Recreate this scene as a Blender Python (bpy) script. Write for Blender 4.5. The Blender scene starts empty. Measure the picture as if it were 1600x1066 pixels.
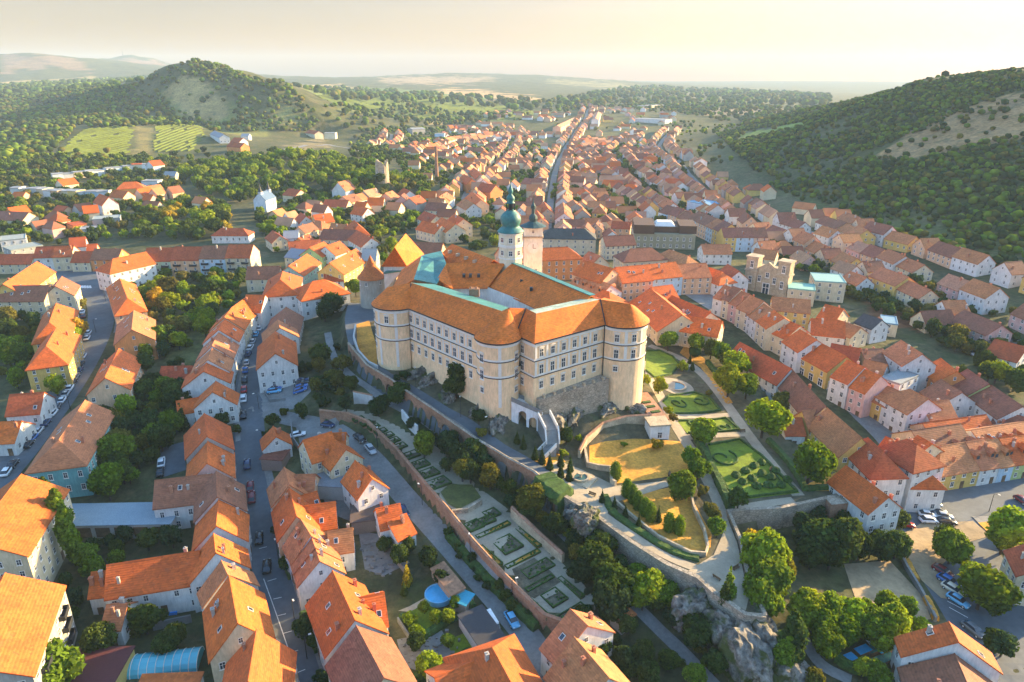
import bpy, bmesh, math, random
import numpy as np
from mathutils import Vector, Matrix
from mathutils.geometry import delaunay_2d_cdt
R = math.radians
random.seed(7); RNG = np.random.default_rng(7)
sc = bpy.context.scene
COL = sc.collection

# ------------------------------------------------------------------ camera, sky, sun, exposure
PITCH, FPX, CAMZ = R(21.26), 1066.67, 100.0          # drone camera: 24 mm lens, 100 m above the lower streets
cd = bpy.data.cameras.new("Camera"); cam = bpy.data.objects.new("Camera", cd); COL.objects.link(cam)
cam.location = (0, 0, CAMZ); cam.rotation_euler = (R(90) - PITCH, 0, 0)
cd.sensor_width = 36; cd.lens = 24; cd.clip_start = 1; cd.clip_end = 60000
sc.camera = cam
SUN_EL, SUN_AZ = R(16.0), R(27)                       # azimuth measured from +X (right) towards +Y (away)
world = bpy.data.worlds.new("World"); sc.world = world; world.use_nodes = True
wn = world.node_tree.nodes; wl = world.node_tree.links; wn.clear()
wo = wn.new('ShaderNodeOutputWorld'); bg = wn.new('ShaderNodeBackground'); sky = wn.new('ShaderNodeTexSky')
sky.sky_type = 'NISHITA'; sky.sun_disc = False; sky.sun_elevation = SUN_EL
sky.sun_rotation = R(90) - SUN_AZ; sky.air_density = 1.0; sky.dust_density = 1.0; sky.ozone_density = 1.0
bg.inputs['Strength'].default_value = 0.15
tcw = wn.new('ShaderNodeTexCoord'); sxyz = wn.new('ShaderNodeSeparateXYZ'); rw = wn.new('ShaderNodeValToRGB'); mw_ = wn.new('ShaderNodeMix'); mw_.data_type = 'RGBA'; mw_.blend_type = 'MULTIPLY'; mw_.inputs[0].default_value = 1
while len(rw.color_ramp.elements) < 4: rw.color_ramp.elements.new(.5)
for e_, (p_, c_) in zip(rw.color_ramp.elements, ((.0, (.29, .198, .160)), (.10, (.33, .246, .222)), (.30, (.74, .94, 1.08)), (1.0, (.80, 1.0, 1.12)))): e_.position = p_; e_.color = (*c_, 1)
wl.new(tcw.outputs['Generated'], sxyz.inputs[0]); wl.new(sxyz.outputs[2], rw.inputs[0]); wl.new(sky.outputs[0], mw_.inputs[6]); wl.new(rw.outputs[0], mw_.inputs[7])
cn = wn.new('ShaderNodeTexNoise'); cm = wn.new('ShaderNodeMapping'); cm.inputs['Scale'].default_value = (1.2, 1.2, 9); cr = wn.new('ShaderNodeValToRGB'); m2 = wn.new('ShaderNodeMix'); m2.data_type = 'RGBA'; m2.blend_type = 'MULTIPLY'; m2.inputs[0].default_value = 1
cn.inputs['Scale'].default_value = 2.2; cn.inputs['Detail'].default_value = 6; cr.color_ramp.elements[0].position = .35; cr.color_ramp.elements[0].color = (.95, .95, .96, 1); cr.color_ramp.elements[1].position = .75; cr.color_ramp.elements[1].color = (1.08, 1.06, 1.05, 1)
wl.new(tcw.outputs['Generated'], cm.inputs[0]); wl.new(cm.outputs[0], cn.inputs['Vector']); wl.new(cn.outputs['Fac'], cr.inputs[0]); wl.new(mw_.outputs[2], m2.inputs[6]); wl.new(cr.outputs[0], m2.inputs[7])
wl.new(m2.outputs[2], bg.inputs[0]); wl.new(bg.outputs[0], wo.inputs[0])
sd = bpy.data.lights.new("Sun", 'SUN'); sun = bpy.data.objects.new("Sun", sd); COL.objects.link(sun)
sd.energy = 5.0; sd.angle = R(0.6); sd.color = (1.0, 0.71, 0.33)
sdir = Vector((math.cos(SUN_AZ) * math.cos(SUN_EL), math.sin(SUN_AZ) * math.cos(SUN_EL), math.sin(SUN_EL)))
sun.rotation_euler = sdir.to_track_quat('Z', 'Y').to_euler()
sc.view_settings.view_transform = 'Standard'; sc.view_settings.look = 'None'
sc.view_settings.exposure = 2.0; sc.view_settings.gamma = 1.0; sc.view_settings.use_curve_mapping = False
sc.cycles.max_bounces = 5; sc.cycles.diffuse_bounces = 3; sc.cycles.glossy_bounces = 2; sc.cycles.transmission_bounces = 4
sc.cycles.transparent_max_bounces = 8; sc.cycles.volume_bounces = 0; sc.cycles.use_denoising = True
sc.cycles.use_adaptive_sampling = True; sc.cycles.adaptive_threshold = 0.02

# ------------------------------------------------------------------ surveying: photograph pixel -> place on the ground
CP, SP = math.cos(PITCH), math.sin(PITCH)
def ray(u, v):
    xc = (u - 800) / FPX; yc = (533 - v) / FPX
    return np.array((xc, CP + yc * SP, -SP + yc * CP))
def AT(u, v, z):                                      # the point at height z seen at (u, v)
    d = ray(u, v); t = (z - CAMZ) / d[2]; return np.array((d[0] * t, d[1] * t, z))
def ATY(u, v, Y):                                     # the point at distance Y seen at (u, v)
    d = ray(u, v); t = Y / d[1]; return np.array((d[0] * t, Y, CAMZ + d[2] * t))
def px(p):
    z = p[2] - CAMZ; c = p[1] * CP - z * SP; s = p[1] * SP + z * CP
    return (800 + FPX * p[0] / c, 533 - FPX * s / c)

def in_poly(x, y, poly):
    x = np.asarray(x, float); y = np.asarray(y, float); ins = np.zeros(x.shape, bool); n = len(poly)
    for i in range(n):
        x1, y1 = poly[i][0], poly[i][1]; x2, y2 = poly[(i + 1) % n][0], poly[(i + 1) % n][1]
        if y1 == y2: continue
        c = (y1 > y) != (y2 > y)
        ins ^= c & (x < (x2 - x1) * (y - y1) / (y2 - y1) + x1)
    return ins

class RBF:                                            # surveyed heights joined by a smooth surface
    def __init__(s, pts, logpolar):
        s.lp = logpolar; pts = np.array(pts, float)
        s.c = s.tr(pts[:, 0], pts[:, 1]); d = np.linalg.norm(s.c[:, None] - s.c[None], axis=2)
        n = len(pts); A = np.zeros((n + 1, n + 1)); A[:n, :n] = d + np.eye(n) * 1e-3 * (1 if logpolar else 20); A[:n, n] = 1; A[n, :n] = 1
        b = np.zeros(n + 1); b[:n] = pts[:, 2]; s.w = np.linalg.solve(A, b)
    def tr(s, x, y):
        if not s.lp: return np.stack((x, y), -1)
        y = np.maximum(y, 20.0); return np.stack((x / y, np.log(y)), -1)
    def __call__(s, x, y):
        x = np.asarray(x, float); y = np.asarray(y, float); out = np.empty(x.shape); q = s.tr(x.ravel(), y.ravel()); o = out.ravel()
        for i in range(0, len(q), 20000):
            k = q[i:i + 20000]
            o[i:i + 20000] = np.sqrt((k[:, None, 0] - s.c[None, :, 0]) ** 2 + (k[:, None, 1] - s.c[None, :, 1]) ** 2) @ s.w[:-1] + s.w[-1]
        return o.reshape(x.shape)

NEAR = [  # u, v, height
 (440,1000,0),(480,1066,0),(400,800,3.5),(385,700,7),(383,620,10),(392,560,11.5),(415,500,13),(430,470,14),(330,900,1.5),(250,900,1),(150,950,1.5),
 (50,900,3),(0,1060,2),(150,800,4),(200,700,6.5),(250,620,8.5),(300,520,10.5),(60,700,7),(20,730,7),(100,600,8),(165,520,9),(150,470,9),(140,430,10),(240,430,10),(0,560,8),(0,480,9),
 (440,650,9),(500,657,10),(560,692,9.2),(600,737,7.8),(640,777,6.3),(690,832,4.8),(720,862,4),(790,932,2.5),(850,1020,1),(900,1066,0.3),(470,760,5.5),(560,870,3.2),(640,930,2.3),(700,980,1.2),(620,1050,0.3),
 (445,610,11),(480,560,13),(500,520,14.5),(520,470,16),(525,620,13.5),
 (515,575,15),(560,608,16.5),(600,622,15.3),(640,648,13.6),(700,690,11.4),(770,738,9.2),(840,785,7.6),(900,832,6),(960,882,4.6),(1050,938,3.4),(1110,968,2.8),
 (560,630,14.6),(640,663,13),(720,733,9.4),(790,790,7.3),(850,842,5.9),(905,898,4.9),(945,945,3.5),(1000,985,2),(1040,980,2),(1100,1040,0.5),(1000,1066,0.3),(960,1000,1.5),(900,1010,0.8),
 (1130,995,2.2),(1200,1000,3),(1160,1050,0),(1230,1060,0.5),(1240,960,4),(1290,1010,2),(1350,1020,1.2),(1220,1010,2.5),
 (1200,840,4),(1260,850,3.5),(1240,808,4.5),(1300,860,2.4),(1340,840,2.2),(1370,900,1.4),(1300,930,2),(1450,850,0.5),(1530,960,0),(1590,1050,0),(1400,740,1.5),(1550,760,0.5),(1490,1020,0.5),(1430,960,1),(1420,800,0.8),(1600,700,0),
 (1380,660,3),(1260,570,5.5),(1170,490,8),(1300,620,5),(1230,600,6),(1260,650,5.5),(1310,700,4.5),(1360,740,3),(1500,640,2),(1600,600,2),(1450,560,4),(1400,500,6),(1550,520,5),
 (950,440,12),(1100,440,10),(880,380,9),(1000,340,8),(1200,380,8),(700,340,10),(620,395,14),(560,420,14),(540,440,14),(480,400,12),(440,350,12),(470,300,14),(780,360,11),(1040,470,10.5),(1100,500,9.5),(1160,540,7.5),
 (30,380,10),(100,290,12),(200,280,12),(0,300,14),(60,330,10),(300,330,15),(250,320,13),(380,330,15),(330,250,20),(400,240,26),(450,250,27),(520,262,22),(598,280,26),(570,284,22),(628,284,20),(560,312,14),(640,312,12),(480,310,15),(500,228,20),(560,235,14),(620,235,10),(700,250,8),(640,210,8),
 (800,200,6),(860,270,7),(900,200,7),(1000,220,7),(1040,245,7),(860,330,8),(760,270,8),(1080,290,7),(1180,340,8),
 (1100,230,8),(1200,290,9),(1300,340,10),(1400,385,10),(1500,410,11),(1600,440,11),(1800,480,12),(100,250,19),(250,250,15),(330,208,18),(420,222,16),(500,208,14),
]
FAR = [   # u, v, distance
 (430,128,1230),(452,136,1230),(415,127,1400),(440,127,1480),(470,145,1400),(260,112,1500),(305,102,1520),(350,110,1500),(230,125,1300),(280,108,1280),(330,108,1280),(180,142,1450),(100,152,1550),(180,150,1300),
 (180,197,1000),(300,195,1000),(80,200,1000),(0,215,1000),(-200,230,1000),(215,133,1400),(260,108,1350),(305,98,1350),(350,107,1350),(390,125,1350),(440,129,1300),(470,150,1250),(495,180,1150),
 (330,150,1200),(250,165,1200),(0,172,1500),(100,168,1500),(0,150,1900),(120,142,2000),(0,138,2600),(200,128,2600),(-300,150,2000),
 (0,86,4000),(40,84,4000),(90,87,4000),(122,98,3900),(150,108,3800),(-200,95,4000),(0,128,3200),(150,122,3500),(155,96,5600),(200,86,5600),(240,92,5600),(272,103,5600),(300,112,5600),(-600,110,5000),
 (450,123,7400),(330,125,7400),(480,126,5000),(600,119,5000),(720,114,5000),(850,118,5000),(960,126,5200),(1050,132,5500),(1050,128,7400),(1200,127,7400),(1420,128,7400),(1600,128,7400),(2200,122,7400),(-800,112,7400),
 (430,140,2800),(600,150,2400),(600,185,1500),(800,150,2400),(800,182,1500),(900,150,2500),(1000,160,2200),(1100,160,2200),(1150,148,3000),(1250,150,3000),(1200,165,2000),(1290,166,1900),(700,130,3600),(1000,140,3600),(1350,145,4500),(1150,200,1300),(1000,185,1500),
 (1270,172,1250),(1330,158,1050),(1400,143,900),(1450,127,800),(1520,120,730),(1600,112,680),(1700,104,640),(1900,92,600),
]
HILLXY = [(560,240,92),(520,150,70),(430,60,45),(330,150,14),(330,60,10),(250,110,4),(700,100,80),(800,300,100),(0,45,0),(-150,50,3),(150,50,0),(-300,120,10),(-400,250,14),(0,-200,0),(-500,30,10),(1500,900,60)]
BASE = RBF([tuple(AT(u, v, z)) for u, v, z in NEAR] + [tuple(ATY(u, v, Y)) for u, v, Y in FAR] + HILLXY, True)

CASTLE_EDGE = [(537,480,25.5),(534,500,26),(545,540,26.5),(575,575,27),(612,597,26.5),(640,618,25.5),(690,652,24),(740,687,22.5),(790,718,21),(835,742,20),(870,772,19.3),
 (925,805,18.5),(985,850,17.8),(1040,885,17),(1090,907,16.8),(1115,930,16.6),(1165,965,16.2),(1195,968,16),(1180,930,16),(1167,897,16),(1157,849,16),(1137,802,16.2),(1220,797,16.5),(1290,782,16.5),
 (1342,768,16),(1300,730,16),(1255,700,16.3),(1225,668,16.6),(1205,630,17),(1180,580,17.5),(1150,548,18),(1120,528,18),(1020,520,19),(1010,480,20),(930,440,20),(850,420,20),(800,400,20),(700,375,20),(640,370,20),(590,395,21),(560,430,22),(540,455,23)]
UP = lambda z: 100 - 1.09 * (100 - z)              # first survey of the castle hill came out 9 % too near
CEDGE = [AT(u, v, UP(z)) for u, v, z in CASTLE_EDGE]
UPPER = RBF([tuple(p) for p in CEDGE] + [(x * 1.09, y * 1.09, UP(z)) for x, y, z in [(-31,168,27),(-20,160,26.5),(-4,143,26),(5,141,22.5),(26,153,22.5),(15,149,23.5),(0,175,30),(20,180,24),(-25,190,26)]] +
  [tuple(AT(u, v, UP(z))) for u, v, z in [(570,520,26.5),(1045,560,18),(1080,630,17.5),(1110,660,17),(1160,730,16.8),(1240,770,16.6),(1130,750,16.6),(950,700,18.3),(1000,715,18),(1060,720,17.5),(1030,790,17),(885,700,18.6),(900,740,18.4),(872,672,19.5),(800,690,21.3),(700,640,24.5),(760,680,22.3)]], False)
GARDEN_EDGE = [(500,647,12.6),(545,652,13),(575,664,12.6),(620,707,11),(665,762,9.5),(700,802,8.4),(740,852,7),(790,907,5.6),(850,967,4.2),(885,980,3.8),
 (938,942,4.2),(905,906,4.7),(850,852,5.6),(800,802,6.7),(745,760,8.1),(715,726,9.3),(680,698,10.8),(630,670,12.4),(580,644,13.6),(530,638,13.4)]
GEDGE = [AT(*p) for p in GARDEN_EDGE]
GARD = RBF([tuple(p) for p in GEDGE], False)

def hill_noise(x, y):
    d = np.hypot(x, y); k = np.clip((d - 450) / 900, 0, 1) * np.clip((BASE_ABS(x, y) - 24) / 40, 0, 1)
    n = np.sin(x * .021 + 1.3 * np.sin(y * .013)) * np.cos(y * .017 + 1.1 * np.sin(x * .011)) + .5 * np.sin(x * .053 + y * .031) * np.cos(y * .047 - x * .02)
    return n * 5.0 * k
_hb = {}
def BASE_ABS(x, y): return BASE(x, y)
def height(x, y, base_only=False):
    x = np.atleast_1d(np.asarray(x, float)); y = np.atleast_1d(np.asarray(y, float))
    b = BASE(x, y); d = np.hypot(x, y)
    k = np.clip((d - 450) / 900, 0, 1) * np.clip((b - 24) / 40, 0, 1)
    n = np.sin(x * .021 + 1.3 * np.sin(y * .013)) * np.cos(y * .017 + 1.1 * np.sin(x * .011)) + .5 * np.sin(x * .053 + y * .031) * np.cos(y * .047 - x * .02)
    b = b + n * 4.0 * k
    if base_only: return b
    near = (y > 60) & (y < 330) & (np.abs(x) < 220)
    if near.any():
        m = near & in_poly(x, y, CEDGE)
        if m.any(): b[m] = UPPER(x[m], y[m])
        m = near & in_poly(x, y, GEDGE)
        if m.any(): b[m] = GARD(x[m], y[m])
    return b
def hz(x, y): return float(height(x, y)[0])

def G(u, v):                                          # where the line of sight first meets the ground
    d = ray(u, v); n = 260
    t = np.geomspace(60, 14000, n) if v < 420 else np.geomspace(60, 900, n)
    for _ in range(2):
        z = CAMZ + d[2] * t; below = z < height(d[0] * t, d[1] * t)
        if not below.any(): i = n - 1; break
        i = int(np.argmax(below)); i = max(i, 1)
        t = np.linspace(t[i - 1], t[i], 24); n = 24
    tt = t[i]; return np.array((d[0] * tt, d[1] * tt, hz(d[0] * tt, d[1] * tt)))
def over(u, v, dz):                                   # the ground place above which a point dz higher is seen at (u, v)
    p = G(u, v); 
    for _ in range(6): q = AT(u, v, min(hz(p[0], p[1]) + dz, 98)); p = p * .3 + q * .7
    return np.array((q[0], q[1], hz(q[0], q[1])))

# ------------------------------------------------------------------ materials
def mat(name, rough=.85, spec=.3):
    m = bpy.data.materials.new(name); m.use_nodes = True; nt = m.node_tree; b = nt.nodes['Principled BSDF']
    b.inputs['Roughness'].default_value = rough; b.inputs['Specular IOR Level'].default_value = spec
    return m, nt, b
def nd(nt, t, **kw):
    n = nt.nodes.new(t)
    for k, v in kw.items(): setattr(n, k, v)
    return n
def noise(nt, scale, detail=4, rough=.6, coord='Object', vec=None, stretch=None):
    if vec is None:
        tc = nd(nt, 'ShaderNodeTexCoord'); vec = tc.outputs[coord]
    if stretch:
        mp = nd(nt, 'ShaderNodeMapping'); mp.inputs['Scale'].default_value = stretch; nt.links.new(vec, mp.inputs[0]); vec = mp.outputs[0]
    n = nd(nt, 'ShaderNodeTexNoise'); n.inputs['Scale'].default_value = scale; n.inputs['Detail'].default_value = detail; n.inputs['Roughness'].default_value = rough
    nt.links.new(vec, n.inputs['Vector']); return n.outputs['Fac']
def ramp(nt, fac, stops):
    r = nd(nt, 'ShaderNodeValToRGB'); e = r.color_ramp.elements
    while len(e) < len(stops): e.new(.5)
    for i, (p, c) in enumerate(stops):
        e[i].position = p; e[i].color = (c, c, c, 1) if not hasattr(c, '__len__') else (*c, 1)
    nt.links.new(fac, r.inputs[0]); return r.outputs[0]
def mix(nt, a, b, fac=1.0, mode='MULTIPLY'):
    m = nd(nt, 'ShaderNodeMix', data_type='RGBA', blend_type=mode)
    for s, v in ((m.inputs[0], fac), (m.inputs[6], a), (m.inputs[7], b)):
        if isinstance(v, (int, float)): s.default_value = v
        elif isinstance(v, tuple): s.default_value = (*v, 1)
        else: nt.links.new(v, s)
    return m.outputs[2]
def bump(nt, b, h, strength=.4, dist=.1):
    n = nd(nt, 'ShaderNodeBump'); n.inputs['Strength'].default_value = strength; n.inputs['Distance'].default_value = dist
    nt.links.new(h, n.inputs['Height']); nt.links.new(n.outputs[0], b.inputs['Normal'])
def objcol(nt): return nd(nt, 'ShaderNodeObjectInfo').outputs['Color']
M = {}
def simple(name, col, rough=.85, var=.25, scale=.6, spec=.3, fine=6.0, bmp=0):
    m, nt, b = mat(name, rough, spec)
    n1 = ramp(nt, noise(nt, scale, coord='Object'), [(.3, 1 - var), (.7, 1 + var)])
    n2 = ramp(nt, noise(nt, fine, 2), [(.3, 1 - var * .6), (.7, 1 + var * .6)])
    nt.links.new(mix(nt, mix(nt, col, n1), n2), b.inputs['Base Color'])
    if bmp: bump(nt, b, noise(nt, fine * .7, 5), bmp, .15)
    M[name] = m; return m
def by_object(name, rough, lo, hi, scale, fine, spec=.3, bmp=0, streak=None):
    m, nt, b = mat(name, rough, spec)
    a = mix(nt, objcol(nt), ramp(nt, noise(nt, scale, 5), [(.25, lo), (.75, hi)]))
    a = mix(nt, a, ramp(nt, noise(nt, fine, 3, stretch=streak), [(.25, .82), (.75, 1.15)]))
    nt.links.new(a, b.inputs['Base Color'])
    if bmp: bump(nt, b, noise(nt, fine, 3), bmp, .1)
    M[name] = m; return m
by_object('plaster', .9, .78, 1.06, .35, 2.5, streak=(1, 1, .25))
def tile_mat(name, lichen):
    m, nt, b = mat(name, .8, .3); tc = nd(nt, 'ShaderNodeTexCoord')
    a = mix(nt, objcol(nt), ramp(nt, noise(nt, .25, 5), [(.25, .72), (.75, 1.15)]))
    mp = nd(nt, 'ShaderNodeMapping'); mp.inputs['Scale'].default_value = (1, 1, 1.6); nt.links.new(tc.outputs['Object'], mp.inputs[0]); v = nd(nt, 'ShaderNodeTexVoronoi'); v.inputs['Scale'].default_value = 1.9; nt.links.new(mp.outputs[0], v.inputs['Vector'])
    a = mix(nt, a, ramp(nt, v.outputs['Color'], [(.0, .72), (.5, 1.0), (1.0, 1.22)]))
    w = nd(nt, 'ShaderNodeTexWave', bands_direction='Z'); w.inputs['Scale'].default_value = 1.1; w.inputs['Distortion'].default_value = .6; w.inputs['Detail'].default_value = 1; nt.links.new(tc.outputs['Object'], w.inputs['Vector'])
    a = mix(nt, a, ramp(nt, w.outputs['Fac'], [(.0, .90), (.6, 1.03)]))
    a = mix(nt, a, (.13, .085, .06), ramp(nt, noise(nt, .45, 7, .75), [(.56, 0.0), (.74, lichen)]), 'MIX')
    nt.links.new(a, b.inputs['Base Color']); bump(nt, b, w.outputs['Fac'], .3, .08); M[name] = m
tile_mat('tiles', .4); tile_mat('castle_tiles', .10)
by_object('paint', .25, .97, 1.02, .3, 1.0, spec=.6)
by_object('plain', .8, .9, 1.05, .5, 4.0)
simple('asphalt', (.10, .112, .125), .8, .18, .12, fine=.7)
simple('concrete', (.20, .195, .185), .85, .2, .25, fine=1.6)
simple('gravel', (.33, .275, .20), .95, .16, .3, fine=2.2)
simple('lawn', (.14, .19, .012), .9, .35, .35, fine=2.5, bmp=.4)
simple('dry_grass', (.50, .245, .04), .95, .4, .12, fine=1.6, bmp=.5)
simple('soil', (.10, .085, .055), .95, .45, .5, fine=2.5, bmp=.6)
simple('hedge', (.045, .085, .016), .9, .45, 1.2, fine=4, bmp=1.0)
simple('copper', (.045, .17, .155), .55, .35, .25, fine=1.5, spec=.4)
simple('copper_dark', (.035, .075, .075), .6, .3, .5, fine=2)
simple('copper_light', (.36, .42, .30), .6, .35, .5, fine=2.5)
simple('white_trim', (.72, .67, .60), .85, .08, .5, fine=3)
simple('bark', (.07, .05, .035), .95, .3, 2, fine=6)
simple('dark_metal', (.03, .032, .035), .5, .2, 1, fine=3)
simple('white_line', (.6, .6, .58), .8, .15, 1, fine=4)
simple('water', (.05, .12, .13), .08, .1, 1, spec=.6)
simple('pool_blue', (.05, .35, .62), .2, .1, 1, spec=.6)
simple('tyre', (.015, .015, .016), .8, .1, 1)
simple('rough_grass', (.10, .105, .03), .95, .4, .3, fine=2, bmp=.6)
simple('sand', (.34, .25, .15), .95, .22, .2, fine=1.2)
simple('vines', (.085, .115, .012), .9, .3, .02, fine=.3)
m, nt, b = mat('pool_glass', .1, .6); b.inputs['Base Color'].default_value = (.10, .42, .50, 1); M['pool_glass'] = m
simple('timber', (.16, .10, .055), .85, .35, .8, fine=5)
simple('beige_stone', (.42, .33, .22), .9, .3, .4, fine=2.5, bmp=.5)
m, nt, b = mat('glass', .12, .6); b.inputs['Base Color'].default_value = (.035, .045, .06, 1); M['glass'] = m
def masonry(name, c1, c2, mortar, sx, bh, rough=.92, sc_=1.0):
    m, nt, b = mat(name, rough, .2)
    tc = nd(nt, 'ShaderNodeTexCoord'); v = nd(nt, 'ShaderNodeTexVoronoi'); v.inputs['Scale'].default_value = sc_
    mp = nd(nt, 'ShaderNodeMapping'); mp.inputs['Scale'].default_value = (1, 1, 1.7); nt.links.new(tc.outputs['Object'], mp.inputs[0]); nt.links.new(mp.outputs[0], v.inputs['Vector'])
    r = ramp(nt, v.outputs['Color'], [(.1, c1), (.9, c2)])
    e = nd(nt, 'ShaderNodeTexVoronoi', feature='DISTANCE_TO_EDGE'); e.inputs['Scale'].default_value = sc_; nt.links.new(mp.outputs[0], e.inputs['Vector'])
    a = mix(nt, mortar, r, ramp(nt, e.outputs['Distance'], [(.02, 0.0), (.09, 1.0)]), 'MIX')
    a = mix(nt, a, ramp(nt, noise(nt, .3, 5), [(.3, .65), (.7, 1.15)]))
    nt.links.new(a, b.inputs['Base Color']); bump(nt, b, e.outputs['Distance'], .5, .12); M[name] = m
masonry('stone_wall', (.30, .25, .19), (.46, .38, .29), (.22, .18, .13), 1, 1, sc_=1.3)
masonry('brick_wall', (.30, .14, .08), (.42, .22, .13), (.30, .20, .14), 1, 1, sc_=2.2)
def rock_mat():
    m, nt, b = mat('rock', .95, .2)
    a = ramp(nt, noise(nt, .5, 8, .7), [(.36, (.05, .048, .042)), (.5, (.19, .17, .145)), (.68, (.42, .375, .315))])
    g = ramp(nt, noise(nt, .3, 6), [(.47, 0.0), (.58, 1.0)])
    a = mix(nt, a, (.07, .085, .025), g, 'MIX'); nt.links.new(a, b.inputs['Base Color']); bump(nt, b, noise(nt, 1.4, 8, .7), 1.0, .5); M['rock'] = m
rock_mat()
def leaf_mat(name, attr):
    m = bpy.data.materials.new(name); m.use_nodes = True; nt = m.node_tree; nt.nodes.clear(); o = nd(nt, 'ShaderNodeOutputMaterial')
    at = nd(nt, 'ShaderNodeAttribute', attribute_name='tint')
    c = at.outputs['Color'] if attr else mix(nt, objcol(nt), at.outputs['Color'])
    d = nd(nt, 'ShaderNodeBsdfDiffuse'); t = nd(nt, 'ShaderNodeBsdfTranslucent'); s = nd(nt, 'ShaderNodeMixShader'); s.inputs[0].default_value = .4
    nt.links.new(c, d.inputs[0]); nt.links.new(mix(nt, c, (1.25, 1.2, .55)), t.inputs[0]); nt.links.new(d.outputs[0], s.inputs[1]); nt.links.new(t.outputs[0], s.inputs[2]); nt.links.new(s.outputs[0], o.inputs[0]); M[name] = m
leaf_mat('leaf', False); leaf_mat('leaf_mass', True)
m, nt, b = mat('ground', .95, .15)
at = nd(nt, 'ShaderNodeAttribute', attribute_name='cover')
a = mix(nt, at.outputs['Color'], ramp(nt, noise(nt, .02, 8, .7), [(.3, .6), (.7, 1.35)])); a = mix(nt, a, (.17, .13, .07), ramp(nt, noise(nt, .055, 7, .75), [(.50, 0.0), (.62, .55)]), 'MIX'); a = mix(nt, a, (.05, .07, .02), ramp(nt, noise(nt, .09, 7, .7), [(.52, 0.0), (.64, .6)]), 'MIX'); a = mix(nt, a, ramp(nt, noise(nt, .35, 6, .7), [(.3, .55), (.7, 1.4)]))
nt.links.new(a, b.inputs['Base Color']); bump(nt, b, noise(nt, .5, 6, .7), .6, .5); M['ground'] = m
m, nt, b = mat('by_attribute', .85, .2); at = nd(nt, 'ShaderNodeAttribute', attribute_name='tint')
a = mix(nt, at.outputs['Color'], ramp(nt, noise(nt, .15, 4), [(.3, .8), (.7, 1.15)])); nt.links.new(a, b.inputs['Base Color']); M['by_attribute'] = m

# ------------------------------------------------------------------ object helpers
THINGS = []
def tag(o, label=None, cat=None, group=None, kind=None):
    if label: o['label'] = label
    if cat: o['category'] = cat
    if group: o['group'] = group
    if kind: o['kind'] = kind
    return o
def mesh(name, vs, fs, mats, mi=None, smooth=False):
    me = bpy.data.meshes.new(name); me.from_pydata([tuple(map(float, v)) for v in vs], [], [tuple(f) for f in fs])
    for m_ in ([mats] if isinstance(mats, str) else mats): me.materials.append(M[m_])
    if mi is not None: me.polygons.foreach_set('material_index', mi)
    if smooth: me.polygons.foreach_set('use_smooth', [True] * len(me.polygons))
    me.update(); return me
def obj(name, me, parent=None, loc=(0, 0, 0), rz=0, col=None):
    o = bpy.data.objects.new(name, me); COL.objects.link(o); o.location = loc; o.rotation_euler = (0, 0, rz)
    if parent is not None: o.parent = parent
    if col is not None: o.color = (*col, 1)
    return o
def fixn(me):
    bm = bmesh.new(); bm.from_mesh(me); bmesh.ops.remove_doubles(bm, verts=bm.verts, dist=1e-4); bmesh.ops.recalc_face_normals(bm, faces=bm.faces); bm.to_mesh(me); bm.free(); return me
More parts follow.
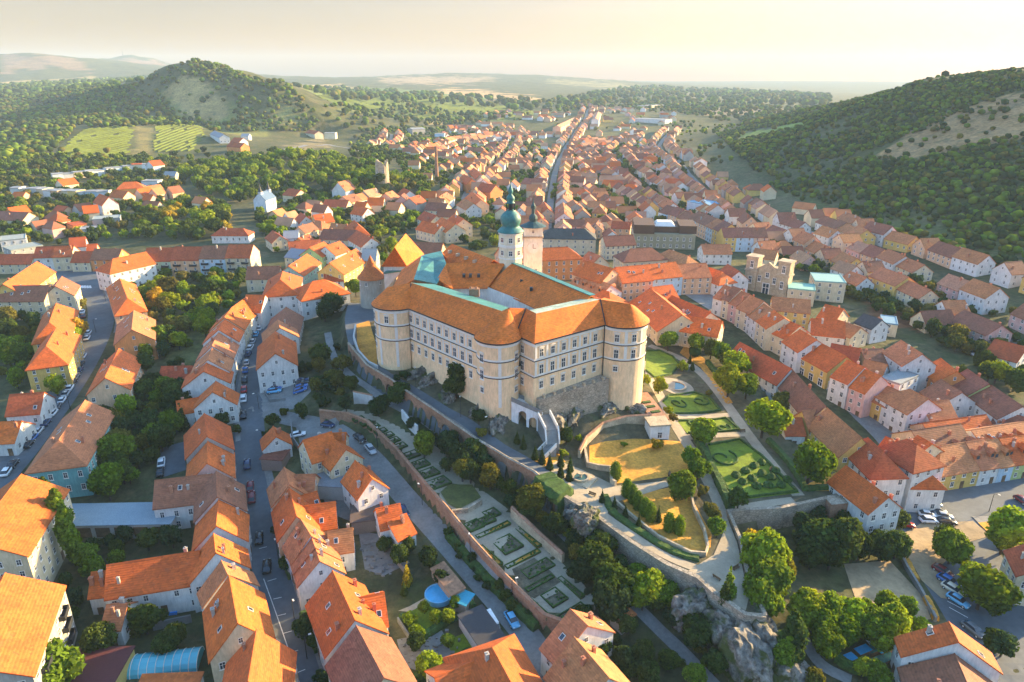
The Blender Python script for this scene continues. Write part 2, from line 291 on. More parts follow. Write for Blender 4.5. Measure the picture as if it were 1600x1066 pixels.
class MB:                                             # collects shapes that make ONE mesh
    def __init__(s): s.v, s.f, s.m = [], [], []
    def add(s, vs, fs, mi=0):
        k = len(s.v); s.v += [tuple(map(float, v)) for v in vs]; s.f += [tuple(i + k for i in f) for f in fs]; s.m += [mi] * len(fs); return s
    def box(s, x0, x1, y0, y1, z0, z1, mi=0, T=None):
        vs = [(x, y, z) for z in (z0, z1) for x, y in ((x0, y0), (x1, y0), (x1, y1), (x0, y1))]
        if T is not None: vs = [tuple(T @ Vector(v)) for v in vs]
        return s.add(vs, [(3, 2, 1, 0), (4, 5, 6, 7), (0, 1, 5, 4), (1, 2, 6, 5), (2, 3, 7, 6), (3, 0, 4, 7)], mi)
    def prism(s, poly, z0, z1, mi=0):
        n = len(poly); z0 = z0 if hasattr(z0, '__len__') else [z0] * n; z1 = z1 if hasattr(z1, '__len__') else [z1] * n
        a = sum(poly[i][0] * poly[(i + 1) % n][1] - poly[(i + 1) % n][0] * poly[i][1] for i in range(n))
        vs = [(p[0], p[1], z0[i]) for i, p in enumerate(poly)] + [(p[0], p[1], z1[i]) for i, p in enumerate(poly)]
        fs = [tuple(range(n))[::-1], tuple(range(n, 2 * n))] + [(i, (i + 1) % n, n + (i + 1) % n, n + i) for i in range(n)]
        if a < 0: fs = [f[::-1] for f in fs]
        return s.add(vs, fs, mi)
    def lathe(s, prof, n=16, mi=0, c=(0, 0, 0), squash=None):
        k = len(prof); vs = [(c[0] + r * math.cos(2 * math.pi * i / n), c[1] + r * math.sin(2 * math.pi * i / n), c[2] + z) for r, z in prof for i in range(n)]
        fs = [(j * n + i, j * n + (i + 1) % n, (j + 1) * n + (i + 1) % n, (j + 1) * n + i) for j in range(k - 1) for i in range(n)]
        if prof[0][0] > .01: fs.append(tuple(range(n))[::-1])
        if prof[-1][0] > .01: fs.append(tuple(range((k - 1) * n, k * n)))
        return s.add(vs, fs, mi)
    def tube(s, p, q, r, r2=None, n=6, mi=0):
        p = Vector(p); q = Vector(q); d = (q - p); T = d.to_track_quat('Z', 'Y').to_matrix(); r2 = r if r2 is None else r2
        vs = [p + T @ Vector((r * math.cos(2 * math.pi * i / n), r * math.sin(2 * math.pi * i / n), 0)) for i in range(n)] + [q + T @ Vector((r2 * math.cos(2 * math.pi * i / n), r2 * math.sin(2 * math.pi * i / n), 0)) for i in range(n)]
        return s.add(vs, [(i, (i + 1) % n, n + (i + 1) % n, n + i) for i in range(n)] + [tuple(range(n))[::-1], tuple(range(n, 2 * n))], mi)
    def me(s, name, mats, smooth=False): return mesh(name, s.v, s.f, mats, s.m, smooth)
    def obj(s, name, mats, parent=None, col=None, smooth=False, loc=(0, 0, 0), rz=0): return obj(name, s.me(name, mats, smooth), parent, loc, rz, col)
def empty(name, loc, rz=0):
    o = bpy.data.objects.new(name, None); COL.objects.link(o); o.location = tuple(map(float, loc)); o.rotation_euler = (0, 0, rz); o.empty_display_size = .3; return o
def dense(pts, step):
    out = []
    for a, b in zip(pts[:-1], pts[1:]):
        a = np.array(a[:2], float); b = np.array(b[:2], float); n = max(1, int(np.ceil(np.linalg.norm(b - a) / step)))
        out += [a + (b - a) * i / n for i in range(n)]
    out.append(np.array(pts[-1][:2], float)); return out
def smooth_line(pts, it=2):
    p = [np.array(q[:2], float) for q in pts]
    for _ in range(it):
        o = [p[0]]
        for a, b in zip(p[:-1], p[1:]): o += [a * .75 + b * .25, a * .25 + b * .75]
        p = o + [p[-1]]
    return p
def strip(name, pts, width, mname, lift=.07, step=2.0, kind='structure', zf=None, cross=3):   # a road or path laid on the ground
    p = np.array(dense(pts, step)); t = np.gradient(p, axis=0); t /= np.linalg.norm(t, axis=1)[:, None] + 1e-9; n = np.stack((-t[:, 1], t[:, 0]), 1)
    w = np.interp(np.linspace(0, 1, len(p)), np.linspace(0, 1, len(width)), width) if hasattr(width, '__len__') else np.full(len(p), width)
    rows = [p + n * (w * (k / cross - .5))[:, None] for k in range(cross + 1)]
    xy = np.stack(rows, 1).reshape(-1, 2); z = height(xy[:, 0], xy[:, 1]) + lift + 0 * xy[:, 0]
    z = np.maximum(z, height(xy[:, 0] + .9, xy[:, 1]) * .0 + z); c = cross + 1
    fs = [(i * c + k, (i * c + k + 1), (i + 1) * c + k + 1, (i + 1) * c + k) for i in range(len(p) - 1) for k in range(cross)]
    fs = [f[::-1] for f in fs]
    o = obj(name, mesh(name, np.column_stack((xy, z)), fs, mname)); 
    if kind: o['kind'] = kind
    return o
def patch(name, poly, mname, lift=.06, step=2.5, kind='structure', parent=None, smoothit=0):
    poly = [np.array(p[:2], float) for p in poly]
    if smoothit: poly = smooth_line(poly + [poly[0]], smoothit)[:-1]
    bd = dense(poly + [poly[0]], step)[:-1]; n = len(bd); a = np.array(bd)
    x0, y0 = a.min(0); x1, y1 = a.max(0); gx, gy = np.meshgrid(np.arange(x0 + step / 2, x1, step), np.arange(y0 + step / 2, y1, step)); gx = gx.ravel(); gy = gy.ravel()
    k = in_poly(gx, gy, bd); inner = [(x, y) for x, y in zip(gx[k], gy[k]) if np.min((a[:, 0] - x) ** 2 + (a[:, 1] - y) ** 2) > (step * .35) ** 2]
    vs = [Vector(map(float, p)) for p in bd] + [Vector(map(float, p)) for p in inner]
    r = delaunay_2d_cdt(vs, [(i, (i + 1) % n) for i in range(n)], [list(range(n))], 1, 1e-4)
    xy = np.array([tuple(p) for p in r[0]]); z = height(xy[:, 0], xy[:, 1]) + lift
    fs = []
    for f in r[2]:
        q = [xy[i] for i in f]; ar = sum(q[i][0] * q[(i + 1) % len(q)][1] - q[(i + 1) % len(q)][0] * q[i][1] for i in range(len(q))); fs.append(f if ar > 0 else f[::-1])
    o = obj(name, mesh(name, np.column_stack((xy, z)), fs, mname), parent)
    if kind: o['kind'] = kind
    return o
def GP(*uv): return [G(u, v) for u, v in uv]
# ------------------------------------------------------------------ the ground: one sheet out to the horizon
def build_ground():
    ths = np.linspace(R(-74), R(74), 330); Y = np.geomspace(22, 7700, 700)
    X = np.tan(ths)[None, :] * Y[:, None]; X = np.clip(X, -7600, 7600); YY = np.repeat(Y[:, None], len(ths), 1)
    H = height(X, YY); xf, yf, zf = X.ravel(), YY.ravel(), H.ravel(); nr, nc = X.shape
    i = np.arange(nr - 1)[:, None] * nc + np.arange(nc - 1)[None]; q = np.stack((i, i + 1, i + nc + 1, i + nc), -1).reshape(-1, 4)
    me = bpy.data.meshes.new('ground'); me.vertices.add(len(xf)); me.vertices.foreach_set('co', np.column_stack((xf, yf, zf)).ravel())
    me.loops.add(q.size); me.loops.foreach_set('vertex_index', q.ravel()); me.polygons.add(len(q)); me.polygons.foreach_set('loop_start', np.arange(len(q)) * 4); me.polygons.foreach_set('loop_total', np.full(len(q), 4))
    me.polygons.foreach_set('use_smooth', np.ones(len(q), bool)); me.update(calc_edges=True); me.validate()
    d = np.hypot(xf, yf)
    c = np.tile(np.array((.075, .078, .036)), (len(xf), 1)); far = np.clip((d - 600) / 700, 0, 1)[:, None]
    c = c * (1 - far) + np.array((.082, .083, .024)) * far
    hi = ((zf > 22) & (d > 320))[:, None]; c = np.where(hi, np.array((.075, .078, .022)), c)
    zz = zf - CAMZ; cc = yf * CP - zz * SP; s = yf * SP + zz * CP; u = 800 + FPX * xf / cc; v = 533 - FPX * s / cc
    n1 = np.sin(xf * .031 + 2 * np.sin(yf * .023)) + .6 * np.sin(xf * .083 + yf * .071); n2 = np.cos(yf * .029 + 2 * np.sin(xf * .019)) + .6 * np.sin(xf * .077 - yf * .09)
    for poly, col, y0, y1 in COVER:
        k = 0 if col[1] in (.115, .24) else 4.5
        m = in_poly(u + k * n1, v + k * .55 * n2, poly) & (yf > y0) & (yf < y1); c[m] = col
    m = in_poly(xf, yf, CEDGE) & (d < 330); c[m] = (.10, .09, .055)
    a = me.color_attributes.new('cover', 'FLOAT_COLOR', 'POINT'); a.data.foreach_set('color', np.column_stack((c, np.ones(len(c)))).ravel())
    me.materials.append(M['ground']); o = obj('ground', me); o['kind'] = 'structure'; return o
COVER = [
 ([(250,150),(330,140),(420,190),(425,212),(330,208),(255,196)], (.17,.17,.04), 850, 1400),
 ([(1180,290),(1300,300),(1450,335),(1600,365),(1600,440),(1500,408),(1300,338),(1200,295)], (.085,.095,.03), 250, 900),
 ([(262,145),(285,118),(330,130),(352,160),(362,186),(330,192),(290,186)], (.36,.25,.09), 900, 1400),
 ([(425,150),(455,140),(470,160),(480,185),(440,200),(420,175)], (.24,.21,.06), 900, 1400),
 ([(0,128),(60,128),(140,122),(150,127),(60,134),(0,140)], (.46,.32,.10), 1500, 4000),
 ([(0,86),(90,86),(122,98),(150,112),(120,112),(90,104),(40,108),(0,118)], (.24,.15,.085), 3400, 5000),
 ([(150,104),(180,96),(200,92),(240,95),(268,104),(240,112),(190,112)], (.26,.17,.115), 4500, 6500),
 ([(80,243),(125,203),(175,196),(318,193),(324,215),(300,240),(190,252),(130,256)], (.115,.115,.03), 500, 1200),
 ([(215,196),(240,196),(232,240),(205,240)], (.26,.20,.06), 500, 1200),
 ([(440,138),(520,135),(640,140),(700,148),(690,158),(560,152),(470,150)], (.15,.20,.045), 1500, 5000),
 ([(590,143),(660,141),(780,150),(720,166),(640,160)], (.16,.24,.04), 1500, 4000),
 ([(680,139),(760,142),(842,152),(836,158),(740,152),(690,147)], (.52,.32,.13), 1500, 5000),
 ([(430,135),(520,133),(560,138),(520,141),(440,140)], (.50,.33,.11), 1500, 5000),
 ([(590,122),(690,119),(780,122),(740,131),(610,131)], (.36,.25,.14), 2500, 8000),
 ([(655,174),(690,182),(696,196),(678,196)], (.48,.32,.11), 900, 3000),
 ([(520,160),(700,165),(840,175),(830,190),(640,186),(540,178)], (.11,.13,.04), 900, 3000),
 ([(860,124),(960,130),(1100,150),(1090,154),(960,139),(860,130)], (.26,.22,.09), 2500, 8000),
 ([(1090,140),(1200,140),(1290,155),(1240,165),(1120,158)], (.20,.19,.07), 1500, 8000),
 ([(1080,168),(1190,170),(1280,176),(1280,182),(1100,178)], (.34,.25,.15), 1000, 4000),
 ([(1160,206),(1250,192),(1262,196),(1180,214),(1150,222)], (.20,.26,.035), 500, 2000),
 ([(1362,240),(1480,178),(1600,146),(1800,120),(1800,210),(1600,214),(1500,236),(1420,250)], (.36,.205,.085), 300, 1100),
 ([(1240,300),(1330,300),(1450,330),(1600,345),(1600,360),(1430,350),(1300,322)], (.10,.10,.035), 250, 900),
 ([(1200,215),(1330,225),(1290,290),(1190,270)], (.08,.09,.035), 250, 1200),
 ([(440,226),(512,220),(516,232),(445,240)], (.22,.17,.08), 400, 1200),
 ([(1352,468),(1400,472),(1452,505),(1440,522),(1350,500)], (.22,.095,.045), 200, 400),
 ([(262,540),(330,495),(345,505),(300,575),(258,580)], (.13,.13,.045), 150, 350),
]
# ------------------------------------------------------------------ windows: one unit mesh per style, scaled per opening
def window_mesh(name, frame, hood=False):
    b = MB()
    b.box(-.5, .5, -.03, .06, -.5, .5, 0); b.box(-.38, .38, -.03, .075, -.42, .44, 1)
    b.box(-.035, .035, .075, .09, -.42, .44, 0); b.box(-.38, .38, .075, .09, .08, .13, 0); b.box(-.58, .58, .0, .14, -.56, -.5, 0)
    if hood: b.box(-.66, .66, 0, .16, .62, .70, 0); b.box(-.4, .4, 0, .16, .70, .77, 0)
    return b.me(name, [frame, 'glass'])
WIN = {'plain': window_mesh('window_plain', 'white_trim'), 'hood': window_mesh('window_hood', 'white_trim', True)}
b = MB(); b.box(-.5, .5, -.03, .05, -.5, .5, 0); b.box(-.46, .46, .05, .06, -.47, .47, 0); WIN['door'] = b.me('door_leaf', ['timber'])
def place_window(parent, x, y, z, nrm, w, h, style='plain', name='window', col=None):   # nrm: outward direction in plan; local coordinates of the parent
    o = obj(name, WIN[style], parent, (x, y, z), math.atan2(nrm[1], nrm[0]) - math.pi / 2, col); o.scale = (w, 1, h); return o

# ------------------------------------------------------------------ the castle
def build_castle():
    E, RZ = 44.0, 48.8
    root = empty('castle', (0, 165, 26)); off = Vector((0, 165, 26))
    tag(root, 'huge peach plastered castle with orange roofs around a courtyard on the hill', 'castle')
    L = lambda p: (p[0] - off[0], p[1] - off[1], p[2] - off[2])
    def arc(c, r, a0, a1, n): return [(c[0] + r * math.cos(R(a0 + (a1 - a0) * i / n)), c[1] + r * math.sin(R(a0 + (a1 - a0) * i / n))) for i in range(n + 1)]
    lt = arc((-30.6, 172.2), 6.0, 165, 308, 14); mt = arc((-3.2, 147.3), 5.0, 178, 368, 18); rt = arc((27.3, 158.8), 6.0, 222, 375, 16)
    LTc, MTl, MTv, RWc, RTc = (-27.2, 168.4), (-7.7, 147.7), (0.9, 148.2), (5.0, 142.9), (22.2, 155.2)
    mt = [p for p in mt if True]
    mt = arc((-3.2, 147.3), 5.0, 172, 362, 18)
    outer = lt + [LTc] + [MTl] + mt[1:-1] + [MTv, RWc, RTc] + rt[1:] + [(33.2, 162), (8, 199), (-22, 212), (-33.5, 208), (-36.3, 176)]
    inner = [(-20.5, 181.5), (1.8, 158.2), (11.0, 163.0), (-7.5, 187.0), (-19.0, 187.5)]
    def ring(pts, z0, z1, flip=False):
        b = MB(); n = len(pts)
        for i in range(n):
            p, q = pts[i], pts[(i + 1) % n]; f = (0, 1, 2, 3)
            b.add([L((*p, z0)), L((*q, z0)), L((*q, z1)), L((*p, z1))], [f[::-1] if flip else f])
        return b
    PEACH = (.90, .62, .36)
    w = ring(outer, 18, E); w.obj('wall', ['plaster'], root, PEACH)
    inn = ring(inner, 26, E, True); inn.add([L((*p, 28.0)) for p in inner], [tuple(range(len(inner)))]); inn.obj('courtyard_wall', ['plaster'], root, (.72, .70, .66))
    # cornice and string courses follow the visible fronts
    front = lt + [LTc] + [MTl] + mt[1:-1] + [MTv, RWc, RTc] + rt[1:]
    def band(z0, z1, d, name, mname):
        b = MB(); n = len(front); P = [Vector(p) for p in front]; o = []
        for i in range(n):
            t = (P[min(i + 1, n - 1)] - P[max(i - 1, 0)]).normalized(); o.append(P[i] + Vector((t.y, -t.x)) * d)
        for i in range(n - 1):
            a, c = o[i], o[i + 1]; pa, pc = P[i], P[i + 1]
            vs = [L((*pa, z0)), L((*pc, z0)), L((*c, z0)), L((*a, z0)), L((*pa, z1)), L((*pc, z1)), L((*c, z1)), L((*a, z1))]
            b.add(vs, [(0, 1, 2, 3), (4, 7, 6, 5), (3, 2, 6, 7)])
        return b.obj(name, [mname], root)
    band(42.9, 43.95, .22, 'cornice', 'white_trim'); band(43.72, 44.05, .62, 'gutter', 'dark_metal')
    for z in (39.2, 35.2): band(z, z + .22, .14, 'string_course', 'dark_metal'); band(z + .222, z + .62, .08, 'string_course', 'white_trim')
    # orange outer roofs: eave points are pushed out a little over the wall
    def out(p, c, d=.55): v = (Vector(p[:2]) - Vector(c[:2])).normalized() * d; return (p[0] + v.x, p[1] + v.y, E + .05)
    A = lambda u, v, z=RZ: tuple(AT(u, v, z))
    la1, la2 = A(605, 449, 47.6), A(643, 442); lwr, ma, mid, rwl, rwr, rte = A(784, 486), A(795, 481, 49.6), A(822, 482), A(838, 490), A(938, 468), A(985, 475)
    ma1 = A(771, 497, 47.8)
    n1 = Vector((-.727, -.686)); n2 = Vector((.58, -.816))
    pe = lambda p, n, d=.55: (p[0] + n[0] * d, p[1] + n[1] * d, E + .05)
    LTce, MTle, MTve, RWce, RTce = pe(LTc, n1), pe(MTl, n1), pe(MTv, (0, -1), .3), pe(RWc, (.1, -1)), pe(RTc, n2)
    def roof(name, faces, mname, col=None, th=.28):
        b = MB()
        for f in faces:
            k = len(f); vs = [L(p) for p in f]; lo = [(p[0], p[1], p[2] - th) for p in vs]
            b.add(vs + lo, [tuple(range(k)), tuple(range(k, 2 * k))[::-1]] + [(i, k + i, k + (i + 1) % k, (i + 1) % k) for i in range(k)])
        return obj(name, fixn(b.me(name, [mname])), root, col=col)
    ORG = (.68, .155, .02)
    lte = [out(p, (-30.6, 172.2)) for p in lt]; mte = [out(p, (-3.2, 147.3)) for p in mt[1:-1]]; rte_ = [out(p, (27.3, 158.8)) for p in rt[1:]]
    f = [(LTce, MTle, lwr, la2)]
    k = len(lte) * 2 // 3
    f += [(lte[i], lte[i + 1], la1) for i in range(k)] + [(lte[k], la2, la1)] + [(lte[i], lte[i + 1], la2) for i in range(k, len(lte) - 1)] + [(lte[-1], LTce, la2)]
    k2 = len(mte) // 3
    f += [(MTle, mte[0], lwr)] + [(mte[i], mte[i + 1], ma1) for i in range(k2)] + [(mte[0], ma1, lwr)] + [(mte[k2], ma, ma1)] + [(ma1, ma, lwr)] + [(mte[i], mte[i + 1], ma) for i in range(k2, len(mte) - 1)] + [(mte[-1], MTve, ma)]
    f += [(MTve, mid, ma), (MTve, RWce, rwl, mid), (RWce, RTce, rwr, rwl)]
    k3 = len(rte_) * 3 // 5
    f += [(RTce, rte_[0], rwr)] + [(rte_[i], rte_[i + 1], rwr) for i in range(k3 // 2)] + [(rte_[k3 // 2], rte, rwr)] + [(rte_[i], rte_[i + 1], rte) for i in range(k3 // 2, len(rte_) - 1)]
    f += [(rte_[-1], (31.5, 166, 45), rte), (rte, (31.5, 166, 45), (24, 170, 46), rwr)]
    roof('roof', f, 'castle_tiles', ORG)
    # copper slopes towards the courtyard
    I = lambda p, n, d, z: (p[0] - n[0] * d, p[1] - n[1] * d, z)
    c1, c2, c3 = I(la2, n1, 7.5, 46.9), I(lwr, n1, 7, 46.9), I(ma, n1, 4.5, 47.3)
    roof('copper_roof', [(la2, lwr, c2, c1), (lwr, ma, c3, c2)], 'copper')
    d1, d2 = I(rwl, n2, 5, 47.9), I(rwr, n2, 5, 47.9)
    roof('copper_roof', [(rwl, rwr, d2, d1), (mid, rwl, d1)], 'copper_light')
    # wings round the back of the courtyard
    b1, b2 = A(800, 411, 49.2), A(924, 462, 49.0); nb = (.825, .565)
    br = [I(b1, nb, 8.5, 43.8), I(b2, nb, 8.5, 43.8)]
    roof('roof', [(b1, b2, br[1], br[0])], 'castle_tiles', ORG); roof('roof', [(b2, b1, I(b1, nb, -8, 43.5), I(b2, nb, -8, 43.5))], 'castle_tiles', ORG)
    roof('ridge_flashing', [((b1[0] + nb[0] * -.5, b1[1] + nb[1] * -.5, b1[2] + .22), (b2[0] - nb[0] * .5, b2[1] - nb[1] * .5, b2[2] + .22), (b2[0] + nb[0] * 1.3, b2[1] + nb[1] * 1.3, b2[2] + .1), (b1[0] + nb[0] * 1.3, b1[1] + nb[1] * 1.3, b1[2] + .1))], 'copper', th=.2)
    w1, w2 = A(697, 411, 49.0), (-2.0, 193.4, 49.0)
    roof('roof', [((-19.5, 186.0, 43.8), (-7.0, 186.0, 43.8), w2, w1)], 'castle_tiles', ORG); roof('roof', [(w2, (2, 202, 43.8), (-24, 205, 43.8), w1)], 'castle_tiles', ORG)
    l1, l2 = (-26.6, 178.5, 48.6), A(659, 399, 49.2); l3 = A(690, 392, 49.6)
    roof('roof', [((-33.8, 177, 43.9), l1, l2, (-34.2, 205, 43.9)), (l2, l3, (-20, 213, 44), (-34.2, 205, 43.9))], 'castle_tiles', ORG)
    roof('copper_roof', [(l1, (-20.8, 181.5, 46.4), (-19.6, 190, 46.6), w1, l3, l2)], 'copper')
    y1, y2, y3 = A(683, 436, 46.9), A(696, 414, 49.3), A(708, 452, 44.5)
    roof('roof', [(y1, y3, y2)], 'castle_tiles', ORG, .15)
    # outer wing beyond, with small dormers
    o1, o2 = A(706, 381, 49.3), A(772, 406, 49.0); no = Vector((o2[1] - o1[1], -(o2[0] - o1[0]))).normalized(); no = (no[0], no[1]) if no[1] < 0 else (-no[0], -no[1])
    roof('roof', [(I(o1, no, -8, 44.2), I(o2, no, -8, 44.2), o2, o1)], 'castle_tiles', ORG); roof('roof', [(o1, o2, I(o2, no, 8, 43.5), I(o1, no, 8, 43.5))], 'castle_tiles', ORG)
    for k in range(4):
        t = .15 + .2 * k; p = [(o1[i] * (1 - t) + o2[i] * t) for i in range(3)]; p[0] += no[0] * 3; p[1] += no[1] * 3; p[2] -= 1.7
        MB().box(-.35, .35, -.6, .6, -.2, .75).obj('dormer', ['beige_stone'], root, loc=L(p), rz=math.atan2(no[1], no[0]) + math.pi / 2)
    for u, v in ((725, 431), (735, 431), (748, 431), (815, 440), (830, 452), (860, 452)):
        p = A(u, v, 46.6); MB().box(-.4, .4, -.8, .5, -.3, .55).obj('roof_hatch', ['dark_metal'], root, loc=L(p))
    # dark lead along the valleys
    for p, q in ((la2, LTce), (ma, MTve), (mid, MTve), (rwr, RTce)):
        b = MB(); b.tube((p[0], p[1], p[2] + .06), (q[0], q[1], q[2] + .06), .17, n=5); b.v = [L(v) for v in b.v]; b.obj('valley_flashing', ['dark_metal'], root)
    b = MB(); p = A(741, 456, 47.8); b.box(-1.3, 1.3, -.8, .8, -1.2, .9); b.lathe([(.3, .9), (.25, 1.3)], 6, c=(-.8, 0, 0)); b.lathe([(.3, .9), (.25, 1.3)], 6, c=(.6, 0, 0)); b.obj('chimney', ['brick_wall'], root, loc=L(p))
    # windows
    def seg(p, q, ts, zs, sizes, style='hood'):
        p = Vector(p); q = Vector(q); t = (q - p).normalized(); n = (t.y, -t.x)
        for z, (ww, hh) in zip(zs, sizes):
            for k in ts:
                c = p + (q - p) * k; place_window(root, *L((c.x + n[0] * .03, c.y + n[1] * .03, z)), n, ww, hh, style)
    S3 = [(1.25, 2.0), (1.3, 2.5), (1.2, 1.9)]; Z3 = [41.1, 37.0, 33.1]
    seg(LTc, MTl, [.05 + .105 * i for i in range(9)], Z3, S3); seg(RWc, RTc, [.10 + .155 * i for i in range(6)], Z3, S3)
    seg(MTv, RWc, [.38], Z3, S3)
    seg((-31.9, 166.35), (-27.6, 168.1), [.75], Z3, [(1.3, 2.1), (.7, 1.0), (1.4, 2.2)])
    for c, r, angs in (((-30.6, 172.2), 6.0, (204, 252)), ((-3.2, 147.3), 5.0, (222, 326)), ((27.3, 158.8), 6.0, (250, 290, 342))):
        for i, a in enumerate(angs):
            n = (math.cos(R(a)), math.sin(R(a)))
            for j, z in enumerate(Z3):
                if (i == 1 and c[0] < -20 and j) or (c[0] > 20 and j == 2 and i): continue
                zz = z - (1.3 if c[0] > -10 and c[0] < 5 else 0)
                place_window(root, *L((c[0] + n[0] * (r + .02), c[1] + n[1] * (r + .02), zz)), n, 1.25, (2.0, 2.4, 1.3)[j], 'hood')
    # pilasters
    def pil(x, y, n, z0, z1, ww=.55):
        MB().box(-ww / 2, ww / 2, -.02, .10, 0, z1 - z0).obj('pilaster', ['white_trim'], root, loc=L((x, y, z0)), rz=math.atan2(n[1], n[0]) - math.pi / 2)
    for p, q, ts in ((LTc, MTl, [.1025 + .105 * i for i in range(8)]), (RWc, RTc, [.025] + [.1775 + .155 * i for i in range(5)])):
        p_ = Vector(p); q_ = Vector(q); t = (q_ - p_).normalized(); n = (t.y, -t.x)
        for k in ts:
            c = p_ + (q_ - p_) * k; pil(c.x, c.y, n, 35.9, 39.1); pil(c.x, c.y, n, 39.9, 42.85)
    for c, r, angs in (((-30.6, 172.2), 6.0, (186, 228, 275)), ((-3.2, 147.3), 5.0, (275,)), ((27.3, 158.8), 6.0, (271, 312))):
        for a in angs:
            n = (math.cos(R(a)), math.sin(R(a)))
            for z0, z1 in ((28, 35.1), (35.9, 39.1), (39.9, 42.85)):
                if c[0] > 20 and z0 == 28: continue
                pil(c[0] + n[0] * (r - .01), c[1] + n[1] * (r - .01), n, z0, z1, .7)
    # drain pipes, oriel turret with its dark cone
    for p, n in ((LTc, n1), (RTc, n2), (MTv, (.3, -1))):
        b = MB(); b.tube((0, 0, -.1), (0, 0, -13.5), .14); b.obj('drainpipe', ['dark_metal'], root, loc=L((p[0] + n[0] * .35, p[1] + n[1] * .35, E)))
    b = MB(); b.lathe([(1.25, 0), (1.3, 6.3), (1.45, 6.4), (1.45, 6.6)], 12, 0); o = b.obj('oriel', ['plaster'], root, PEACH, loc=L((.7, 146.9, 30.4)))
    MB().lathe([(1.6, 0), (.9, 1.6), (.25, 3.2), (0.02, 3.9)], 12).obj('oriel_roof', ['dark_metal'], o, loc=(0, 0, 6.6))
    for a in (235, 285): place_window(o, 1.29 * math.cos(R(a)), 1.29 * math.sin(R(a)), 4.9, (math.cos(R(a)), math.sin(R(a))), .7, 1.3)
    # chapel block at the back left: steep hipped roof with one sunlit face
    e = 43.0; q = [AT(599, 415, e), AT(634, 415, e)]; q += [q[1] + np.array((3.5, 15, 0)), q[0] + np.array((2.0, 15, 0))]
    b = MB().prism([L(p)[:2] for p in q], 22 - off[2], e - off[2]); ch = b.obj('chapel_wall', ['plaster'], root, (.70, .66, .60))
    r1, r2 = A(617, 386, 50.2), A(634, 365, 51.0); oo = [tuple(p + np.array((dx, dy, 0))) for p, (dx, dy) in zip(q, ((-.5, -.5), (.5, -.5), (.5, .5), (-.5, .5)))]
    roof('roof', [(oo[0], oo[1], r1), (oo[1], oo[2], r2, r1), (oo[2], oo[3], r2), (oo[3], oo[0], r1, r2)], 'castle_tiles', ORG)
    for dx in (.3, .62):
        p = q[0] * (1 - dx) + q[1] * dx; place_window(root, *L((p[0], p[1] - .03, 40.8)), (0, -1), 1.1, 1.4)
    q2 = [AT(601, 428, 41), AT(633, 423, 41)]; q2 += [q2[1] + np.array((.5, 5, 0)), q2[0] + np.array((.5, 5, 0))]
    MB().prism([L(p)[:2] for p in q2], 22 - off[2], 41 - off[2]).obj('bay_wall', ['plaster'], root, (.66, .60, .56))
    MB().prism([L(p)[:2] for p in [q2[0] + (-.4, -.4, 0), q2[1] + (.4, -.4, 0), q2[2], q2[3]]], 41.004 - off[2], 41.4 - off[2]).obj('bay_roof', ['copper'], root)
    # clock tower with onion dome
    tx, ty = -0.4, 196.0; r = 3.6
    t = MB().lathe([(r, 0), (r, 36.0)], 8); tw = t.obj('clock_tower', ['plaster'], root, (.78, .66, .48), loc=L((tx, ty, 22)), rz=R(22.5))
    b = MB()
    for z in (28.2, 31.6, 32.0, 35.4): b.lathe([(r + .02, z), (r + .22, z + .02), (r + .22, z + .35), (r + .02, z + .38)], 8)
    b.obj('tower_band', ['white_trim'], tw)
    for a in range(8):
        for z in (30.0, 33.8): place_window(tw, (r * .924 + .02) * math.cos(R(45 * a + 22.5)), (r * .924 + .02) * math.sin(R(45 * a + 22.5)), z, (math.cos(R(45 * a + 22.5)), math.sin(R(45 * a + 22.5))), 1.2, 1.5)
    prof = [(4.6, 35.9), (4.5, 36.1), (3.6, 37.0), (3.0, 37.5), (2.9, 37.9), (3.35, 38.8), (3.55, 39.8), (3.3, 40.9), (2.6, 41.9), (1.8, 42.6), (1.45, 43.0), (1.45, 43.1)]
    prof = [(r_ * .86, 36 + (z_ - 36) * .86) for r_, z_ in prof]
    MB().lathe(prof, 16).obj('onion_dome', ['copper'], tw, smooth=True)
    b = MB(); b.lathe([(.65, 42.1), (.65, 44.0)], 8)
    for a in range(8): b.tube((1.2 * math.cos(R(45 * a)), 1.2 * math.sin(R(45 * a)), 42.1), (1.2 * math.cos(R(45 * a)), 1.2 * math.sin(R(45 * a)), 44.0), .18)
    b.obj('lantern', ['dark_metal'], tw)
    MB().lathe([(r_ * .85, 44 + (z_ - 45.6) * .78) for r_, z_ in [(1.55, 45.6), (1.5, 45.8), (1.1, 46.2), (1.45, 47.1), (1.3, 47.9), (.7, 48.7), (.5, 49.0), (.85, 49.6), (.8, 50.4), (.45, 51.4), (.12, 52.4), (.06, 54.2), (.02, 54.3)]], 12).obj('spire', ['copper'], tw, smooth=True)
    # stone bastion with walkway under the right front, and the rock it stands on
    t = (Vector(RTc) - Vector(RWc)).normalized(); nn = Vector((t.y, -t.x)); p0 = Vector(RWc) + t * .8; p1 = Vector(RTc) - t * .3
    a0, a1, a2, a3 = p0 + nn * 1.2, p1 + nn * 3.2, p1 - nn * .4, p0 - nn * .6
    b = MB().prism([L((*p, 0))[:2] for p in (a0, a1, a2, a3)], [20 - 26, 21 - 26, 21 - 26, 20 - 26], [4.0, 4.8, 4.8, 4.0]); b.obj('bastion_wall', ['stone_wall'], root)
    for k in range(7):
        c = a0 + (a1 - a0) * (.08 + .14 * k); MB().box(-.3, .3, -.3, .3, 0, .75).obj('parapet_post', ['beige_stone'], root, loc=L((c.x - nn.x * .4, c.y - nn.y * .4, 30 + .8 * (.08 + .14 * k))), rz=math.atan2(t.y, t.x))
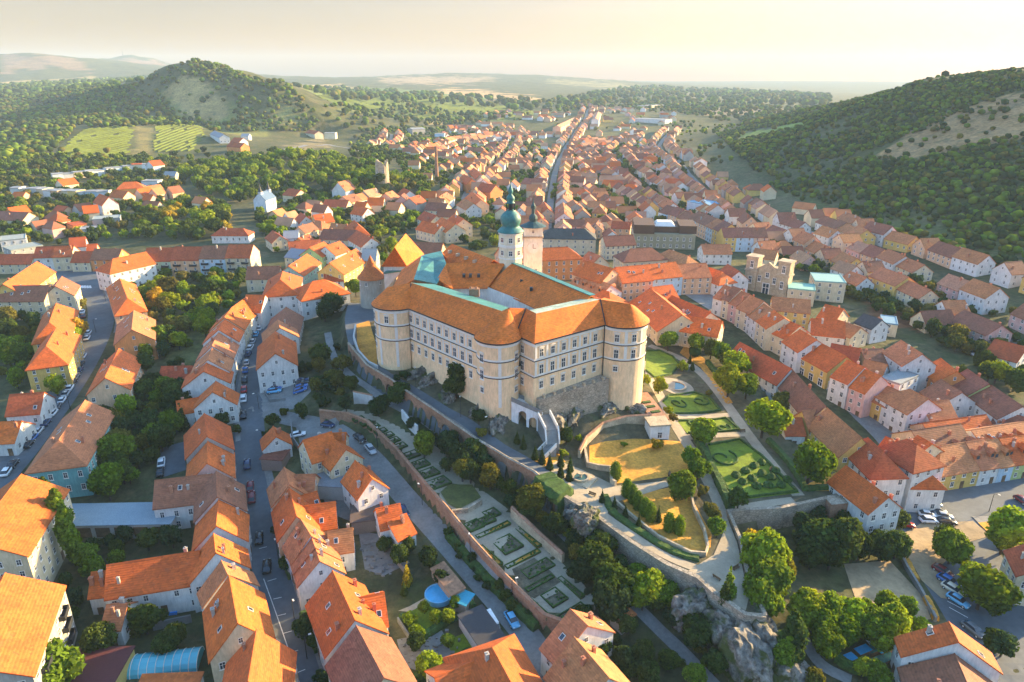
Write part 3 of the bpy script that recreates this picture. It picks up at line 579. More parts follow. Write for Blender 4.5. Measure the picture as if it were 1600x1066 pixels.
    root.location = (0, 179.85, 19.34); root.scale = (1.09,) * 3     # the plan above is drawn at 1 : 1.09
    return root
def build_round_tower():
    p = AT(584, 476, 19.0); root = empty('round_tower', (p[0], p[1], 17)); root.scale = (1.08,) * 3; tag(root, 'round grey stone tower with orange cone roof left of the castle', 'tower')
    MB().lathe([(4.5, 0), (4.3, 12.0)], 24).obj('wall', ['plaster'], root, (.42, .37, .30))
    MB().lathe([(5.0, 11.8), (4.9, 12.1), (3.6, 13.4), (1.6, 16.2), (.35, 19.0), (.05, 19.6)], 24).obj('roof', ['castle_tiles'], root, (.50, .14, .035))
    for a, z in ((290, 5.2), (215, 10.2), (255, 10.4), (320, 10.6)): place_window(root, 4.42 * math.cos(R(a)), 4.42 * math.sin(R(a)), z, (math.cos(R(a)), math.sin(R(a))), .9, 1.1)
def build_church_tower():
    root = empty('church_tower', (7.2, 232, 12)); tag(root, 'square pale church tower with clock faces and dark onion spire behind the green dome', 'tower')
    MB().box(-3.2, 3.2, -3.2, 3.2, 0, 40).obj('wall', ['plaster'], root, (.70, .68, .58))
    MB().box(-3.5, 3.5, -3.5, 3.5, 36.5, 37.1).obj('cornice', ['beige_stone'], root)
    for sx, sy in ((0, -1), (-1, 0), (1, 0)):
        for d in (-1.0, 1.0): place_window(root, sx * 3.23 + (d if sy else 0), sy * 3.23 + (d if sx else 0), 24.5, (sx, sy), .95, 2.6)
        b = MB(); b.lathe([(1.9, 0), (1.9, .12)], 24); o = b.obj('clock_face', ['white_trim'], root); o.location = (sx * 3.23, sy * 3.23, 33); o.rotation_euler = (R(90), 0, math.atan2(sy, sx) + R(90))
        h = MB(); h.box(-.08, .08, 0, 1.5, .125, .17); h.box(0, 1.0, -.08, .08, .125, .17); h.obj('clock_hands', ['dark_metal'], o)
        place_window(root, sx * 3.23, sy * 3.23, 38.6, (sx, sy), .9, 1.1)
    MB().lathe([(4.6, 40), (2.6, 40.9), (1.2, 41.6), (1.5, 42.6), (1.3, 43.4), (.55, 44.2), (.55, 45.8), (.85, 46.0), (.8, 46.9), (.3, 47.8), (.05, 50)], 12).obj('spire', ['copper_dark'], root)
def build_stairs():
    root = empty('castle_staircase', (2, 142, 20)); L = lambda p: (p[0] - 2, p[1] - 142, p[2] - 20); tag(root, 'white arched staircase block descending from the castle turret', 'staircase')
    a, c = np.array(AT(799, 627, 29.3)), np.array(AT(847, 648, 26.5)); t = (c - a)[:2]; ln = np.linalg.norm(t); t = t / ln; n = np.array((-t[1], t[0])); T = lambda s, d, z: L((a[0] + t[0] * s + n[0] * d, a[1] + t[1] * s + n[1] * d, z))
    b = MB(); N = 24; top = lambda s: 29.3 - 2.8 * s / ln
    holes = [(ln * .36, .95, 26.0), (ln * .70, .9, 24.6)]
    def low(s):
        for c0, r, zz in holes:
            if abs(s - c0) < r: return zz + math.sqrt(max(r * r - (s - c0) ** 2, 0))
        return 19.0
    ss = sorted(set([i * ln / 60 for i in range(61)] + [x for c0, r, z in holes for x in (c0 - r - 1e-4, c0 - r + 1e-4, c0 + r - 1e-4, c0 + r + 1e-4)]))
    for s0, s1 in zip(ss[:-1], ss[1:]):
        m = (s0 + s1) / 2; inh = any(abs(m - c0) < r for c0, r, z in holes); z0, z1 = (low(s0 + 1e-5), low(s1 - 1e-5)) if inh else (19., 19.)
        b.add([T(s0, 0, z0), T(s1, 0, z1), T(s1, 0, top(s1)), T(s0, 0, top(s0)), T(s0, 3.2, z0), T(s1, 3.2, z1), T(s1, 3.2, top(s1)), T(s0, 3.2, top(s0))], [(0, 1, 2, 3), (4, 7, 6, 5), (3, 2, 6, 7), (0, 4, 5, 1)] + ([] if abs(z0 - z1) < .01 else []))
    for s in (0, ln): b.add([T(s, 0, 19), T(s, 3.2, 19), T(s, 3.2, top(s)), T(s, 0, top(s))], [(0, 1, 2, 3), (3, 2, 1, 0)])
    for c0, r, z in holes:
        for s in (c0 - r, c0 + r): b.add([T(s, 0, 19), T(s, 3.2, 19), T(s, 3.2, z), T(s, 0, z)], [(0, 1, 2, 3), (3, 2, 1, 0)])
    b.obj('arched_wall', ['plaster'], root, (.75, .74, .72))
    b = MB()
    for d0, d1 in ((-.15, .15), (3.05, 3.35)):
        b.add([T(0, d0, top(0)), T(ln, d0, top(ln)), T(ln, d1, top(ln)), T(0, d1, top(0)), T(0, d0, top(0) + 1), T(ln, d0, top(ln) + 1), T(ln, d1, top(ln) + 1), T(0, d1, top(0) + 1)], [(0, 1, 5, 4), (2, 3, 7, 6), (4, 5, 6, 7), (1, 2, 6, 5), (3, 0, 4, 7)])
    b.obj('balustrade', ['concrete'], root)
    p = [np.array(AT(850, 648, 26.3)), np.array(AT(862, 672, 24.4)), np.array(AT(864, 694, 21.9)), np.array(AT(845, 713, 19.6))]; b = MB(); r = MB()
    for q0, q1 in zip(p[:-1], p[1:]):
        tt = (q1 - q0)[:2]; tt /= np.linalg.norm(tt); nn = np.array((-tt[1], tt[0], 0)) * 1.5; dn = np.array((0, 0, 1.))
        vs = [q0 - nn, q1 - nn, q1 + nn, q0 + nn]; lo = [np.array((v[0], v[1], 17)) for v in vs]; b.add([L(v) for v in vs + lo], [(0, 1, 2, 3), (0, 4, 5, 1), (1, 5, 6, 2), (2, 6, 7, 3), (3, 7, 4, 0)], 0)
        for s in (-1, 1):
            e0, e1 = q0 + nn * s, q1 + nn * s; w = nn / 1.5 * .15
            r.add([L(v) for v in (e0 - w, e1 - w, e1 + w, e0 + w, e0 - w + dn, e1 - w + dn, e1 + w + dn, e0 + w + dn)], [(0, 1, 5, 4), (2, 3, 7, 6), (4, 5, 6, 7), (1, 2, 6, 5), (3, 0, 4, 7)])
    b.obj('stair_flight', ['concrete'], root); r.obj('balustrade', ['white_trim'], root)
    root.location = (2.18, 154.78, 12.8); root.scale = (1.09,) * 3
# ------------------------------------------------------------------ houses
WALL = {'W': ('white', (.70, .68, .64)), 'C': ('cream', (.68, .56, .37)), 'Y': ('yellow', (.72, .48, .14)), 'P': ('peach', (.72, .45, .27)), 'B': ('pale blue', (.50, .63, .72)),
        'G': ('mint green', (.40, .54, .42)), 'T': ('teal', (.16, .38, .38)), 'O': ('orange', (.70, .27, .09)), 'S': ('grey', (.40, .37, .33)), 'K': ('pink', (.66, .40, .34)), 'L': ('lime', (.52, .56, .22)), 'D': ('dark', (.07, .06, .06))}
ROOF = {'o': ('orange', (.56, .118, .022)), 'r': ('red', (.42, .085, .028)), 'b': ('brown', (.27, .10, .055)), 'd': ('slate', (.075, .068, .066)), 'g': ('grey', (.27, .28, .29)), 'a': ('faded', (.46, .165, .065)), 't': ('tan', (.45, .22, .12)), 'c': ('copper', (.22, .40, .36)), 'u': ('blue', (.16, .30, .42))}
def chim_mesh():
    b = MB(); b.box(-.35, .35, -.3, .3, -1.2, 1.0); b.box(-.42, .42, -.37, .37, 1.0, 1.15); b.box(-.12, .12, -.12, .12, 1.15, 1.4); return b.me('chimney', ['plain'])
CHIM = chim_mesh()
b = MB(); b.box(-.45, .45, -.6, .6, -.05, .09, 0); b.box(-.36, .36, -.5, .5, .09, .11, 1); SKY_WIN = b.me('roof_window', ['white_trim', 'glass'])
def dormer_mesh():
    b = MB(); b.add([(-.8, 0, -.2), (.8, 0, -.2), (.8, 0, 1.2), (0, 0, 1.8), (-.8, 0, 1.2), (-.8, 2.6, -.2), (.8, 2.6, -.2), (.8, 2.6, 1.2), (0, 2.6, 1.8), (-.8, 2.6, 1.2)], [(0, 1, 2, 3, 4), (0, 4, 9, 5), (2, 1, 6, 7)], 0)
    b.add([(-1, -.2, 1.06), (0, -.2, 1.82), (1, -.2, 1.06), (-1, 2.7, 1.06), (0, 2.7, 1.82), (1, 2.7, 1.06), (-1, -.2, 1.2), (0, -.2, 2.0), (1, -.2, 1.2), (-1, 2.7, 1.2), (0, 2.7, 2.0), (1, 2.7, 1.2)], [(6, 9, 10, 7), (7, 10, 11, 8), (0, 1, 7, 6), (1, 2, 8, 7)], 1)
    b.box(-.45, .45, -.04, -.01, .1, 1.05, 2); return b.me('dormer', ['plaster', 'tiles', 'glass'])
DORM = dormer_mesh()
def volume(Ln, W, h, r, kind, ov=.35, ove=.25, down=2.5):
    """walls and roof of one volume, ridge along x"""
    a, c = Ln / 2, W / 2; w = MB(); f = MB(); th = .26
    if kind == 'flat':
        w.box(-a, a, -c, c, -down, h); p = .25
        for x0, x1, y0, y1 in ((-a - .05, a + .05, -c - .05, -c + p), (-a - .05, a + .05, c - p, c + .05), (-a - .05, -a + p, -c + p, c - p), (a - p, a + .05, -c + p, c - p)): f.box(x0, x1, y0, y1, h - .3, h + .3)
        f.box(-a + p, a - p, -c + p, c - p, h + .004, h + .1); return w, f
    h1 = {'gable': 0, 'hip': 1, 'hip1': 1, 'hip2': 0}[kind]; h2 = {'gable': 0, 'hip': 1, 'hip1': 0, 'hip2': 1}[kind]
    sl = r / c; k1 = min(c * .9, a * .95) if h1 else 0; k2 = min(c * .9, a * .95) if h2 else 0
    b = [(-a, -c), (a, -c), (a, c), (-a, c)]; vs = [(x, y, -down) for x, y in b] + [(x, y, h) for x, y in b]; fs = [(0, 1, 5, 4), (2, 3, 7, 6)]
    fs += [(1, 2, 6, 5), (3, 0, 4, 7)]
    if not h2: vs.append((a, 0, h + r - .05)); fs.append((5, 6, len(vs) - 1))
    if not h1: vs.append((-a, 0, h + r - .05)); fs.append((7, 4, len(vs) - 1))
    w.add(vs, fs)
    xe1, xe2 = -a - (ov if h1 else ove), a + (ov if h2 else ove); ye = c + ov; ze = h - ov * sl + .06; zt = h + r + .06
    rx1, rx2 = (-a + k1 if h1 else xe1), (a - k2 if h2 else xe2)
    top = [(xe1, -ye, ze), (xe2, -ye, ze), (xe2, ye, ze), (xe1, ye, ze), (rx1, 0, zt), (rx2, 0, zt)]
    bot = [(x, y, z - th) for x, y, z in top]
    F = [(0, 1, 5, 4), (2, 3, 4, 5), (6, 10, 11, 7), (8, 11, 10, 9), (0, 6, 7, 1), (2, 8, 9, 3)]
    F += [(3, 0, 4), (9, 10, 6), (3, 9, 6, 0)] if h1 else [(0, 4, 10, 6), (4, 3, 9, 10)]
    F += [(1, 2, 5), (7, 11, 8), (1, 7, 8, 2)] if h2 else [(1, 7, 11, 5), (2, 5, 11, 8)]
    f.add(top + bot, F)
    rg = .16; f.add([(rx1 - .02, -rg, zt - .03), (rx2 + .02, -rg, zt - .03), (rx2 + .02, rg, zt - .03), (rx1 - .02, rg, zt - .03), (rx1 - .02, 0, zt + .13), (rx2 + .02, 0, zt + .13)], [(0, 1, 5, 4), (2, 3, 4, 5), (3, 0, 4), (1, 2, 5)])
    return w, f
HOUSES, FOOT = [], []
def free(x, y, r): return all((x - a) ** 2 + (y - b) ** 2 > (r + c) ** 2 for a, b, c in FOOT)
def occupy(x, y, rz, Ln, W):
    n = max(1, int(round(Ln / max(W, 1)))); 
    for i in range(n):
        s = (-.5 + (i + .5) / n) * Ln; FOOT.append((x + math.cos(rz) * s, y + math.sin(rz) * s, max(W, Ln / n) * .5))
def vol_from_px(u1, v1, u2, v2, w, h, r):
    p, q = over(u1, v1, h + r), over(u2, v2, h + r); z = min(p[2], q[2]) * .5 + (p[2] + q[2]) * .25
    p, q = AT(u1, v1, z + h + r), AT(u2, v2, z + h + r); d = q - p
    return dict(x=(p[0] + q[0]) / 2, y=(p[1] + q[1]) / 2, z=z, rz=math.atan2(d[1], d[0]), L=max(float(np.hypot(d[0], d[1])), 3.0), W=w, h=h, r=r)
def H(u1, v1, u2, v2, w=10, h=6, r=4, wall='W', roof='o', kind='gable', wings=(), opt='', what='house', hip_in=True):
    V = vol_from_px(u1, v1, u2, v2, w, h, r)
    if kind.startswith('hip') and hip_in:              # ridge was measured: the body reaches beyond its ends
        k = w * .45
        if kind in ('hip', 'hip1'): V['x'] -= math.cos(V['rz']) * k / 2; V['y'] -= math.sin(V['rz']) * k / 2; V['L'] += k
        if kind in ('hip', 'hip2'): V['x'] += math.cos(V['rz']) * k / 2; V['y'] += math.sin(V['rz']) * k / 2; V['L'] += k
    V.update(wall=wall, roof=roof, kind=kind, opt=opt, what=what, wings=[])
    for g in wings:
        g = list(g) + [8, 4, 3, 'gable'][len(g) - 4:]; q = vol_from_px(*g[:4], *g[4:7]); q['kind'] = g[7]; q['wall'] = g[8] if len(g) > 8 else wall; q['roof'] = g[9] if len(g) > 9 else roof; V['wings'].append(q); occupy(q['x'], q['y'], q['rz'], q['L'], q['W'])
    occupy(V['x'], V['y'], V['rz'], V['L'], V['W']); HOUSES.append(V); return V
def HXY(x, y, rz, L, W, h, r, wall, roof, kind='gable', opt='', what='house'):
    HOUSES.append(dict(x=x, y=y, z=hz(x, y) - .2, rz=rz, L=L, W=W, h=h, r=r, wall=wall, roof=roof, kind=kind, opt=opt, what=what, wings=[])); occupy(x, y, rz, L, W)
def row(pts, n, w, h, r, walls, roofs, opt='', jit=.5):
    """terraced houses under one line of ridges"""
    W3 = []
    for u, v in pts: p = over(u, v, h + r); W3.append(p)
    W3 = np.array(W3); s = np.r_[0, np.cumsum(np.linalg.norm(np.diff(W3[:, :2], axis=0), axis=1))]; cuts = np.linspace(0, s[-1], n + 1); cuts[1:-1] += RNG.uniform(-.12, .12, n - 1) * s[-1] / n
    for i in range(n):
        a = [np.interp(cuts[i], s, W3[:, k]) for k in range(3)]; b = [np.interp(cuts[i + 1], s, W3[:, k]) for k in range(3)]
        d = np.subtract(b, a); hh = h + RNG.uniform(-jit, jit)
        HOUSES.append(dict(x=(a[0] + b[0]) / 2, y=(a[1] + b[1]) / 2, z=min(a[2], b[2]), rz=math.atan2(d[1], d[0]), L=float(np.hypot(d[0], d[1])) - .06, W=w + RNG.uniform(-.4, .4), h=hh, r=r + RNG.uniform(-.2, .2), wall=walls[i % len(walls)], roof=roofs[i % len(roofs)], kind='gable', opt='row ' + opt, what='house', wings=[]))
        occupy(HOUSES[-1]['x'], HOUSES[-1]['y'], HOUSES[-1]['rz'], HOUSES[-1]['L'], w)

def house_data():
    # --- left quarter
    H(58,409,5,444,12,9,5,'Y','o'); H(-14,447,78,446,12,8,4.5,'C','b','gable',[(86,447,97,432,11,8,4.5)],'sky'); H(88,474,77,504,11,8,5,'Y','o','hip'); H(88,513,72,541,11,8,5,'Y','o','hip')
    H(176,405,228,394,12,9,4.5,'W','o','hip1'); row([(229,388),(290,385),(345,383),(396,381)],4,13,9,4.5,'GPBC','rrbr','balcony',.15)
    H(187,435,199,466,10.5,8,4.5,'P','o','hip','','sky'); H(209,485,206,515,12,7.5,4.5,'O','a','gable','','sky'); H(186,545,164,590,11,7,4.5,'P','o','gable','','sky')
    H(57,386,86,385,11,7,4,'W','r'); H(86,385,115,384,11,7.3,4,'C','r','gable','','sky'); H(117,393,146,393,10,5,4,'C','r'); H(148,389,190,389,11,6,4,'O','b'); H(-10,398,54,397,10,5,3.5,'C','r'); H(108,372,133,370,10,5,4,'W','r'); H(136,382,151,381,8,4,3,'P','r')
    H(387,417,437,416,10,6,4,'C','b'); row([(414,458),(391,455),(366,473),(348,501),(333,533),(324,560)],6,11,7.5,4.5,'WWCWWW','ooooaa','sky')
    H(324,563,318,580,13,6.5,4.5,'W','o'); H(253,573,301,572,7,3,2.5,'S','r'); H(16,617,68,613,10,4.5,4,'W','r','gable',(),'sky'); H(-6,660,33,658,10,4,3.5,'W','o')
    H(133,626,92,688,12.5,7.5,4.5,'T','a','hip2',(),'sky many'); H(33,742,-45,845,16,11,5,'C','o','gable',(),'chim'); H(8,897,-60,1040,16,11,5,'S','o','gable',(),'balcony')
    # --- west side of the main street
    H(337,596,332,612,11,6,4.5,'W','o','gable',[(276,627,312,621,6,4.5,2.5)]); H(319,646,323,682,11,6,5,'S','o','gable',(),'party'); H(325,685,323,724,10.5,6,5,'K','o','gable',(),'party')
    H(338,737,339,776,10.5,7,5,'W','b','gable',[(243,751,330,741,10,6,4)],'sky'); H(342,781,338,821,10.5,7,5,'W','o'); H(334,835,337,863,11,7,5.5,'W','o','gable',[(168,883,310,861,9.5,6,4),(148,894,166,892,7,4.5,3)],'many')
    H(346,877,355,897,10,7,5,'W','a'); H(358,901,371,973,10.5,7,6,'C','o','gable',(),'sky'); H(401,985,388,1064,11,7,6,'P','o'); H(168,945,198,944,7,4,2.5,'W','a','gable')
    # --- between the street and the lane
    H(437,512,434,500,11,6.5,4,'W','a'); H(430,552,430,518,11.5,7,4.5,'W','o'); H(447,480,437,508,11,5,4,'S','b'); H(488,440,508,437,15,7,4.5,'W','o','hip'); H(442,424,438,437,13,9,4.5,'W','o','hip')
    H(451,416,480,397,12,7,4,'G','o'); H(484,387,506,378,12,7,4,'L','o'); H(455,388,482,391,11,6,3,'C','g'); H(508,385,531,377,11,7,4,'W','o'); H(515,411,556,389,12,8,4.5,'Y','o','gable',(),'sky'); H(507,422,538,421,9,5,3.5,'W','r'); H(567,389,589,389,9,8,4,'C','g')
    H(427,667,431,682,7,4,3,'W','o'); H(474,688,517,675,9,6.5,4,'C','o','gable',[(521,686,540,702,8.5,5.5,4),(519,677,540,676,7,5,3)]); H(555,720,581,747,7.5,6,4,'W','o'); H(588,795,624,787,7,4.5,3,'W','o','gable',[(606,815,634,803,8,3.5,2.5)])
    H(444,731,452,757,8.5,6,4.5,'P','a','gable',[(462,742,492,741,8,5,3.5)]); H(452,763,463,806,8.5,6,5,'P','o','gable',[(470,775,494,768,8,4,3),(467,792,523,784,9,4.5,3.5)],'sky')
    H(470,812,485,836,8.5,6,5,'B','a','gable',(),'sky'); H(486,838,492,855,9,6,4.5,'W','a','gable',[(513,830,550,825,7,5,3)],'sky'); H(493,857,499,876,9,6,4.5,'W','a','gable',(),'sky')
    H(520,893,554,968,11,6.5,5.5,'W','o','gable',[(560,934,599,926,9,5,3.5)],'sky chim'); H(557,979,599,1058,11.5,6.5,5.5,'C','b','gable'); H(769,1012,800,1070,13,6,5,'W','o','hip1',[(680,1058,752,1030,10,5,3.5)])
    H(892,953,917,977,13,6,5,'W','a','gable',(),'sky'); H(898,997,950,1058,11.5,6.5,5.5,'W','a','gable',(),'chim')
    # --- lower right
    H(1483,973,1497,1002,15,6.5,5,'W','o','gable',(),'sky'); H(1492,1023,1512,1070,15,5,5,'W','b'); H(1618,846,1640,885,9,7,3.5,'C','r')
    # --- along the square street, castle side
    H(1156,535,1236,576,9,6,4.5,'W','r','gable',(),'sky'); H(1238,578,1290,635,8.5,7,4.5,'C','b'); H(1293,638,1346,684,9.5,8,5,'Y','a','gable',[(1254,642,1290,638,8,6,4)]); H(1222,653,1252,653,8,4,3,'W','r')
    H(1356,684,1380,706,9,9,4.5,'W','r','hip'); H(1420,688,1429,693,10,11,4,'W','r','hip'); H(1385,683,1402,690,9,7,3,'P','o'); H(1434,681,1456,693,11,8,3.5,'C','o'); H(1436,722,1441,727,8,7,3.5,'W','o','hip')
    H(1322,728,1388,776,8.5,9,3.5,'W','o','gable',(),'')
    H(1470,697,1508,691,12,5,4.5,'Y','a','hip1'); row([(1508,692),(1560,685),(1615,677)],4,12,5,4.5,'WBLW','aaoo','dormer',.2); H(1425,673,1500,662,12,6,4,'C','b'); H(1518,672,1600,659,12,6,3.5,'W','a','gable',(),'sky')
    # --- far side of the square street
    row([(1131,443),(1150,450),(1172,460)],3,12,8,4,'WCK','aba'); row([(1172,460),(1187,466),(1207,482),(1226,498)],3,12,8.5,4,'CWC','aao'); H(1226,499,1250,509,12,7.5,4,'C','o','gable',(),'sky'); H(1250,515,1276,531,12,8,4,'W','o')
    H(1278,534,1323,557,13,6.5,4.5,'Y','o','gable',(),'arcade'); row([(1323,560),(1350,574),(1377,588)],2,12,8.8,4.2,'WK','oo','',.1); H(1386,603,1411,614,12,6,3.5,'Y','a'); H(1421,608,1450,623,12,8.5,4,'W','a','hip1',[(1440,629,1482,625,10,6,4)]); H(1442,661,1540,648,10,5,3.5,'P','o')
    H(1207,464,1266,469,12,8,3.5,'Y','a'); H(1270,431,1318,434,14,9,.5,'C','c','flat',(),'','hall'); H(1232,444,1274,448,10,7,.5,'C','c','flat',(),'','hall'); H(1290,476,1318,483,11,7,4,'C','o'); H(1268,498,1320,503,12,6,4,'W','o'); H(1300,497,1345,512,10,5,3,'C','a'); H(1345,546,1379,545,12,6,3.5,'C','b'); H(1408,532,1441,553,11,10,4,'W','a'); H(1350,490,1378,500,9,6,3,'W','d'); H(1377,497,1402,500,10,5,.4,'C','u','flat',(),'','house')
    H(1300,537,1345,545,12,6,4,'C','r'); H(1392,582,1422,592,12,8,.4,'W','g','flat',(),'','house'); H(1352,562,1386,570,10,6,3.5,'W','a')
    H(1470,560,1495,580,11,7,4,'O','o'); H(1512,577,1545,600,11,7,4,'L','b'); H(1550,603,1598,635,12,7.5,4,'W','b'); H(1471,593,1503,613,12,6,4,'W','b'); H(1555,530,1605,543,12,5,4,'W','r'); H(1560,640,1610,655,11,5,4,'C','b')
    # --- castle annexe and the palaces on the upper square
    H(1016,451,1066,492,17,6,5.5,'C','o','gable',[(1018,449,1050,445,14,6,5),(1050,462,1110,488,13,6,4.5),(1070,493,1128,502,10,6,4)],'sky')
    H(962,418,1009,414,14,11,4.5,'P','o','gable',[(912,407,958,420,13,10,4.5)],'many sky'); row([(1010,412),(1056,410)],1,13,8.5,4.5,'B','o','',.1); row([(1057,411),(1104,411)],1,13,8,4.5,'P','a','',.1)
    H(985,389,1018,387,13,7,4.5,'C','b','hip'); H(905,428,955,445,12,6,4,'W','a','gable',(),'sky dormer'); H(943,454,951,456,11,5,4,'P','o','hip'); H(920,393,938,400,10,7,4,'C','a')
    H(942,369,989,367,11,8,4,'C','b','gable',(),'many'); H(860,357,914,358,13,9,4,'C','d','hip',(),'many'); H(843,388,887,386,12,10,4,'O','o','hip',(),'many'); H(1045,390,1075,400,10,6,4,'C','a','hip'); H(1108,418,1128,425,10,6,4,'W','o','hip'); H(1137,413,1155,424,10,6,4,'W','r')
    row([(1042,319),(1065,326),(1087,333)],3,12,8,4,'BPY','bbb'); row([(1092,330),(1118,340),(1143,352)],4,13,9,4,'BPBY','bbab'); row([(1127,357),(1160,357),(1196,357)],3,12,8,4,'YBC','bbb'); H(1096,382,1140,382,12,6,3.5,'W','a'); H(1180,388,1215,392,11,6,3.5,'C','a')
    H(640,378,692,380,12,7,4.5,'P','b'); H(715,399,728,391,8,8,4,'O','r'); H(660,345,690,352,10,6,4,'C','o'); H(780,388,815,384,10,8,4,'P','o')
    # --- houses north of the castle seen one by one
    for a in [(489,336,517,333,11,6,4,'Y','o'),(470,332,478,338,9,5,4,'W','r'),(426,360,437,368,9,5,3.5,'C','r'),(443,361,466,360,10,6,3,'B','g'),(466,372,482,366,9,5,3.5,'Y','r'),(505,358,557,360,12,6,4,'C','b'),(558,360,580,372,11,6,4,'W','r'),(553,344,560,351,10,7,5,'P','o','hip'),(450,378,500,374,10,5,3.5,'C','r'),
              (345,357,380,357,9,4.5,3,'W','r','hip'),(528,285,545,281,12,6,6,'W','a'),(450,295,470,297,12,5,3.5,'C','r'),(508,312,545,313,11,5,3.5,'C','r'),(575,309,600,309,11,5,4,'C','o'),(556,322,575,325,10,5,4,'W','o'),(606,316,627,317,11,5,4,'C','a'),(630,294,640,298,10,5,4,'W','r'),(658,299,681,299,10,6,4,'W','o'),(668,316,700,318,12,6,4,'C','b'),
              (663,330,682,337,10,6,4,'C','r'),(690,340,712,350,12,7,4,'C','o'),(710,334,724,342,11,7,4,'C','o'),(725,310,740,318,11,6,4,'W','a'),(738,300,752,312,11,6,4,'P','o'),(752,286,775,289,13,7,5,'O','r'),(725,272,738,280,10,7,4,'O','o'),(740,262,752,272,10,7,4,'C','o'),(820,278,850,281,12,6,4,'S','b'),(850,315,856,325,9,6,4,'P','o'),(838,328,846,340,9,6,4,'P','o')]:
        H(*a)
    # --- far left quarter
    row([(20,292),(60,293),(97,297)],6,9,6,.4,'WCWCWP','gggggg','flatrow'); row([(100,296),(135,298),(170,297)],5,9,6,.4,'CYWBW','ggggg','flatrow'); row([(80,271),(120,268),(160,264)],5,9,5,.4,'WWCWW','ggggg','flatrow'); row([(163,262),(200,257),(252,252)],6,9,6,.4,'WBWCWY','gggrgg','flatrow')
    for a in [(90,281,115,278,11,6,4,'C','o'),(193,285,213,284,11,8,4,'Y','o','hip'),(155,303,170,308,10,7,5,'W','o'),(128,322,152,320,12,5,4,'C','o'),(232,252,250,250,11,7,4,'W','r'),(225,281,250,281,10,7,.4,'W','g','flat'),(258,268,276,268,9,6,3,'C','g'),(178,297,200,299,10,6,4,'C','o'),(0,330,45,332,12,6,4,'C','b'),(12,325,40,321,12,6,4,'O','o'),(108,350,130,347,12,5,.4,'O','r','flat'),(125,356,155,354,10,4,.4,'W','g','flat'),(145,340,188,337,12,5,.4,'S','g','flat'),(0,372,40,368,14,6,.4,'W','g','flat'),(10,388,60,380,12,5,.4,'S','g','flat'),(22,300,40,300,9,5,3,'P','o'),(335,204,350,210,12,6,4,'W','g'),(366,215,380,216,12,5,4,'W','r'),(378,209,390,209,10,5,3,'W','g'),(360,222,382,224,11,5,4,'O','r'),(483,203,498,205,14,7,4,'C','r'),(508,207,525,207,12,6,.4,'C','g','flat')]:
        H(*a)
def street_rows(px_line, n_off, dep, L, h, walls, roofs, sides=(1, -1), skip=.16, r=4, z0=0):
    p = np.array([G(u, v)[:2] for u, v in px_line]); p = np.array(dense(p, 4.0))
    seg = np.linalg.norm(np.diff(p, axis=0), axis=1); s = np.r_[0, np.cumsum(seg)]
    for sd_ in sides:
        c = RNG.uniform(0, 6)
        while c < s[-1] - 8:
            ln = RNG.uniform(*L); m = c + ln / 2; c += ln + (RNG.uniform(0, 1.5) if RNG.random() < .7 else 5)
            if RNG.random() < skip: continue
            x, y = np.interp(m, s, p[:, 0]), np.interp(m, s, p[:, 1]); x2, y2 = np.interp(m + 3, s, p[:, 0]), np.interp(m + 3, s, p[:, 1]); rz = math.atan2(y2 - y, x2 - x)
            w = RNG.uniform(*dep); turn = RNG.random() < .28; n_o = n_off + (RNG.uniform(0, 3) if RNG.random() < .3 else 0); ln0 = ln
            if turn: ln, w = w, min(ln, 10)
            if turn: rz_h = rz + math.pi / 2
            else: rz_h = rz
            dpt = ln if turn else w
            x += -math.sin(rz) * sd_ * (n_o + dpt / 2); y += math.cos(rz) * sd_ * (n_o + dpt / 2)
            if not free(x, y, min(w, ln) * .36): continue
            HXY(x, y, rz_h + RNG.normal(0, .04), ln - .08, w, RNG.uniform(*h), r + RNG.uniform(-.5, .5), random.choice(walls), random.choice(roofs))
STREETS = [
 ([(852,385),(858,330),(862,300),(866,275),(874,250),(885,228),(900,205),(915,185),(918,172),(912,160)], 4.8),
 ([(700,338),(720,322),(730,300),(748,282),(770,262),(788,245),(800,225),(806,205)], 4.5),
 ([(1600,540),(1500,488),(1420,452),(1330,412),(1270,385),(1200,362),(1150,330),(1105,300),(1075,272),(1045,245),(1030,228),(1050,205)], 8),
 ([(620,330),(640,322),(600,318),(560,332)], 5), ([(990,330),(940,300),(880,295)], 6), ([(1090,345),(1030,310),(980,270),(960,240),(990,215)], 6), ([(660,240),(720,222),(800,214),(880,215)], 6),
 ([(590,232),(610,222),(612,210)], 6), ([(905,232),(960,225),(1010,222)], 6), ([(1190,345),(1240,352),(1330,395)], 6)]
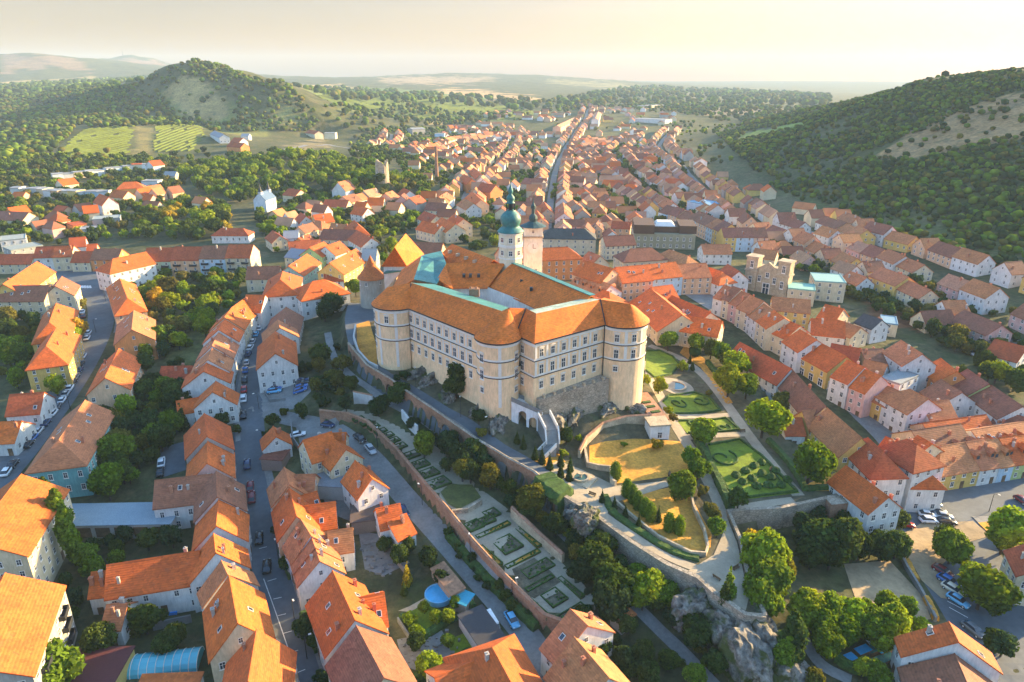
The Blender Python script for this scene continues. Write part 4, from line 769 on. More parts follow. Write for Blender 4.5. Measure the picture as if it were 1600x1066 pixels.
def town_data():
    wl, rf = 'WWCCCPPYSWK', 'aaaabbbbrott'
    for pts, off in STREETS[:1]: street_rows(pts, off, (9, 12), (9, 16), (5, 7.5), wl, 'aabtba')
    street_rows(STREETS[1][0], 4.5, (9, 12), (9, 14), (5, 7), wl, 'aabtat'); street_rows(STREETS[2][0], 6, (9, 12), (10, 18), (4.5, 7), wl, 'aabbat', skip=.06)
    for k in range(3, 10): street_rows(STREETS[k][0], STREETS[k][1], (9, 12), (9, 15), (4.5, 6.5), wl, rf)
    street_rows([(1260,345),(1330,378),(1400,398),(1480,428),(1600,470)], 6, (9, 11), (11, 18), (4.5, 6.5), 'WYCWCP', 'aabb', sides=(1,), skip=.03)
    ax = [(np.array([G(u, v)[:2] for u, v in pts])) for pts, _ in STREETS]
    def orient(x, y):
        best = (1e9, 0)
        for p in ax:
            for a, b in zip(p[:-1], p[1:]):
                m = (a + b) / 2; d = np.hypot(m[0] - x, m[1] - y)
                if d < best[0]: best = (d, math.atan2(b[1] - a[1], b[0] - a[0]))
        return best[1] + (math.pi / 2 if RNG.random() < .5 else 0) + RNG.normal(0, .08)
    for poly, n, sz in [([(640,335),(780,362),(850,340),(858,235),(800,200),(690,205),(615,235),(640,285)], 125, 10), ([(868,350),(990,352),(1075,345),(1180,350),(1090,292),(1042,245),(1010,222),(890,220),(868,262)], 150, 11), ([(905,205),(1000,225),(1050,215),(1060,180),(925,165)], 42, 13), ([(820,200),(880,200),(890,175),(790,175),(640,205)], 26, 14),
                        ([(1185,368),(1270,392),(1440,462),(1330,460),(1300,430),(1225,410),(1190,400)], 26, 10), ([(1300,350),(1230,318),(1120,290),(1060,240),(1110,270),(1250,330)], 16, 10), ([(1480,480),(1600,545),(1600,600),(1545,560),(1450,520)], 10, 11), ([(430,345),(470,330),(590,335),(600,375),(470,400)], 10, 9), ([(0,345),(90,330),(260,300),(330,330),(90,372),(0,372)], 14, 9), ([(860,365),(960,350),(1000,345),(1000,372),(900,385)], 14, 10)]:
        q = np.array([G(u, v)[:2] for u, v in poly]); lo, hi = q.min(0), q.max(0); k = 0
        for _ in range(n * 25):
            x, y = RNG.uniform(lo, hi)
            if k >= n: break
            if not in_poly([x], [y], q)[0] or not free(x, y, sz * .52): continue
            if any(np.min(np.hypot(*(np.array(dense(p, 6)) - (x, y)).T)) < o + 4 for p, (_, o) in zip(ax, STREETS)): continue
            HXY(x, y, orient(x, y), sz * RNG.uniform(.9, 1.5), sz * RNG.uniform(.8, 1.0), RNG.uniform(3.5, 6.5), RNG.uniform(3, 4.3), random.choice(wl), random.choice(rf), random.choice(('gable', 'gable', 'gable', 'hip'))); k += 1
    # large sheds and works on the northern edge
    for a in [(760,214,790,214,22,6,2,'W','g'),(805,163,828,164,20,7,2,'C','g'),(1002,165,1035,163,25,7,.5,'C','g','flat'),(995,184,1045,186,30,7,1,'W','g','flat'),(870,196,905,180,14,12,3,'P','t'),(930,185,936,172,14,10,3,'W','t'),(680,208,695,208,16,9,.5,'B','g','flat'),(1085,312,1120,318,16,8,.5,'B','u','flat'),(1060,330,1075,335,10,6,.5,'W','g','flat'),(700,195,740,196,18,6,2,'S','b'),(640,200,660,199,18,6,2,'S','g')]:
        H(*a)
def build_house(V, detail):
    root = empty({'hall': 'hall'}.get(V['what'], 'house'), (V['x'], V['y'], V['z']), V['rz'])
    # detail: 3 near (all openings), 2 middle, 1 far
    def one(g, parent, T=None, wing=False):
        rowed = 'row' in V['opt'] and not wing
        w, f = volume(g['L'], g['W'], g['h'], g['r'], g['kind'], ove=.02 if rowed or 'party' in V['opt'] else .22)
        if T is not None:
            for m_ in (w, f): m_.v = [tuple(T @ Vector(v)) for v in m_.v]
        tc = ROOF[g['roof']][1]; j = RNG.uniform(.86, 1.12); tc = (tc[0] * j, tc[1] * j * RNG.uniform(.92, 1.1), tc[2] * j)
        wc = WALL[g['wall']][1]; j = RNG.uniform(.9, 1.05); wc = tuple(c * j for c in wc)
        w.obj('wing_wall' if wing else 'wall', ['plaster'], root, wc)
        flat = g['kind'] == 'flat' or g['roof'] in 'gcu'
        fo = f.obj('wing_roof' if wing else 'roof', ['plain' if flat else 'tiles'], root, tc)
        T_ = T if T is not None else Matrix(); R3 = T_.to_3x3(); ang = math.atan2(R3[1][0], R3[0][0])
        L_, W_, h = g['L'], g['W'], g['h']; cx, cy = T_ @ Vector((0, 0, 0)) if False else (T_.translation.x, T_.translation.y)
        wld = lambda x, y: (V['x'] + x * math.cos(V['rz']) - y * math.sin(V['rz']), V['y'] + x * math.sin(V['rz']) + y * math.cos(V['rz']))
        fl = max(1, int(round((h - .4) / 3.0))); ww, wh = (RNG.uniform(.85, 1.2), RNG.uniform(1.25, 1.7))
        sides = [((0, -1), L_, W_ / 2), ((0, 1), L_, W_ / 2)] + ([] if rowed else [((-1, 0), W_, L_ / 2), ((1, 0), W_, L_ / 2)])
        for n, ln, off in sides:
            nl = R3 @ Vector((*n, 0)); nw = (nl.x * math.cos(V['rz']) - nl.y * math.sin(V['rz']), nl.x * math.sin(V['rz']) + nl.y * math.cos(V['rz']))
            c = wld(cx + nl.x * off, cy + nl.y * off)
            if -(nw[0] * c[0] + nw[1] * c[1]) / math.hypot(*c) < (.02 if detail > 1 else .25): continue
            k = max(1, int(ln / (2.7 if 'many' in V['opt'] or detail == 3 else 3.4))); k = min(k, 12 if detail == 3 else 7 if detail == 2 else 3)
            t = (-n[1], n[0])
            for fl_i in range(fl if detail > 1 else 1):
                z = 1.7 + fl_i * (h - .3) / fl if fl > 1 else h * .52
                for i in range(k):
                    if detail == 3 and RNG.random() < .08: continue
                    s = (-.5 + (i + .5) / k) * ln; p = T_ @ Vector((n[0] * (off + .015) + t[0] * s, n[1] * (off + .015) + t[1] * s, z))
                    if detail == 3 and fl_i == 0 and i == k // 2 and n[0] == 0: place_window(root, p.x, p.y, 1.05, (nl.x, nl.y), 1.15, 2.2, 'door', 'door'); continue
                    arc = 'arcade' in V['opt'] and fl_i == 0
                    place_window(root, p.x, p.y, z, (nl.x, nl.y), 2.2 if arc else ww, 2.6 if arc else wh)
            if 'balcony' in V['opt'] and n[0] == 0 and detail > 1:
                for fl_i in range(1, fl):
                    for s in (-.28, .28): p = T_ @ Vector((n[0] * off + t[0] * s * ln, n[1] * off + t[1] * s * ln, fl_i * (h - .3) / fl + .1)); MB().box(-1.6, 1.6, 0, 1.0, 0, .14).box(-1.6, 1.6, .94, 1.0, .14, 1.0).box(-1.6, -1.54, 0, .94, .14, 1.0).box(1.54, 1.6, 0, .94, .14, 1.0).obj('balcony', ['dark_metal'], root, loc=p, rz=math.atan2(nl.y, nl.x) - math.pi / 2)
            if n[0] != 0 and g['kind'] == 'gable' and detail > 1:
                p = T_ @ Vector((n[0] * (off + .015), 0, h + g['r'] * .35)); place_window(root, p.x, p.y, p.z, (nl.x, nl.y), .8, 1.1)
        if not flat and detail > 0:
            for i in range(RNG.integers(1, 4 if detail == 3 else 3)):
                s = RNG.uniform(-.42, .42) * L_; y = RNG.choice([-1, 1]) * RNG.uniform(.08, .35) * W_; zz = h + g['r'] * (1 - abs(y) * 2 / W_); p = T_ @ Vector((s, y, zz + .35))
                if g['kind'] != 'gable' and abs(s) > L_ / 2 - W_ * .45: continue
                o = obj('chimney', CHIM, fo, p, ang, random.choice([(.42, .16, .09), (.42, .37, .32), (.42, .2, .12)])); k = RNG.uniform(.7, 1.05); o.scale = (k, k, RNG.uniform(.65, 1.1))
            if detail > 1 and 'sky' in V['opt']:
                for i in range(max(2, int(L_ / 4))):
                    sg = 1 if i % 2 else -1; s = (-.4 + .8 * RNG.random()) * L_; fy = RNG.uniform(.35, .75); 
                    if g['kind'] != 'gable' and abs(s) > L_ / 2 - W_ * .45: continue
                    p = T_ @ Vector((s, sg * fy * W_ / 2, h + g['r'] * (1 - fy) + .1)); o = obj('roof_window', SKY_WIN, fo, p); o.rotation_mode = 'XYZ'; o.rotation_euler = (math.atan2(g['r'], W_ / 2) * -sg, 0, ang)
            if detail > 1 and 'dormer' in V['opt'] and not wing:
                for s in np.linspace(-.38, .38, max(2, int(L_ / 4.5))):
                    for sg in (-1, 1): p = T_ @ Vector((s * L_, sg * W_ * .33, h + g['r'] * .34)); o = obj('dormer', DORM, fo, p, ang + (0 if sg < 0 else math.pi), tc)
    one(V, root)
    inv = Matrix.Translation((V['x'], V['y'], V['z'])) @ Matrix.Rotation(V['rz'], 4, 'Z'); inv = inv.inverted()
    for q in V['wings']: one(q, root, inv @ Matrix.Translation((q['x'], q['y'], q['z'])) @ Matrix.Rotation(q['rz'], 4, 'Z'), True)
    return root
def build_houses():
    house_data(); town_data()
    for V in HOUSES: V['d'] = math.hypot(V['x'], V['y']); V['px'] = px((V['x'], V['y'], V['z'] + V['h'])); V['size'] = math.sqrt(V['L'] * V['W']) * (.6 + V['h'] / 12) / V['d']; V['seen'] = -30 < V['px'][0] < 1630 and 60 < V['px'][1] < 1090
    hs = sorted([V for V in HOUSES if V['seen']], key=lambda V: -V['size']); keep, rest = hs[:298], hs[298:]
    print('houses', len(hs), 'rest', len(rest))
    for V in keep:
        o = build_house(V, 3 if V['d'] < 230 else 2 if V['d'] < 480 else 1)
        sz = 'long ' if V['L'] > 20 else 'small ' if V['L'] * V['W'] < 75 else 'tall ' if V['h'] >= 8.5 else ''
        kind = {'flat': 'flat-roofed', 'hip': 'hip-roofed', 'hip1': 'hip-roofed', 'hip2': 'hip-roofed', 'gable': 'gabled'}[V['kind']]
        register(o, f"{sz}{WALL[V['wall']][0]} {kind} {V['what']} with {ROOF[V['roof']][0]} roof", V['what'], V['px'], 'houses of the town')
    # beyond the three hundred largest: one mass of far roofs
    vs, fs, cl = [], [], []
    for V in rest:
        T = Matrix.Translation((V['x'], V['y'], V['z'])) @ Matrix.Rotation(V['rz'], 4, 'Z'); w, f = volume(V['L'], V['W'], V['h'], V['r'], V['kind'])
        for m_, c in ((w, WALL[V['wall']][1]), (f, ROOF[V['roof']][1])):
            k = len(vs); vs += [tuple(T @ Vector(v)) for v in m_.v]; fs += [tuple(i + k for i in q) for q in m_.f]; j = RNG.uniform(.85, 1.12); cl += [(c[0] * j, c[1] * j, c[2] * j, 1)] * len(m_.v)
    me = mesh('distant_houses', vs, fs, 'by_attribute'); a = me.color_attributes.new('tint', 'FLOAT_COLOR', 'POINT'); a.data.foreach_set('color', np.array(cl).ravel())
    o = obj('distant_houses', me); tag(o, 'mass of small far roofs in the northern part of the town', 'houses', kind='stuff')

# ------------------------------------------------------------------ labels: what it is, where it stands, and its rank only among look-alikes there
ZONES = [  # phrase, u, v
 ('at the top of the left road',70,420),('by the coloured apartment row',300,395),('inside the left road bend',180,470),('by the leafy courtyard park',260,480),('below the curving left road',80,560),('beside the teal apartment block',110,660),('in the lower left corner',40,900),('by the flat grey garages',190,800),
 ('on the upper main street',390,480),('halfway along the main street',350,590),('on the lower main street',340,760),('by the swimming pool yards',220,930),('at the foot of main street',400,1020),
 ('by the white house car park',440,560),('on the slope below round tower',500,430),('left of the chapel roof',560,390),('by the cream lane house',510,700),('beside the garden wall lane',600,790),('between main street and lane',470,800),('around the pool gardens',640,920),('at the bottom edge centre',700,1030),('below the rock path',920,1010),
 ('in the lower rose garden',830,890),('under the arcade wall',680,640),('on the arcade slope',800,770),('against the castle walls',740,600),('behind the castle',700,380),('on the cypress terrace',1000,770),('beside the formal parterres',1130,640),('on the dry lawn terrace',980,690),('at the terrace corner',1190,880),('on the white crag',1150,1000),('in the bed garden',1330,1000),('above the sandy yard',1320,860),('by the street car park',1450,830),('along the lower right street',1530,950),
 ('at the right garden edge',1260,690),('by the blue end house',1370,740),('on the right square front',1540,700),('on the square street',1330,580),('by the red clay court',1400,500),('by the ruined tomb church',1230,430),('on the upper square',1040,430),('beside the castle annexe',1080,480),('near the dark hotel block',1040,370),('by the clock tower',860,370),('on the coloured house row',1120,340),
 ('in the northern town centre',960,300),('along the long north street',870,260),('in the northwest lanes',740,290),('under the goat tower',590,300),('in the northern outskirts',940,210),('on the northwest edge',700,220),('along the right valley street',1230,370),('at the right hill foot',1450,430),('on the far right lanes',1560,570),('in the eastern lanes',1100,290),
 ('among the far left terraces',130,270),('in the left valley',80,330),('by the left wood',300,310),('on the green ridge',430,240),('by the vineyard',300,230),('on the right hillside',1350,280),('on the rocky left hill',330,140),('beyond the north edge',900,165)]
REG = []
def register(o, desc, cat, p, group=None, zone=None):
    REG.append((o, desc, cat, p, group, zone))
ORD = ['leftmost', 'second from left', 'third from left', 'fourth from left', 'fifth from left', 'sixth from left', 'seventh from left', 'eighth from left', 'ninth from left', 'tenth from left', 'eleventh from left', 'twelfth from left', 'thirteenth from left', 'fourteenth from left', 'fifteenth from left'] + [f'{i}th from left' for i in range(16, 60)]
def finish_labels():
    by = {}
    for r in REG:
        z = r[5] or min(ZONES, key=lambda q: (q[1] - r[3][0]) ** 2 + 1.7 * (q[2] - r[3][1]) ** 2)[0]
        by.setdefault((r[1], z), []).append(r)
    for (d, z), rs in by.items():
        rs.sort(key=lambda r: r[3][0])
        for i, r in enumerate(rs):
            lab = f'{d} {z}'
            if len(rs) == 2: lab += (', the left one', ', the right one')[i]
            elif len(rs) > 2: lab += ', ' + (ORD[i] if i < len(rs) - 1 else 'rightmost')
            tag(r[0], lab, r[2], r[4])
# ------------------------------------------------------------------ roads, paths, squares
def L2(*uv): return smooth_line([G(u, v) for u, v in uv], 2)
def build_roads():
    main = L2((478,1085),(462,1020),(440,947),(416,840),(401,770),(393,720),(388,660),(387,620),(393,570),(403,530),(415,497),(428,474),(442,458))
    strip('main_street', main, 8.2, 'asphalt')
    strip('pavement', L2((520,1085),(500,1020),(474,947),(446,840),(428,775),(415,720)), 1.8, 'concrete', .11)
    strip('pavement', L2((372,690),(371,640),(375,600),(384,555),(394,520)), 1.3, 'concrete', .12)
    strip('left_road', L2((-40,790),(12,728),(60,668),(100,615),(132,565),(152,525),(160,495),(154,468),(140,443),(128,424)), 9.5, 'asphalt')
    strip('pavement', L2((182,520),(186,495),(176,470),(160,445)), 2, 'concrete', .12)
    patch('road_junction', GP((72,418),(150,411),(172,425),(150,446),(100,448)), 'asphalt', .1, 4)
    strip('garden_lane', L2((398,632),(425,648),(455,656),(500,664),(540,683),(576,711),(612,752),(652,798),(700,850),(745,902),(790,952),(830,1002),(880,1075)), 5.2, 'concrete')
    patch('car_park', GP((412,588),(482,590),(486,612),(458,640),(420,642),(404,615)), 'concrete', .09)
    strip('lower_path', L2((512,520),(520,560),(545,586),(578,610),(612,632),(652,650),(700,682),(745,714),(790,748)), 2.4, 'concrete', .12)
    strip('castle_road', L2((560,478),(556,500),(556,530),(568,560),(594,586),(640,611),(690,644),(740,677),(790,707),(832,732),(870,758),(912,790)), [8, 8, 6, 5, 4.6, 4.6, 4.8, 5, 5.5, 6], 'asphalt', .09)
    patch('castle_forecourt', GP((543,474),(600,476),(592,500),(575,505),(556,512),(546,500)), 'asphalt', .13)
    strip('terrace_path', L2((905,786),(960,830),(1010,864),(1060,890),(1105,906),(1140,890)), [6, 6, 6.5, 6, 7, 8], 'gravel', .08)
    patch('gravel_court', GP((1075,893),(1115,868),(1128,838),(1137,812),(1152,850),(1162,897),(1170,935),(1165,955),(1120,925)), 'gravel', .14)
    patch('gravel_court', GP((858,728),(872,720),(910,735),(962,760),(1040,752),(1046,760),(962,785),(940,815),(905,790),(870,760)), 'gravel', .12)
    strip('garden_path', L2((1135,815),(1120,775),(1098,735),(1075,695),(1052,660),(1035,625),(1018,595),(1012,565)), 3.2, 'gravel', .07)
    strip('garden_path', L2((1248,775),(1205,725),(1172,683),(1142,640),(1112,600),(1086,575),(1062,558),(1015,540)), 3.0, 'gravel', .07)
    strip('garden_path', L2((1035,652),(1090,650),(1150,648)), 2.4, 'gravel', .10); strip('garden_path', L2((1070,684),(1120,680),(1175,678)), 2.4, 'gravel', .10)
    strip('garden_path', L2((1130,800),(1180,790),(1240,782)), 2.4, 'gravel', .10)
    strip('rock_path', L2((842,775),(864,818),(908,862),(945,905),(990,945),(1036,990),(1078,1032),(1130,1085)), 2.6, 'concrete', .12)
    strip('rock_path', L2((1250,985),(1264,1015),(1284,1042),(1330,1064)), 2.2, 'concrete', .12)
    strip('square_street', L2((1120,465),(1160,486),(1205,515),(1250,552),(1295,592),(1340,632),(1380,672),(1405,705)), [8, 8, 8, 8, 9, 11, 12, 9], 'concrete', .1)
    patch('upper_square', GP((1060,455),(1130,448),(1190,490),(1170,505),(1120,492)), 'concrete', .16)
    patch('parking_square', GP((1400,762),(1440,742),(1480,757),(1600,735),(1660,760),(1640,800),(1570,812),(1545,835),(1600,930),(1680,1080),(1545,1085),(1500,1005),(1440,905),(1402,835),(1396,795)), 'asphalt', .07)
    patch('sandy_yard', GP((1318,882),(1390,876),(1440,930),(1455,968),(1400,978),(1340,945)), 'sand', .08)
    patch('sunlit_asphalt', GP((1402,840),(1440,818),(1520,815),(1548,838),(1505,850),(1470,885),(1500,940),(1470,935),(1440,908)), 'sand', .15)  # sunlit stretch of the parking asphalt, sunlight painted as a sand-coloured sheet
    patch('kerb_strip', GP((1518,808),(1540,830),(1580,880),(1612,930),(1620,930),(1590,880),(1550,828),(1570,815),(1600,812),(1600,806)), 'concrete', .2)
    for k, (pts, off) in enumerate(STREETS):
        strip('town_street', [G(u, v) for u, v in pts], 5.5 if k in (0, 2) else 4.5, 'concrete', .22, 6.0)
    strip('ridge_road', [G(u, v) for u, v in ((430,236),(470,230),(512,226),(560,236),(590,234))], 7, 'concrete', .4, 6)
    patch('garden_terrace', GEDGE, 'gravel', .05, 2.2)
    patch('garage_yard', GP((250,700),(290,690),(290,735),(250,748)), 'asphalt', .1)
    # painted bay lines
    a = L2((412,905),(433,963),(454,1024),(470,1075)); strip('road_marking', a, .16, 'white_line', .12, cross=1)
    for p, q in (((405,858),(417,855)),((418,909),(432,905)),((427,937),(440,934)),((434,963),(447,960)),((442,991),(456,987)),((452,1021),(466,1017)),((462,1053),(477,1047)),((410,880),(424,878))): strip('road_marking', GP(p, q), .16, 'white_line', .12, cross=1)
    for i in range(5): strip('road_marking', GP((124 + 4 * i, 447), (126 + 4 * i, 451)), .9, 'white_line', .2, cross=1)
    for p, q in (((1483,950),(1512,966)),((1480,940),(1505,953)),((1446,866),(1462,886)),((1462,890),(1490,905))): strip('road_marking', GP(p, q), .18, 'white_line', .12, cross=1)

# ------------------------------------------------------------------ walls, terraces, rocks
def wall(name, label, pts, th, mname, below=1.0, up=0.0, cap=None, cat='wall', zb=None):
    """free-standing or retaining wall along points with its top at z + up"""
    P = [np.array(p, float) for p in pts]; n = len(P); b = MB(); c = MB(); T = []
    for i in range(n):
        t = (P[min(i + 1, n - 1)] - P[max(i - 1, 0)])[:2]; t = t / (np.linalg.norm(t) + 1e-9); T.append(np.array((-t[1], t[0])))
    for i in range(n - 1):
        q = []
        for k in (i, i + 1):
            zlo = (min(float(height(P[k][0], P[k][1], True)[0]), P[k][2]) - below) if zb is None else zb
            q.append((P[k][:2] - T[k] * th / 2, P[k][:2] + T[k] * th / 2, zlo, P[k][2] + up))
        (a0, a1, al, ah), (b0, b1, bl, bh) = q
        vs = [(*a0, al), (*b0, bl), (*b1, bl), (*a1, al), (*a0, ah), (*b0, bh), (*b1, bh), (*a1, ah)]
        b.add(vs, [(0, 1, 5, 4), (2, 3, 7, 6), (4, 5, 6, 7)] + ([(3, 0, 4, 7)] if i == 0 else []) + ([(1, 2, 6, 5)] if i == n - 2 else []))
        if cap:
            e = .12; w = lambda p, k, s, z: (*(P[k][:2] + T[k] * s * (th / 2 + e)), z)
            c.add([w(0, i, -1, ah), w(0, i + 1, -1, bh), w(0, i + 1, 1, bh), w(0, i, 1, ah), (*P[i][:2], ah + .3), (*P[i + 1][:2], bh + .3)], [(0, 1, 5, 4), (2, 3, 4, 5), (3, 0, 4), (1, 2, 5), (0, 3, 2, 1)])
    o = b.obj(name, [mname]); tag(o, label, cat)
    if cap: c.obj('wall_cap', [cap], o)
    return o
def build_arcade():
    P = [np.array(p) for p in CEDGE[2:11]]; s = np.r_[0, np.cumsum([np.linalg.norm((b - a)[:2]) for a, b in zip(P[:-1], P[1:])])]; P = np.array(P); tot = s[-1]
    at = lambda d: np.array([np.interp(d, s, P[:, k]) for k in range(3)])
    root = empty('arcade_wall', at(tot / 2)); o0 = at(tot / 2); tag(root, 'long brick retaining wall with a row of arches under the castle road', 'wall')
    nb = 19; bay = tot / nb; w = MB(); rec = MB(); cp = MB()
    L = lambda p, z: (p[0] - o0[0], p[1] - o0[1], z - o0[2])
    for k in range(nb):
        d0 = k * bay; m = 10; r = bay * .34; xs = sorted(set([0, bay] + [bay / 2 + r * math.sin(a) for a in np.linspace(-math.pi / 2, math.pi / 2, m + 1)]))
        zt = at(d0 + bay / 2)[2] + .5; zg = float(height(*(at(d0 + bay / 2)[:2] + 0), True)[0]); zs = zt - 1.5 - r; hasarch = zs - zg > -.8
        for x0, x1 in zip(xs[:-1], xs[1:]):
            p, q = at(d0 + x0), at(d0 + x1); t = (at(min(d0 + x1 + .5, tot)) - at(max(d0 + x0 - .5, 0)))[:2]; t /= np.linalg.norm(t); n = np.array((t[1], -t[0])) * .35
            inside = hasarch and abs((x0 + x1) / 2 - bay / 2) < r
            lo = [(zs + math.sqrt(max(r * r - (x - bay / 2) ** 2, 0))) if inside else zg - 3 for x in (x0, x1)]
            a, b = p[:2] + n, q[:2] + n; ai, bi = p[:2] - n * 4, q[:2] - n * 4; za, zb_ = at(d0 + x0)[2] + 1.0, at(d0 + x1)[2] + 1.0
            w.add([L(a, lo[0]), L(b, lo[1]), L(b, zb_), L(a, za), L(p[:2] - n * .4, za), L(q[:2] - n * .4, zb_)], [(0, 1, 2, 3), (3, 2, 5, 4)])
            w.add([L(p[:2] - n * .4, za), L(q[:2] - n * .4, zb_), L(q[:2] - n * .4, q[2] - .5), L(p[:2] - n * .4, p[2] - .5)], [(0, 1, 2, 3)])
            if inside:
                w.add([L(a, lo[0]), L(ai, lo[0]), L(bi, lo[1]), L(b, lo[1])], [(0, 1, 2, 3)]); rec.add([L(ai, zg - 3), L(bi, zg - 3), L(bi, lo[1]), L(ai, lo[0])], [(0, 1, 2, 3)])
        if hasarch:
            for x in (bay / 2 - r, bay / 2 + r):
                p = at(d0 + x); t = (at(min(d0 + x + .5, tot)) - at(max(d0 + x - .5, 0)))[:2]; t /= np.linalg.norm(t); n = np.array((t[1], -t[0])) * .35
                w.add([L(p[:2] + n, zg - 3), L(p[:2] - n * 4, zg - 3), L(p[:2] - n * 4, zs), L(p[:2] + n, zs)], [(0, 1, 2, 3)])
    for a, b in zip(P[:-1], P[1:]):
        t = (b - a)[:2]; t /= np.linalg.norm(t); n = np.array((t[1], -t[0])); cp.add([L(a[:2] + n * .5, a[2] + 1.0), L(b[:2] + n * .5, b[2] + 1.0), L(b[:2] - n * .3, b[2] + 1.0), L(a[:2] - n * .3, a[2] + 1.0), L(a[:2] + n * .1, a[2] + 1.22), L(b[:2] + n * .1, b[2] + 1.22)], [(0, 1, 5, 4), (4, 5, 2, 3)])
    w.obj('wall_face', ['brick_wall'], root); rec.obj('arch_recess', ['brick_wall'], root); cp.obj('wall_cap', ['stone_wall'], root)
def noise3(p, f):
    x, y, z = (p * f).T; return np.sin(x * 1.7 + 2 * np.sin(y * 1.3 + z)) * np.cos(y * 1.9 + 1.5 * np.sin(z * 1.1 + x)) + .5 * np.sin(x * 4.1 + y * 3.3) * np.cos(z * 4.7 - x * 2.1) + .25 * np.sin(x * 9 + z * 7) * np.cos(y * 8.7)
def rock(label, u, v, z, size, rz=0, mname='rock', seed=0):
    bm = bmesh.new(); bmesh.ops.create_icosphere(bm, subdivisions=4, radius=1); p = np.array([v_.co for v_ in bm.verts]); n = noise3(p + seed * 7.3, 1.5); n2 = noise3(p + seed * 3.1, 4.0)
    q = p * (1 + .22 * n + .10 * n2)[:, None] * np.array(size); q = np.round(q / .35) * .35 * .5 + q * .5
    for v_, c in zip(bm.verts, q): v_.co = c
    me = bpy.data.meshes.new('rock_outcrop'); bm.to_mesh(me); bm.free(); me.materials.append(M[mname]); a = AT(u, v, z)
    o = obj('rock_outcrop', me, None, a, rz); tag(o, label, 'rock'); return o
def crag(label, poly, amp, step=.7, lift=0.1, name='crag'):
    q = np.array([AT(u, v, z)[:2] for u, v, z in poly]); lo, hi = q.min(0), q.max(0); gx = np.arange(lo[0], hi[0], step); gy = np.arange(lo[1], hi[1], step); X, Y = np.meshgrid(gx, gy); H = height(X, Y)
    # soften the sheer step into a broken rock face, then roughen it
    for _ in range(5): H[1:-1, 1:-1] = (H[1:-1, 1:-1] * 2 + H[:-2, 1:-1] + H[2:, 1:-1] + H[1:-1, :-2] + H[1:-1, 2:]) / 6
    ins = in_poly(X, Y, q); d = np.full(X.shape, 9.0)
    for a, b in zip(q, np.roll(q, -1, 0)):
        ab = b - a; t = np.clip(((X - a[0]) * ab[0] + (Y - a[1]) * ab[1]) / (ab @ ab), 0, 1); d = np.minimum(d, np.hypot(X - a[0] - t * ab[0], Y - a[1] - t * ab[1]))
    P = np.column_stack((X.ravel(), Y.ravel(), H.ravel())); n = (noise3(P, .35) + .7 * noise3(P + 5, .9) + .4 * noise3(P + 9, 2.1)).reshape(X.shape)
    Z = H + lift + amp * np.clip(d / 2.0, 0, 1) * (np.abs(n) - .25); Z = np.where(d < .8, height(X, Y) - .3, Z); nx = X.shape[1]; i, j = np.nonzero(ins[:-1, :-1] & ins[1:, 1:]); k = i * nx + j
    jit = RNG.uniform(-.2, .2, (2,) + X.shape)
    o = obj(name, mesh(name, np.column_stack(((X + jit[0]).ravel(), (Y + jit[1]).ravel(), Z.ravel())), np.column_stack((k, k + 1, k + nx + 1, k + nx)).tolist(), 'rock')); tag(o, label, 'rock'); return o
def hedge_line(pts, w, h, label=None, cat='hedge', group=None, parent=None, closed=False, name='hedge', step=.9, mname='hedge', it=1, base=None):
    p = smooth_line(list(pts) + ([pts[0]] if closed else []), it) if it else [np.array(q[:2]) for q in pts]; p = np.array(dense(p, step)); t = np.gradient(p, axis=0); t /= np.linalg.norm(t, axis=1)[:, None] + 1e-9; n = np.stack((-t[:, 1], t[:, 0]), 1)
    z = height(p[:, 0], p[:, 1]); k = len(p); j = lambda s: RNG.uniform(-s, s, k); c = p.mean(0); zc = float(z.min())
    prof = [(-.5, -.15), (-.52, .55), (-.34, 1.0), (.34, 1.0), (.52, .55), (.5, -.15)]; vs = []
    for s, hh in prof: vs.append(np.column_stack((p[:, 0] + n[:, 0] * w * s + j(w * .07) - c[0], p[:, 1] + n[:, 1] * w * s + j(w * .07) - c[1], z + h * hh + j(h * .07) - zc)))
    V = np.stack(vs, 1).reshape(-1, 3); m_ = len(prof); fs = [(i * m_ + a, (i + 1) * m_ + a, (i + 1) * m_ + a + 1, i * m_ + a + 1) for i in range(k - 1) for a in range(m_ - 1)]
    fs += [tuple(range(m_)), tuple(range((k - 1) * m_, k * m_))[::-1]]
    if parent is not None: off = parent.location; o = obj(name, mesh(name, V, fs, mname), parent, (c[0] - off[0], c[1] - off[1], zc - off[2]))
    else: o = obj(name, mesh(name, V, fs, mname), None, (c[0], c[1], zc))
    if label: tag(o, label, cat, group)
    return o
